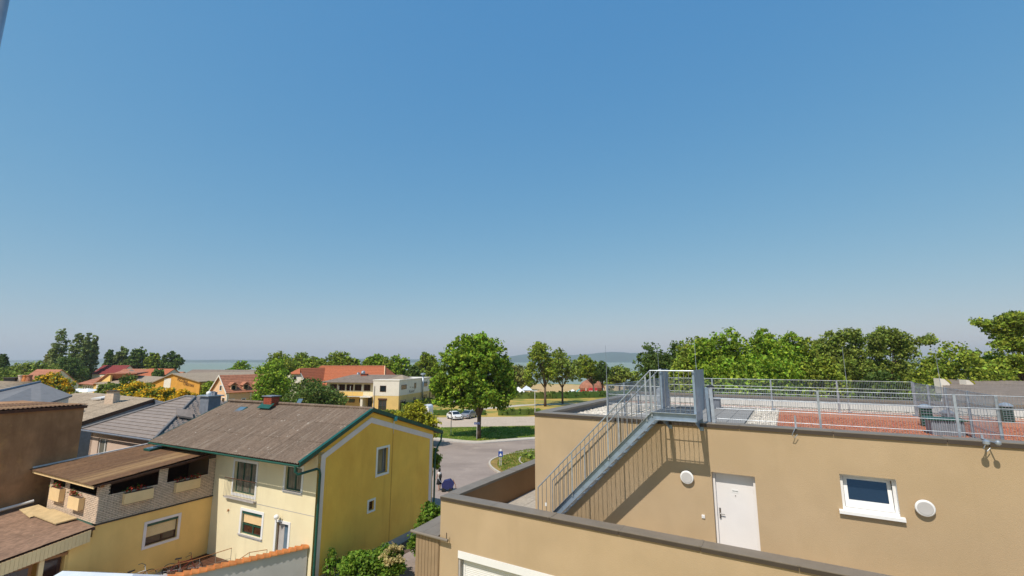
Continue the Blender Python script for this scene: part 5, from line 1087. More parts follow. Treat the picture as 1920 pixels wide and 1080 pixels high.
for s in (1.2, 3.5, 5.8):
    d_ = part(MB().box(s-.5, s+.5, .35, 2.6, 5.4, 6.45), 'dormer', 'peach', ph); part(MB().box(s-.33, s+.33, .30, .349, 5.55, 6.35), 'pane', 'glass', d_)
    part(MB().extrude([(s-.8, .1, 6.35), (s, .1, 7.0), (s+.8, .1, 6.35), (s+.6, .1, 6.35), (s, .1, 6.8), (s-.6, .1, 6.35)], (0, 2.6, 0)).extrude([(s-.5, .33, 6.45), (s+.5, .33, 6.45), (s, .33, 6.85)], (0, .2, 0)), 'dormer_roof', 'rooftile2', d_)
# -- pizzeria
q = at(322, 732, 104); FZ = Frame(22, q.x, q.y, 0)
pz = thing('pizzeria', 'orange gabled pizzeria with dark lettering behind the yellow-flowering trees', 'restaurant', FZ, (0, 0, 0))
part(MB().extrude([(-11.0, 0, 0), (9.2, 0, 0), (9.2, 0, 6.7), (0, 0, 8.3), (-11.0, 0, 5.0)], (0, .4, 0)), 'front_wall', 'orangewall', pz)
part(MB().box(-3.0, -.6, -.05, -.003, 0, 7.25), 'pale_panel', 'offwhite', pz)
for Q in ([(-11.4, -.4, 4.92), (0, -.4, 8.42), (0, 30, 8.42), (-11.4, 30, 4.92)], [(0, -.4, 8.42), (9.5, -.4, 6.72), (9.5, 30, 6.72), (0, 30, 8.42)]): part(slab([Q[0], Q[3], Q[2], Q[1]], .18), 'roof', 'eternit3', pz)
part(MB().box(-11, -10.7, .4, 29, 0, 4.8).box(8.9, 9.2, .4, 29, 0, 6.5), 'side_wall', 'warmyellow', pz)
sg_ = part(MB().box(.9, 7.6, -.012, -.004, 6.05, 6.07), 'sign_rail', 'orangewall', pz)
lettering('PIZZERIA', sg_, FZ, (3.3, -.03, 6.50), .95, 'brownwood', (PI/2, .17, 0), ext=.012, squash=.95)
lettering('CHRISTIAN', sg_, FZ, (5.5, -.03, 5.65), .85, 'brownwood', (PI/2, .12, 0), ext=.012, squash=.85)
# -- long brown-roofed building right of it
q = at(345, 726, 135); FL_ = Frame(14, q.x, q.y, 0)
lg = gable_house('long_grey_roof_building', 'long low building with grey-brown roof and a dark balcony band', FL_, (0, 0, 0), -3, 22, 0, 11, 6.1, 8.6, 'offwhite', 'greyroof', 'x', .7, 6)
part(MB().box(1.2, 10, -1.3, 0, 2.9, 4.0), 'balcony', 'black', lg); fwin(lg, vwall(0), 4.2, 5.6, 4.0, 5.8, 'brownwood', 'glass'); fwin(lg, vwall(0), 7, 9, 4.2, 5.6, 'white', 'glass')
# -- restaurant with red roof and sunlit forecourt
q = at(180, 731, 122); FQ = Frame(30, q.x, q.y, 0)
rs = thing('restaurant_building', 'white and yellow restaurant with a low red tile roof and shallow gable', 'restaurant', FQ, (0, 0, 0))
part(MB().box(-9, -.01, 0, 11, 0, 5.2), 'wall', 'offwhite', rs); part(MB().box(0, 9.5, -.6, 11, 0, 4.6), 'wall', 'warmyellow', rs)
part(MB().extrude([(0, -.6, 4.6), (9.5, -.6, 4.6), (9.5, -.6, 7.6), (4.5, -.6, 7.3)], (0, .4, 0)), 'gable', 'warmyellow', rs)
RQ = [(-10, -.8, 5.1), (.2, -.8, 5.0), (6.5, 7.5, 8.3), (-8, 7.5, 8.3)]; rq = part(slab(RQ, .2), 'roof', 'rooftile2', rs); courses(rq, RQ, 8, 'rooftile2', .05)
part(MB().extrude([(.0, -1.0, 5.0), (8.5, -1.0, 8.1), (17, 2, 8.2), (8, 8, 8.3)], (0, 0, -.2)), 'roof', 'rooftile2', rs)
part(MB().box(8.5, 26, 5.5, 14, 0, 6.9), 'rear_block', 'metalgrey', rs); part(MB().extrude([(5.0, -2.2, 5.6), (27, -2.6, 5.4), (27, 5.5, 7.2), (8.5, 5.5, 7.4)], (0, 0, -.15)), 'side_roof', 'eternit3', rs); part(MB().box(6.0, 14, -2.0, 5, 0, 5.3), 'side_wall', 'offwhite', rs)
for s in (-8.2, -6.6, -5.0, -3.4, -1.8): fwin(rs, vwall(0), s-.45, s+.45, 3.2, 4.6, 'white', 'glass')
fwin(rs, vwall(0), -4.5, -.6, .2, 2.2, 'brownwood', 'glass', mull=(-3.2, -1.9), nm='glazed_front')
for s in (7, 8.2, 9.4, 10.6, 11.8, 13): fwin(rs, vwall(-2.0), s-.35, s+.35, 3.2, 4.7, 'white', 'glassgrey')
for px, lb_ in ((131, 'leftmost white sun canopy in front of the red-roofed restaurant'), (148, 'middle white sun canopy in front of the red-roofed restaurant'), (164, 'rightmost white sun canopy in front of the red-roofed restaurant')):
    q = at(px, 732, 101); t = thing('sun_canopy', lb_, 'parasol', W, (q.x, q.y, 0), 'white sun canopies at the restaurant'); part(MB().extrude([(q.x-1.9, q.y-2, q.z-.25), (q.x+1.9, q.y-2, q.z-.25), (q.x+1.9, q.y+2, q.z-.1), (q.x-1.9, q.y+2, q.z-.1)], (0, 0, .04)).add([(q.x-1.9, q.y-2, q.z-.2), (q.x+1.9, q.y-2, q.z-.2), (q.x+1.9, q.y+2, q.z-.05), (q.x-1.9, q.y+2, q.z-.05), (q.x, q.y, q.z+.45)], [(0, 1, 4), (1, 2, 4), (2, 3, 4), (3, 0, 4)]), 'canopy', 'white', t); part(MB().tube((q.x, q.y, 0), (q.x, q.y, q.z+.4), .05, 6), 'pole', 'brownwood', t)
# -- further red roofs and the white gable on the left
def far_house(lab, nm, px, pyb, Y, az, x0, x1, y0, y1, ev, rd, wm, rm, axis='x', **k):
    q = at(px, pyb, Y); F = Frame(az, q.x, q.y, 0); return gable_house(nm, lab, F, (0, 0, 0), x0, x1, y0, y1, ev, rd, wm, rm, axis, .3, 6)
t = far_house('white-gabled house with a faded red roof among bushes at the far left', 'white_gable_house', 48, 722, 140, 25, -7, 9, 0, 9, 4.2, 8.6, 'offwhite', 'rooftile2')
t = far_house('deep red roofed hall beside the tall poplars', 'red_hall', 200, 700, 215, 10, -8, 7, 0, 9, 5.5, 9.3, 'offwhite', 'rooftile3')
t = far_house('orange-red roof house in front of the round dark trees, left one', 'tile_roof_house', 240, 700, 190, 8, -7, 6, 0, 9, 5.2, 8.0, 'offwhite', 'rooftile2')
t = far_house('orange-red roof house with a grey side gable, right of the white dormer', 'tile_roof_house', 283, 704, 180, 20, -8, 6, 0, 9, 5.0, 8.2, 'greywall', 'rooftile')
t = far_house('small red roof peeping out right of the grey side gable', 'tile_roof_house', 312, 702, 200, 20, -3, 5, 0, 8, 4.0, 6.6, 'offwhite', 'rooftile2')
t = far_house('low red roof at the far left edge behind the bushes', 'tile_roof_house', 12, 705, 200, 20, -8, 5, 0, 8, 4.5, 7.4, 'offwhite', 'rooftile2')
q = at(246, 697, 178); t = thing('white_dormer', 'small white roof turret between the two orange-red roofs', 'turret', W, (q.x, q.y, 0)); part(MB().box(q.x-1, q.x+1, q.y-1, q.y+1, 0, 7.2), 'wall', 'offwhite', t); part(MB().lathe((q.x, q.y, 7.2), [(1.7, 0), (.1, .9)], 4), 'roof', 'greyroof', t)
# neighbour's brown roof at the far right, with two clad chimneys
q = at(1860, 745, 46); FN = Frame(31, q.x, q.y, 0)
nb = thing('brown_roof_building', 'long low building with a grey-brown roof at the right edge, beyond the roof deck', 'building', W, (q.x, q.y, 0))
a_, b_, c_, d_ = [tuple(at(*p)) for p in ((1768, 757, 37), (2080, 772, 30), (2080, 719, 52), (1768, 711.5, 60))]
r_ = part(slab((a_, b_, c_, d_), .2), 'roof', 'greyroof', nb); sheet_roof(r_, (a_, b_, c_, d_), 9, 4, 'greyroof', pitch=.25, amp=.02, seed=41)
part(MB().extrude([(a_[0]+.3, a_[1]+.3, 0), (b_[0], b_[1]+.3, 0), (b_[0], b_[1]+.3, b_[2]-.2), (a_[0]+.3, a_[1]+.3, a_[2]-.2)], (0, .3, 0)).extrude([(a_[0]+.3, a_[1]+.6, 0), (d_[0]+.3, d_[1], 0), (d_[0]+.3, d_[1], d_[2]-.2), (a_[0]+.3, a_[1]+.6, a_[2]-.2)], (.3, 0, 0)), 'wall', 'offwhite', nb)
for px, Y, s_, lb_ in ((1768, 52, 1.0, 'tall pale clad chimney with yellow cap, at the left end of the brown roof'), (1814, 52, .8, 'short pale clad chimney with a yellow cap piece on the brown roof')):
    q = at(px, 722, Y); t = thing('clad_chimney', lb_, 'chimney', W, tuple(q), 'clad chimneys on the right-hand brown roof')
    part(MB().extrude([(q.x-.6*s_, q.y-.4, q.z-.9*s_), (q.x+.5*s_, q.y-.4, q.z-.9*s_), (q.x+.35*s_, q.y-.4, q.z+.6*s_), (q.x-.6*s_, q.y-.4, q.z+.75*s_)], (0, .8, 0)), 'shaft', 'offwhite', t); part(MB().extrude([(q.x-.1, q.y-.45, q.z+.70*s_), (q.x+.4*s_, q.y-.45, q.z+.55*s_), (q.x+.62*s_, q.y-.45, q.z+.2*s_), (q.x+.5*s_, q.y-.45, q.z+.15*s_)], (0, .9, 0)), 'cap', 'leaflime', t)
# ================================================================== TREES AND PLANTS
def leaf_cloud(centers, rad, per, size, seed, up=0.35, elong=1.5, yscale=1.0):
    """centers (n,3), cluster radii, leaves per cluster -> numpy quads"""
    r = np.random.RandomState(seed); n = len(centers)
    C_ = np.repeat(centers, per, 0); R_ = np.repeat(rad, per)[:, None]
    D = r.normal(size=C_.shape); D /= np.linalg.norm(D, axis=1)[:, None]
    P = C_ + D*R_*(r.uniform(0.25, 1, len(C_))**0.6)[:, None]*np.array([1, 1, .75])
    N = D*0.8 + r.normal(size=D.shape)*0.7; N[:, 2] += up; N /= np.linalg.norm(N, axis=1)[:, None]
    A = np.cross(N, r.normal(size=N.shape)); A /= np.linalg.norm(A, axis=1)[:, None]; B = np.cross(N, A)
    s = (size*r.uniform(.35, 1.5, len(C_)))[:, None]; A = A*s*elong*.5; B = B*s*.5
    Q = np.stack([P-A, P-B+A*.1, P+A, P+B+A*.1], 1).reshape(-1, 3)
    F_ = np.arange(len(Q)).reshape(-1, 4); return Q, F_
def crown_part(parent, Q, F_, material, name='crown', kind='stuff'):
    me = np_mesh(name, Q, F_, 4); me.materials.append(M[material]); ob = bpy.data.objects.new(name, me); C.objects.link(ob); ob.parent = parent
    if kind: ob['kind'] = kind
    OFF[ob.name] = OFF[parent.name]; return ob
def tree(nm, label, x, y, h, lobes, mtl, n=260, per=16, size=0.3, cr=0.75, seed=1, trunk=0.25, fork=0.35, group=None, blossom=None, z0=0.0, core=True, limbs=6, lean=0.0):
    """lobes: (dx, dy, z, rx, ry, rz), z above the ground"""
    t = thing(nm, label, 'tree', W, (x, y, z0), group); r = np.random.RandomState(seed); L = np.array(lobes, float)
    vol = (L[:, 3]*L[:, 4]*L[:, 5])**(2/3); pick = r.choice(len(L), n, p=vol/vol.sum()); D = r.normal(size=(n, 3)); D /= np.linalg.norm(D, axis=1)[:, None]
    q = r.uniform(0, 1, n)**0.28; q[r.uniform(size=n) < .06] *= 1.10
    c = L[pick, :3] + D*L[pick, 3:]*q[:, None]*0.93; c = c[c[:, 2] > 0.4]
    # jittered clusters near the surface give an uneven outline
    rad = cr*r.uniform(.55, 1.25, len(c))
    Q, F_ = leaf_cloud(c, rad, per, size, seed+7); crown_part(t, Q, F_, mtl)
    if blossom:
        top = c[c[:, 2] > np.percentile(c[:, 2], blossom[1])]; k = r.choice(len(top), min(len(top), int(len(c)*blossom[2]))); pts = top[k] + np.array([0, -.25, .35])
        Q, F_ = leaf_cloud(pts, rad[:1].repeat(len(pts))*0.8, max(8, per//2+3), size*.8, seed+31, up=.8); crown_part(t, Q, F_, blossom[0], 'blossoms')
    # trunk with limbs into the lobes
    mb = MB(); zt = h*fork; lx = lean
    mb.pipe([(0, 0, -0.05), (lx*.3, 0, zt*.5), (lx*.6, 0, zt)], [trunk*1.25, trunk*.95, trunk*.85], 9)
    rr_ = random.Random(seed); ls = sorted(lobes, key=lambda l: -l[3]*l[5])[:limbs]
    for l in ls:
        e = Vector((l[0]+rr_.uniform(-.2, .2), l[1], l[2]+l[5]*.35)); b = Vector((lx*.6, 0, zt*.92)); m_ = b.lerp(e, .5)+Vector((rr_.uniform(-.3, .3), rr_.uniform(-.3, .3), .2))
        mb.pipe([tuple(b), tuple(m_), tuple(e)], [trunk*.62, trunk*.36, trunk*.10], 7)
        for _ in range(3):
            e2 = m_+Vector((rr_.uniform(-1, 1)*l[3]*.8, rr_.uniform(-1, 1)*l[4]*.6, rr_.uniform(.1, .9)*l[5]*.8)); mb.pipe([tuple(m_), tuple(m_.lerp(e2, .5)+Vector((0, 0, .1))), tuple(e2)], [trunk*.25, trunk*.15, trunk*.05], 5)
    o = OFF[t.name]; tb = MB(); tb.v = [(p[0]+o[0], p[1]+o[1], p[2]+o[2]) for p in mb.v]; tb.f = mb.f
    part(tb, 'trunk', 'bark', t, smooth=True); return t
def lobes_round(w_, zb, zt, seed, n=9, squash=1.0, depth=0.85):
    """a lumpy dome of n lobes filling width w_ between heights zb and zt"""
    r = random.Random(seed); H = zt-zb; out = [(0, 0, zb+H*.52, w_*.36, w_*.36*depth, H*.40)]
    for i in range(n):
        a = 2*PI*i/n+r.uniform(-.3, .3); f = r.uniform(.0, 1.0); z = zb+H*(.20+.58*f); rr2 = w_*.5*(1-0.55*abs(f-.3))*.62
        out.append((math.cos(a)*rr2, math.sin(a)*rr2*depth, z, w_*r.uniform(.17, .25), w_*r.uniform(.16, .23)*depth, H*r.uniform(.15, .23)*squash))
    out.append((r.uniform(-.08, .08)*w_, 0, zt-H*.17, w_*.2, w_*.2, H*.17)); return out
def ptree(nm, label, cx, top, wpx, Y, mtl, seed, zb=0.28, n=240, per=14, size=None, cr=None, group=None, depth=.85, nl=9, blossom=None, base=None, trunk=None, fork=.3, basex=None):
    P = at(cx, top, Y); w_ = wpx*1.22/ppm(Y, P.z*.6); n = int(n*1.5); h = P.z; bx = at(basex, top, Y).x if basex else P.x
    lb = lobes_round(w_, h*zb, h, seed, nl, depth=depth); lb = [(l[0]+P.x-bx, *l[1:]) for l in lb]
    return tree(nm, label, bx, Y, h, lb, mtl, n, per, size or max(.22, 2.6/ppm(Y)), cr or w_*.075, seed, trunk or max(.14, w_*.028), fork, group, blossom)
# big maple on the lawn
bx, by_ = at(897, 822, 68.3).x, 68.3
def rel(px, py, Y=68.3): p = at(px, py, Y); return p.x-bx, p.z
ML = []
for px, py, rx, rz in ((886, 652, 2.3, 2.1), (858, 668, 2.3, 2.1), (915, 664, 2.4, 2.3), (842, 700, 2.3, 2.3), (882, 700, 3.0, 2.8), (932, 695, 2.3, 2.4), (945, 724, 1.7, 2.0), (830, 722, 1.5, 1.8), (860, 732, 2.4, 2.0), (905, 735, 2.8, 2.0), (938, 748, 1.9, 1.5), (842, 747, 1.7, 1.2), (878, 752, 1.8, 1.0), (872, 640, 1.2, 1.1), (900, 638, 1.3, 1.0), (952, 705, 1.1, 1.4), (828, 745, 1.2, 1.3)):
    dx, z = rel(px, py); rx *= 1.1; rz *= 1.1; dx *= 1.04; ML.append((dx, 0, z, rx, rx*.95, rz)); 
    if px in (882, 905, 858, 915): ML.append((dx*.8, -2.6, z-.3, rx*.8, rx*.7, rz*.8)); ML.append((dx*.8, 2.6, z-.3, rx*.8, rx*.7, rz*.8))
tree('maple_tree', 'large round bright green maple standing alone on the lawn by the road', bx, by_, 15, ML, 'leaf', n=1450, per=20, size=.30, cr=.62, seed=5, trunk=.33, fork=.22, limbs=9, lean=.15)
# park trees in front of the lake
ptree('park_tree', 'slender park tree left of the pair, brown trunk in front of the hedge', 1013, 640, 62, 115.7, 'leaf2', 11, zb=.30, n=300, basex=1021, trunk=.3)
ptree('park_tree', 'park tree right of the pair, darker trunk behind the hedge', 1052, 652, 62, 123, 'leaf3', 12, zb=.28, n=260, basex=1053, trunk=.25)
ptree('park_tree', 'park tree with a bare lower trunk beside the red dome tent', 1098, 664, 44, 145, 'leaf2', 13, zb=.35, n=200, basex=1111, trunk=.3)
ptree('park_tree', 'dark leaning park tree right behind the corner lightning rod', 1126, 676, 34, 150, 'leafdk', 14, zb=.3, n=160, basex=1128, trunk=.25)
ptree('willow_tree', 'pale yellowish willow between the maple and the park trees', 968, 682, 62, 178, 'leafpale', 15, zb=.1, n=200)
ptree('willow_tree', 'pale small willow just right of the big maple crown', 948, 672, 30, 170, 'leafpale', 16, zb=.1, n=120)
ptree('round_bush_tree', 'round clipped olive-green tree by the lake right of the lightning rod', 1160, 683, 50, 165, 'leaf3', 17, zb=.05, n=220)
ptree('round_bush_tree', 'low green bush by the lake left of the stair railing top', 1192, 696, 34, 168, 'leaf2', 18, zb=.02, n=120)
# row behind the commercial building and red roof
rowd = [(512, 692, 64, 88, 'leaf', 'dense light green tree behind the yellow house roof, leftmost of the big clump'), (518, 672, 70, 108, 'leaf', 'broad light tree between the leftmost and the tallest of the clump'), (570, 660, 60, 150, 'leaf2', 'tree right of the tallest, behind the orange-red half hip'), (690, 668, 44, 150, 'leaf', 'tree left of the row behind the silver ventilators'), (728, 672, 50, 146, 'leaf2', 'low tree filling the row above the white building'), (648, 660, 56, 146, 'leaf2', 'second tree rising over the orange-red roof'), (528, 657, 66, 128, 'leaf2', 'tallest tree of the clump left of the orange-red roof'), (520, 708, 58, 96, 'leaf', 'broad low tree filling the gap between peach house and red roof'), (592, 668, 56, 140, 'leaf2', 'rounded tree just above the left end of the orange-red roof'), (628, 657, 62, 145, 'leaf2', 'tree rising over the middle of the orange-red roof'), (664, 672, 36, 150, 'leaf', 'small tree over the right end of the orange-red roof'), (712, 662, 42, 150, 'leaf', 'left tree of the row behind the silver ventilators'), (748, 664, 50, 148, 'leaf', 'middle tree of the row above the white building'), (798, 660, 46, 150, 'leaf2', 'tree between the white building and the big maple'), (778, 684, 34, 142, 'leafdk', 'small dark tree in front of the row above the white building'), (820, 690, 40, 150, 'leaf2', 'tree half hidden behind the left edge of the maple')]
for k, (cx, tp, w_, Y, m_, lb_) in enumerate(rowd): ptree('broadleaf_tree', lb_, cx, tp, w_, Y, m_, 40+k, zb=.12, n=330, per=14, group='trees behind the commercial building')
ptree('dense_shrub_tree', 'dark dense rounded tree with pale seed clusters before the grey roofed wing', 594, 711, 106, 84, 'leafdk', 61, zb=.02, n=420, per=18, size=.26, blossom=('leafpale', 30, .10))
ptree('lakeside_tree', 'single round green tree against the lake, left of the big clump', 455, 676, 54, 200, 'leaf', 62, zb=.1, n=230)
# left: poplars and distant trees
def poplar(label, px, tp, wpx, Y, seed, mtl='leafpop'):
    P = at(px, tp, Y); w_ = wpx/ppm(Y, 12); h = P.z; r = random.Random(seed)
    lb = [(r.uniform(-.12, .12)*w_, 0, h*(.12+.8*i/8), w_*.5*(1-.5*(i/8)**2.5)*r.uniform(.8, 1.1), w_*.45*(1-.5*(i/8)**2.5), h*.12) for i in range(9)]
    return tree('poplar_tree', label, P.x, Y, h, lb, mtl, n=330, per=13, size=.62, cr=w_*.13, seed=seed, trunk=.35, fork=.2, group='tall poplars at the left', limbs=3)
poplar('tall poplar with a feathery top, leftmost of the tall group', 119, 621, 33, 220, 71)
poplar('tall dark poplar in the middle of the group', 148, 625, 28, 215, 72)
poplar('tall poplar right of the middle one, slightly paler', 165, 627, 20, 212, 73)
poplar('slim poplar at the right end of the tall group', 181, 628, 17, 222, 74)
poplar('short pale feathery poplar at the left foot of the tall group', 95, 656, 18, 230, 75, 'leafpale')
for k, (cx, tp, w_, Y, m_, lb_) in enumerate([(130, 668, 60, 200, 'leafdk', 'dark bushy tree at the foot of the poplars'), (209, 653, 20, 250, 'leafdk', 'small lone oval tree right of the poplars'), (232, 648, 26, 252, 'leafpop', 'narrow tree at the left end of the round dark clump'), (262, 649, 42, 250, 'leafdk', 'broad round dark tree in the middle of the distant clump'), (288, 660, 28, 248, 'leaf2', 'sloping right-hand tree of the distant clump'), (322, 657, 40, 250, 'leafdk', 'lone dark tree with a tuft, against the lake'), (10, 659, 16, 200, 'leafdk', 'thin feathery conifer at the far left edge'), (24, 684, 34, 195, 'leafdk', 'low spreading dark tree at the far left edge'), (70, 678, 70, 180, 'leaf3', 'wide yellowish bush behind the white-gabled house'), (95, 690, 60, 165, 'leaf3', 'yellowish-green bush right of the white-gabled house'), (10, 690, 60, 150, 'leaf3', 'olive-green bushes at the far left edge'), (30, 700, 40, 120, 'leaf2', 'green bush in front of the white-gabled house'), (76, 704, 38, 115, 'leaf2', 'low mixed bush left of the small yellow-flowering tree'), (205, 716, 40, 90, 'leaf3', 'bushy tree beside the restaurant forecourt'), (238, 701, 56, 86, 'leafdk', 'dark green tree behind the broad yellow-flowering trees'), (298, 690, 34, 160, 'leafdk', 'small dark tree by the grey side gable'), (392, 712, 26, 100, 'leaf2', 'thin tree between pizzeria and peach house')]):
    ptree('distant_tree' if Y > 140 else 'garden_tree', lb_, cx, tp, w_, Y, m_, 80+k, zb=.05, n=230 if Y > 140 else 300, per=13)
for k, (cx, tp, w_, Y, lb_) in enumerate([(105, 700, 64, 88, 'small yellow-flowering tree left of the restaurant'), (262, 717, 90, 74, 'broad yellow-flowering tree, left one behind the brown roof'), (308, 724, 80, 72, 'broad yellow-flowering tree, middle one below the pizzeria sign'), (350, 733, 50, 71, 'yellow-flowering branch end beside the clad chimney')]):
    ptree('golden_rain_tree', lb_, cx, tp, w_, Y, 'leaf3', 110+k, zb=.12, n=420, per=15, size=.28, blossom=('blossom', 22, .75), group='yellow-flowering trees')
# right-hand mass behind the roof deck
rt = [(1226, 640, 74, 84, 'leafdk', 'dark feathery tree left of the second lightning rod'), (1264, 637, 78, 80, 'leafdk', 'dark tree behind the stair landing'), (1310, 628, 100, 66, 'leaf2', 'left shoulder of the large linden mass'), (1372, 612, 120, 60, 'leaf', 'highest bushy linden, centre of the right-hand trees'), (1440, 615, 110, 60, 'leaf', 'broad linden right of the highest one'), (1500, 628, 96, 62, 'leaf2', 'paler linden falling away towards the acacias'), (1350, 668, 120, 54, 'leaf', 'lower front linden behind the railing, left'), (1450, 664, 130, 54, 'leaf', 'lower front linden behind the railing, right'), (1545, 665, 80, 56, 'leaf2', 'lower leafy tree before the acacias'), (1795, 639, 150, 60, 'leaf2', 'rounded dense tree between the acacias and the tall right tree'), (1745, 660, 90, 66, 'leaf2', 'lower shoulder of the rounded dense tree'), (1600, 662, 110, 84, 'leaf3', 'leafy tree behind the left acacia'), (1690, 664, 110, 86, 'leaf3', 'leafy tree behind the wide airy acacia'), (1560, 634, 80, 78, 'leaf2', 'tall leafy tree between the lindens and the acacias'), (1650, 690, 120, 64, 'leafdk', 'dark undergrowth tree below the wide airy acacia'), (1850, 655, 90, 66, 'leaf2', 'dense tree behind the small chimneys at the right'), (1920, 660, 110, 68, 'leaf2', 'dense lower foliage at the right edge'), (1410, 618, 130, 62, 'leaf', 'full crown filling between the two highest lindens'), (1335, 622, 90, 61, 'leaf', 'bushy crown on the left flank of the highest linden'), (1475, 622, 100, 62, 'leaf', 'bushy crown on the right flank of the lindens'), (1400, 660, 170, 52, 'leaf', 'wide lower foliage right behind the far railing'), (1275, 668, 90, 62, 'leaf2', 'low leafy tree right behind the stair landing plates')]
for k, (cx, tp, w_, Y, m_, lb_) in enumerate(rt): ptree('linden_tree', lb_, cx, tp, w_, Y, m_, 130+k, zb=.05, n=560, per=16, size=.25, cr=.62, group='trees behind the roof deck')
def loose_tree(label, px, tp, Y, blobs, seed, mtl='leaf3', trunkx=None):
    P = at(trunkx or px, tp, Y); h = P.z; L_ = []
    for bx_, by2, rw, rh in blobs:
        p = at(bx_, by2, Y); k = 1.12/ppm(Y, p.z); L_.append((p.x-P.x, random.Random(seed+int(bx_)).uniform(-1.2, 1.2), p.z, rw*k, rw*k*.9, rh*k))
    return tree('acacia_tree', label, P.x, Y, h, L_, mtl, n=900, per=15, size=.24, cr=.62, seed=seed, trunk=.24, fork=.35, group='loose-crowned acacias', limbs=9)
loose_tree('loose acacia at the left of the airy pair behind the roof', 1585, 618, 72, [(1562, 640, 19, 17), (1586, 630, 18, 13), (1612, 644, 13, 15), (1562, 662, 22, 16), (1595, 663, 20, 14), (1542, 652, 14, 14), (1575, 690, 30, 18), (1540, 690, 22, 18), (1610, 690, 16, 18)], 151)
loose_tree('wide airy acacia with a branch reaching right', 1650, 614, 74, [(1632, 640, 17, 15), (1648, 624, 13, 10), (1668, 634, 20, 15), (1692, 640, 17, 15), (1705, 650, 16, 12), (1725, 640, 16, 7), (1738, 634, 9, 6), (1660, 650, 24, 15), (1690, 660, 20, 14), (1635, 660, 16, 12), (1650, 690, 26, 18), (1685, 695, 20, 16), (1620, 692, 14, 14)], 152)
loose_tree('tall irregular tree at the right edge with a bare stem', 1895, 590, 62, [(1885, 600, 22, 11), (1905, 612, 20, 13), (1860, 612, 20, 9), (1838, 604, 14, 6), (1880, 628, 18, 12), (1900, 645, 22, 14), (1870, 650, 12, 10), (1925, 600, 24, 14), (1925, 640, 22, 16), (1885, 680, 24, 16), (1860, 690, 22, 14), (1935, 680, 22, 18)], 153, 'leaf2', trunkx=1903)
# street-side greenery
ptree('lime_shrub', 'bright lime-yellow shrub behind the yellow house gable, below the white trailer', 783, 752, 76, 62, 'leaflime', 160, zb=.02, n=330, per=16, size=.22, depth=.5)
ptree('lime_shrub', 'smaller lime-yellow shrub tips at the left above the green verge', 745, 768, 40, 60, 'leaflime', 161, zb=.02, n=150, per=14, size=.2, depth=.5)
q = FB.w(-20.6, 28.2, 0); tree('corner_shrub', 'small climbing shrub behind the green downpipe at the street corner of the yellow house', q.x-.35, q.y+.3, 5.3, [(.2, 0, 4.45, .24, .25, .35), (.34, 0, 3.95, .3, .3, .36), (.3, 0, 3.6, .26, .3, .26)], 'leaf2', n=55, per=14, size=.16, cr=.26, seed=163, trunk=.03, fork=.5, z0=EYE*0)
def shrub(label, u, v, h, w_, mtl, seed, n=150, per=16, size=.10, cr=.22, bl=None, nm='garden_shrub'):
    p = FB.w(u, v, 0); t = tree(nm, label, p.x, p.y, h, lobes_round(w_, 0.05, h, seed, 8), mtl, n, per, size, cr, seed, .05, .25, 'shrubs beside the yellow gable', bl); t['category'] = 'shrub'; return t
shrub('bright green feathery shrub at the foot of the ochre gable, bottom centre', -18.2, 18.5, 1.5, 2.5, 'leafshrub', 171, 420)
shrub('second bright green shrub, between the gable and the variegated one', -17.2, 19.4, 1.7, 2.0, 'leafshrub', 172, 280)
shrub('tall dense green shrub against the brown clad bay', -15.9, 21.6, 3.4, 2.7, 'leafshrub', 173, 620)
shrub('cream-variegated shrub in front of the tall green one', -16.6, 19.3, 1.7, 1.5, 'leafshrub', 174, 200, bl=('leafvar', 35, .45))
shrub('thin green shoot beside the white trim at the gable foot', -19.15, 17.7, 1.7, .7, 'leafshrub', 175, 45)
shrub('small green shrub in the shaded street gap beside the beige block', -17.6, 27.6, 1.5, 1.8, 'leafshrub', 176, 110)
# hedges
def hedge(label, pts, wd, h, mtl, seed, size=.2, dens=26):
    x0, y0 = pts[0]; t = thing('hedge', label, 'hedge', W, (x0, y0, 0)); mb = MB(); r = np.random.RandomState(seed); cs = []
    for (a, b), (c_, d_) in zip(pts, pts[1:]):
        L_ = math.hypot(c_-a, d_-b); ux, uy = (c_-a)/L_, (d_-b)/L_
        mb.extrude([(a-uy*wd*-.4, b+ux*wd*-.4, 0), (c_-uy*wd*-.4, d_+ux*wd*-.4, 0), (c_-uy*wd*.4, d_+ux*wd*.4, 0), (a-uy*wd*.4, b+ux*wd*.4, 0)], (0, 0, h*.88))
        n = int(L_*dens/4); s = r.uniform(0, L_, n); w2 = r.uniform(-.5, .5, n)*wd; z = h*r.uniform(.08, 1, n)**.6; cs.append(np.stack([a+ux*s-uy*w2-x0, b+uy*s+ux*w2-y0, z], 1))
    part(mb, 'stems', 'leafdk', t); c = np.concatenate(cs); Q, F_ = leaf_cloud(c, np.full(len(c), .26), 12, size, seed); crown_part(t, Q, F_, mtl, 'foliage'); return t
hedge('short clipped hedge behind the gravel parking, nearest the beige block', [(-2.9, 96.8), (6, 97.3)], 1.0, 1.35, 'leafshrub', 201)
hedge('long dark hedge across the park in front of the white tents', [(-2, 139.5), (12, 139.5), (30, 145), (40, 150)], 1.6, 2.1, 'leafdk', 202, .3)
hedge('low straggly hedge behind the parked cars', [(-30, 96), (-18, 97.0), (-5.5, 97.2)], 1.0, 1.15, 'leaf2', 203)
hedge('bushy planting along the side of the white and ochre building', [(-24.2, 104), (-21.0, 121)], 2.0, 1.7, 'leaf2', 204, .26, 40)
hedge('low flower bed on the traffic island', [(1.7, 55.2), (3.4, 53.0), (4.2, 50.5)], 2.0, .55, 'leaf3', 205, .16, 60)
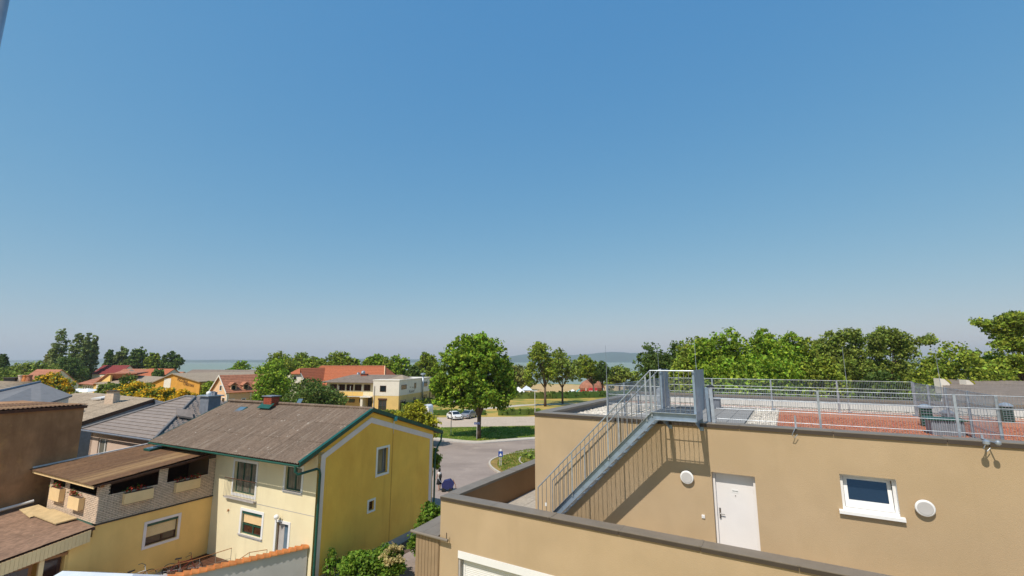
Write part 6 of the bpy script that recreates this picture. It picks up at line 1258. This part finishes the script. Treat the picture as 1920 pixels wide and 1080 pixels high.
# grass tufts on lawn and island: uncountable
def tufts(nm, region, n, seed, material, z=0.012, h=.10):
    r = np.random.RandomState(seed); P = []
    while len(P) < n:
        x, y = r.uniform(region[0], region[2]), r.uniform(region[1], region[3])
        if region[4](x, y): P.append((x, y))
    P = np.array(P); a = r.uniform(0, 6.28, n); s = r.uniform(.5, 1.3, n)*h; dx, dy = np.cos(a)*s*.5, np.sin(a)*s*.5
    V = np.stack([np.stack([P[:, 0]-dx, P[:, 1]-dy, np.full(n, z)], 1), np.stack([P[:, 0]+dx, P[:, 1]+dy, np.full(n, z)], 1), np.stack([P[:, 0]+dx*.3+r.normal(0, .03, n), P[:, 1]+dy*.3+r.normal(0, .03, n), z+s], 1)], 1).reshape(-1, 3)
    me = np_mesh(nm, V, np.arange(n*3).reshape(-1, 3), 3); me.materials.append(M[material]); ob = bpy.data.objects.new(nm, me); C.objects.link(ob); tag(ob, kind='stuff'); return ob
tufts('lawn_grass', (-24, 66, 14, 82, lambda x, y: y > 66+abs(x+4.6)*.45 and y < 79.2+max(0, (x+12))*.12), 26000, 1, 'leafshrub')
tufts('island_grass', (-2, 44, 5, 60, lambda x, y: ((x-5)/6.6)**2+((y-51.5)/8.6)**2 < 1), 7000, 2, 'leaf3', .14, .12)

# ================================================================== VEHICLES, SIGNS, PEOPLE
def car(label, px, Y, rot, paint):
    q = at(px, 780, Y); F = Frame(rot, q.x, q.y, 0); t = thing('parked_car', label, 'car', F, (0, 0, 0), 'cars parked on the gravel')
    prof = [(-2.05, .35), (-2.08, .62), (-1.95, .88), (-1.1, .98), (-.45, 1.42), (.75, 1.46), (1.65, 1.02), (2.0, .92), (2.08, .6), (2.05, .35)]
    mb = MB(); secs = [(-.86, .0), (-.80, .03), (0, .05), (.80, .03), (.86, .0)]; n = len(prof)
    for i, (x, dz) in enumerate(secs):
        tw = 1 if abs(x) < .85 else .98
        mb.v += [(x*(1-.16*max(0, (z-.95)/.5)), y*tw, z+dz*(z > .5)) for y, z in prof]
    for i in range(len(secs)-1):
        for k in range(n): mb.f.append((i*n+k, i*n+(k+1) % n, (i+1)*n+(k+1) % n, (i+1)*n+k))
    mb.f += [tuple(range(n)), tuple(range(4*n, 5*n))]
    body = part(mb, 'body', paint, t, smooth=False)
    part(MB().add([(-.70, -1.08, 1.03), (.70, -1.08, 1.03), (.62, -.50, 1.42), (-.62, -.50, 1.42)], [(0, 1, 2, 3)]).extrude([(-.72, -1.12, 1.045), (.72, -1.12, 1.045), (.64, -.50, 1.475), (-.64, -.50, 1.475)], (0, -.012, .01)), 'windscreen', 'glass', t)
    part(MB().extrude([(-.70, 1.62, 1.09), (.70, 1.62, 1.09), (.62, .82, 1.5), (-.62, .82, 1.5)], (0, .012, .01)), 'rear_window', 'glass', t)
    for s in (-1, 1): part(MB().extrude([(s*.845, -.98, .99), (s*.845, 1.4, 1.0), (s*.765, .72, 1.4), (s*.765, -.42, 1.38)], (s*.018, 0, 0)), 'side_window', 'glass', t)
    wm = MB().lathe((0, 0, 0), [(.31, -.1), (.32, -.07), (.32, .07), (.31, .1)], 18, 'x'); wme = mesh_of(wm, 'wheel', M['tyre']); rim = mesh_of(MB().lathe((0, 0, 0), [(.19, -.108), (.19, .108)], 14, 'x'), 'rim', M['galv'])
    for sx in (-.80, .80):
        for sy in (-1.3, 1.25): w_ = piece(wme, 'wheel', t, (sx, sy, .32)); piece(rim, 'rim', w_, (0, 0, 0))
    for s in (-.62, .62): part(MB().lathe((s, -2.07, .72), [(.13, 0), (.12, -.03)], 10, 'y'), 'headlight', 'glassgrey', t); part(MB().box(s-.12, s+.12, 2.04, 2.09, .7, .85), 'tail_light', 'rooftile3', t)
    part(MB().box(-.26, .26, -2.10, -2.06, .42, .53), 'number_plate', 'white', t); part(MB().box(-.5, .5, -2.095, -2.05, .55, .66), 'grille', 'black', t); return t
car('white compact car parked on the gravel, left of the silver one', 852, 90.3, -28, 'carwhite')
car('silver car parked on the gravel just left of the maple trunk', 880, 92.3, -158, 'carsilver')
q = at(795, 786, 90.4); FT = Frame(8, q.x, q.y, 0); t = thing('horse_trailer', 'tall white trailer with rounded roof and small dark window, beyond the lime shrub', 'trailer', FT, (0, 0, 0))
P_ = [(-.85, .45), (-.85, 2.1), (-.72, 2.42), (-.35, 2.6), (.35, 2.6), (.72, 2.42), (.85, 2.1), (.85, .45)]
part(MB().extrude([(x, 0, z) for x, z in P_], (0, 3.0, 0)), 'body', 'carwhite', t); part(MB().box(.0, .7, -.02, -.003, 1.45, 1.75), 'window', 'black', t); part(MB().box(-.8, .8, -.03, -.004, .5, .58), 'bumper', 'plinth', t)
wme = mesh_of(MB().lathe((0, 0, 0), [(.33, -.1), (.33, .1)], 16, 'x'), 'wheel', M['tyre'])
for sx in (-.85, .85):
    for sy in (1.3, 2.1): piece(wme, 'wheel', t, (sx, sy, .33))
part(MB().tube((0, -.0, .45), (0, -1.1, .42), .04, 6).tube((0, -.8, .4), (0, -.8, 0), .03, 6), 'tow_bar', 'galv', t)
q = at(839, 760, 119); t = thing('white_trailer', 'low white camping trailer half hidden under the maple branches', 'trailer', W, (q.x, q.y, 0))
part(MB().extrude([(q.x-1.9, q.y, .5), (q.x+1.9, q.y, .5), (q.x+1.9, q.y, 1.5), (q.x+1.2, q.y, 2.3), (q.x-1.3, q.y, 2.4), (q.x-1.9, q.y, 1.6)], (0, 2.0, 0)), 'body', 'carwhite', t)
for s in (-.8, .8): part(MB().lathe((q.x+s, q.y, .33), [(.33, -.08), (.33, .08)], 12, 'y'), 'wheel', 'tyre', t)
part(MB().box(q.x-1.2, q.x-.3, q.y-.02, q.y-.003, 1.3, 1.8), 'window', 'glass', t)
# posts and signs
q = at(894, 823, 67.4); t = thing('street_sign', 'small blue street name sign on a pale post before the maple trunk', 'street sign', W, (q.x, q.y, 0))
part(MB().tube((q.x, q.y, 0), (q.x, q.y, 2.35), .035, 8), 'post', 'whitewall', t); pl = part(MB().box(q.x-.42, q.x+.42, q.y-.05, q.y-.036, 2.08, 2.36), 'name_plate', 'signblue', t); part(MB().box(q.x-.44, q.x+.44, q.y-.035, q.y-.03, 2.06, 2.38), 'plate_edge', 'white', t)
lettering('SEESTRASSE', pl, W, (q.x, q.y-.054, 2.16), .14, 'white', (PI/2, 0, 0), ext=.002)
q = at(845.5, 815, 71.7); t = thing('lamp_post', 'thin dark post standing on the lawn below the white car', 'post', W, (q.x, q.y, 0)); part(MB().tube((q.x, q.y, 0), (q.x, q.y, 4.0), .05, 8), 'pole', 'metalgrey', t); part(MB().lathe((q.x, q.y, 4.0), [(.07, 0), (.1, .05), (.1, .2), (.03, .26)], 10), 'head', 'metalgrey', t)
q = at(1003, 758, 92); t = thing('lamp_post', 'slim pale post with a flat white lamp head at the corner of the roof coping', 'lamp post', W, (q.x, q.y, 0)); part(MB().tube((q.x, q.y, 0), (q.x, q.y, 5.2), .06, 8), 'pole', 'whitewall', t); part(MB().box(q.x-.5, q.x+.5, q.y-.15, q.y+.15, 5.2, 5.32), 'lamp_head', 'white', t)
q = at(938.5, 877, 50.2); t = thing('pedestrian_sign', 'blue square traffic sign on a pale double post on the traffic island', 'traffic sign', W, (q.x, q.y, .14))
for s in (-.07, .07): part(MB().tube((q.x+s, q.y, .14), (q.x+s, q.y, 1.62), .022, 8), 'post', 'white', t)
pl = part(MB().box(q.x-.24, q.x+.24, q.y-.05, q.y-.03, 1.05, 1.6), 'sign_plate', 'signblue', t); part(MB().extrude([(q.x-.15, q.y-.056, 1.15), (q.x+.15, q.y-.056, 1.15), (q.x, q.y-.056, 1.45)], (0, .004, 0)), 'symbol', 'white', pl)
part(MB().lathe((q.x, q.y-.04, 1.72), [(.12, 0), (.12, .02)], 14, 'y'), 'round_plate', 'white', t)
# person pulling a dark blue handcart
def person(label, x, y, z, face, shirt, legs_, scale=1.0):
    t = thing('person', label, 'person', Frame(face, x, y, z), (0, 0, 0)); 
    me = bpy.data.meshes.new('body'); V = [(0, 0, .95), (0, 0, 1.15), (0, .01, 1.38), (0, .01, 1.50), (0, -.01, 1.60), (0, -.005, 1.72), (-.10, 0, .92), (-.11, .03, .5), (-.11, -.02, .08), (-.11, .14*-1, .03), (.10, 0, .92), (.11, .10, .5), (.11, .18, .09), (.11, .06, .03), (-.19, 0, 1.42), (-.24, .02, 1.15), (-.25, -.08, .92), (-.25, -.11, .84), (.19, 0, 1.42), (.27, .05, 1.16), (.34, -.06, .95), (.36, -.10, .88)]
    E = [(0, 1), (1, 2), (2, 3), (3, 4), (4, 5), (0, 6), (6, 7), (7, 8), (8, 9), (0, 10), (10, 11), (11, 12), (12, 13), (2, 14), (14, 15), (15, 16), (16, 17), (2, 18), (18, 19), (19, 20), (20, 21)]
    Rr = [.15, .13, .15, .06, .095, .085, .095, .062, .042, .035, .095, .062, .042, .035, .055, .042, .034, .03, .055, .042, .034, .03]
    me.from_pydata(V, E, []); ob = bpy.data.objects.new('body', me); C.objects.link(ob); ob.parent = t; OFF[ob.name] = (0, 0, 0)
    md = ob.modifiers.new('skin', 'SKIN'); md.use_smooth_shade = True; sd = ob.modifiers.new('sub', 'SUBSURF'); sd.levels = 2; sd.render_levels = 2
    for i, sv in enumerate(me.skin_vertices[0].data): sv.radius = (Rr[i], Rr[i]*.8); sv.use_root = (i == 0)
    me.materials.append(M['skin']); ob.scale = (scale,)*3
    o = OFF[t.name]
    s_ = MB().lathe((0, 0, 0), [(.17, .88), (.165, 1.0), (.15, 1.15), (.185, 1.32), (.19, 1.42), (.10, 1.50)], 14); s_.v = [(p[0], p[1]*.72, p[2]) for p in s_.v]; part(s_, 'shirt', shirt, t, smooth=True)
    k = MB().lathe((0, 0, 0), [(.26, .50), (.22, .70), (.18, .90), (.165, .97)], 14); k.v = [(p[0], p[1]*.8, p[2]) for p in k.v]; part(k, 'skirt', legs_, t, smooth=True)
    part(MB().lathe((0, .02, 0), [(.06, 1.52), (.105, 1.60), (.11, 1.70), (.08, 1.80), (.02, 1.83)], 12), 'hair', 'blackcloth', t, smooth=True)
    for sgn in (-1, 1): part(MB().extrude([(sgn*.035-.012, -.088, 1.675), (sgn*.035+.012, -.088, 1.675), (sgn*.035+.012, -.088, 1.69), (sgn*.035-.012, -.088, 1.69)], (0, -.006, 0)), 'eye', 'black', t)
    part(MB().lathe((0, .16, 1.15), [(.05, -.18), (.12, -.1), (.12, .1), (.05, .18)], 10), 'bag', 'blackcloth', t); return t
q = at(823, 919, 41.5); person('person in white top and dark skirt, with black bag, pulling a dark blue cart', q.x, q.y, 0, 140, 'whitecloth', 'blackcloth', .98)
q = at(838, 922, 41.2); t = thing('hand_cart', 'dark blue covered handcart pulled along the street behind the person', 'cart', W, (q.x, q.y, 0))
b_ = MB().extrude([(q.x-.38, q.y-.3, .25), (q.x+.45, q.y-.3, .2), (q.x+.62, q.y-.3, .62), (q.x+.25, q.y-.3, .98), (q.x-.28, q.y-.3, .86), (q.x-.45, q.y-.3, .6)], (0, .6, 0)); part(b_, 'cover', 'bluecloth', t)
for s in (-.28, .33):
    for e in (-.33, .33): part(MB().lathe((q.x+s, q.y+e, .16), [(.16, -.025), (.16, .025)], 14, 'y'), 'wheel', 'tyre', t)
part(MB().pipe([(q.x-.4, q.y, .6), (q.x-.78, q.y+.05, 1.02)], .018, 6), 'handle', 'galv', t); part(MB().pipe([(q.x+.5, q.y, .95), (q.x+.72, q.y, .5), (q.x+.8, q.y, .1)], .025, 6), 'rear_frame', 'orangewood', t)
# bicycles in the yard
def bicycle(label, u, v, az, frame_m):
    p = FB.w(u, v, G0+.0); F = Frame(az, p.x, p.y, 0.0); t = thing('bicycle', label, 'bicycle', F, (0, 0, 0), 'bicycles in the courtyard'); R_ = .34
    for x in (-.54, .54):
        w_ = part(MB().pipe([(x+R_*math.cos(2*PI*k/20), 0, R_+R_*math.sin(2*PI*k/20)) for k in range(21)], .018, 6, cap=False), 'wheel', 'tyre', t)
        sp = MB()
        for k in range(10): sp.tube((x, 0, R_), (x+R_*math.cos(PI*k/5), 0, R_+R_*math.sin(PI*k/5)), .003, 4)
        part(sp, 'spokes', 'galv', w_)
    part(MB().pipe([(-.54, 0, R_), (-.12, 0, .30), (-.22, 0, .82)], .016, 6).pipe([(-.12, 0, .30), (.36, 0, .72), (-.2, 0, .70)], .017, 6).pipe([(-.54, 0, R_), (-.2, 0, .70)], .012, 6).pipe([(.54, 0, R_), (.38, 0, .70), (.33, 0, .95)], .016, 6), 'frame', frame_m, t)
    part(MB().pipe([(.16, -.29, .98), (.27, -.2, 1.02), (.33, 0, .98), (.27, .2, 1.02), (.16, .29, .98)], .014, 6), 'handlebar', 'black', t)
    part(MB().extrude([(-.36, -.07, .84), (-.36, .07, .84), (-.08, .02, .86), (-.08, -.02, .86)], (0, 0, .05)), 'saddle', 'black', t)
    part(MB().lathe((-.12, 0, .30), [(.1, -.01), (.1, .01)], 14, 'y').tube((-.12, -.02, .3), (-.12, -.1, .16), .01, 5).tube((-.12, .02, .3), (-.12, .1, .44), .01, 5), 'crank', 'steel', t); return t
bicycle('white-framed bicycle leaning towards the annex wall, its saddle and handlebar showing over the canvas', -27.5, 13.2, -60, 'white')
bicycle('dark bicycle left of the white-framed one, almost hidden by the canvas', -27.5, 11.9, -58, 'black')
bicycle('bicycle with a red frame at the corner of the timber platform', -26.9, 15.0, -20, 'rooftile3')
# park objects
def tent(label, px, Y, w_, h, material='white', eave=1.6):
    q = at(px, 742, Y); t = thing('market_tent', label, 'tent', W, (q.x, q.y, 0), 'tents in the lakeside park'); a = w_/2
    part(MB().add([(q.x-a, q.y-a, eave), (q.x+a, q.y-a, eave), (q.x+a, q.y+a, eave), (q.x-a, q.y+a, eave), (q.x, q.y, eave+h)], [(0, 1, 4), (1, 2, 4), (2, 3, 4), (3, 0, 4), (0, 3, 2, 1)]), 'canopy', material, t)
    for sx in (-1, 1):
        for sy in (-1, 1): part(MB().tube((q.x+sx*a*.97, q.y+sy*a*.97, 0), (q.x+sx*a*.97, q.y+sy*a*.97, eave), .05, 6), 'pole', 'whitewall', t)
    return t
tent('large white pyramid tent right of the maple crown', 972, 155, 5.6, 2.2, 'white', .5)
tent('smaller pale blue-white tent beside the large white one', 988, 160, 3.8, 1.7, 'canvas', 1.3)
tent('low white stall canopy at the left of the playground', 1074, 158, 3.0, .8, 'white', .9)
q = at(1110, 738, 165); t = thing('dome_tent', 'big terracotta domed tent behind the park trees', 'tent', W, (q.x, q.y, 0))
part(MB().lathe((q.x, q.y, 0), [(4.4, 1.2), (4.6, 1.9), (4.1, 2.9), (3.3, 3.7), (2.2, 4.4), (.9, 4.9), (.2, 5.2)], 20), 'dome', 'terracotta', t); part(MB().lathe((q.x, q.y, 0), [(4.1, 0), (4.3, 1.2)], 20), 'skirt', 'redcanvas', t)
for k in range(3): part(MB().tube((q.x-3+3*k, q.y-5.6, 0), (q.x-3+3*k, q.y-5.6, 2.0), .12, 6), 'pole', 'white', t)
q = at(1113, 741, 158); t = thing('red_awning', 'red awning with a pale post in front of the dome tent', 'awning', W, (q.x, q.y, 0)); part(MB().extrude([(q.x-1.6, q.y, .9), (q.x+1.5, q.y, .9), (q.x+1.2, q.y, 2.1), (q.x-1.3, q.y, 2.1)], (0, 1.4, 0)), 'canopy', 'redcanvas', t); part(MB().box(q.x+.1, q.x+.35, q.y-.12, q.y-.01, 0, 2.1).box(q.x-1.5, q.x+1.4, q.y-.11, q.y-.01, 1.0, 1.2), 'pale_bar', 'whitewall', t)
q = at(1086, 742, 156); t = thing('playground_slide', 'turquoise playground slide on the sand', 'slide', W, (q.x, q.y, 0)); part(MB().pipe([(q.x-1.3, q.y, .3), (q.x-.3, q.y, 1.5), (q.x+.3, q.y, 1.7)], .22, 8), 'chute', 'turquoise', t); part(MB().tube((q.x+.3, q.y-.2, 0), (q.x+.3, q.y-.2, 2.2), .08, 6).tube((q.x+.9, q.y, 0), (q.x+.2, q.y, 1.6), .07, 6), 'ladder', 'metalgrey', t)
for px, lb_ in ((1050, 'left park bench on the dry grass behind the hedge'), (1061, 'right, paler park bench on the dry grass behind the hedge')):
    q = at(px, 740, 154); t = thing('park_bench', lb_, 'bench', W, (q.x, q.y, 0), 'park benches')
    part(MB().box(q.x-.9, q.x+.9, q.y-.25, q.y+.2, .42, .47), 'seat', 'offwhite', t); part(MB().box(q.x-.9, q.x+.9, q.y+.2, q.y+.25, .5, .95), 'backrest', 'offwhite', t)
    for s in (-.8, .8): part(MB().box(q.x+s-.04, q.x+s+.04, q.y-.2, q.y+.2, 0, .42), 'leg', 'metalgrey', t)

# ================================================================== AIR
hz = bpy.data.materials.new('haze'); hz.use_nodes = True; nt = hz.node_tree
for nd in list(nt.nodes):
    if nd.type != 'OUTPUT_MATERIAL': nt.nodes.remove(nd)
pvn = nt.nodes.new('ShaderNodeVolumePrincipled'); pvn.inputs['Color'].default_value = (0.90, 0.955, 1.0, 1); pvn.inputs['Density'].default_value = 0.00011; pvn.inputs['Anisotropy'].default_value = 0.2
nt.links.new(pvn.outputs[0], nt.nodes['Material Output'].inputs['Volume'])
M['haze'] = hz
solo(MB().box(-9400, 9400, -400, 9800, -6, 240), 'haze', 'haze', W, (0, 0, 0), kind='stuff')
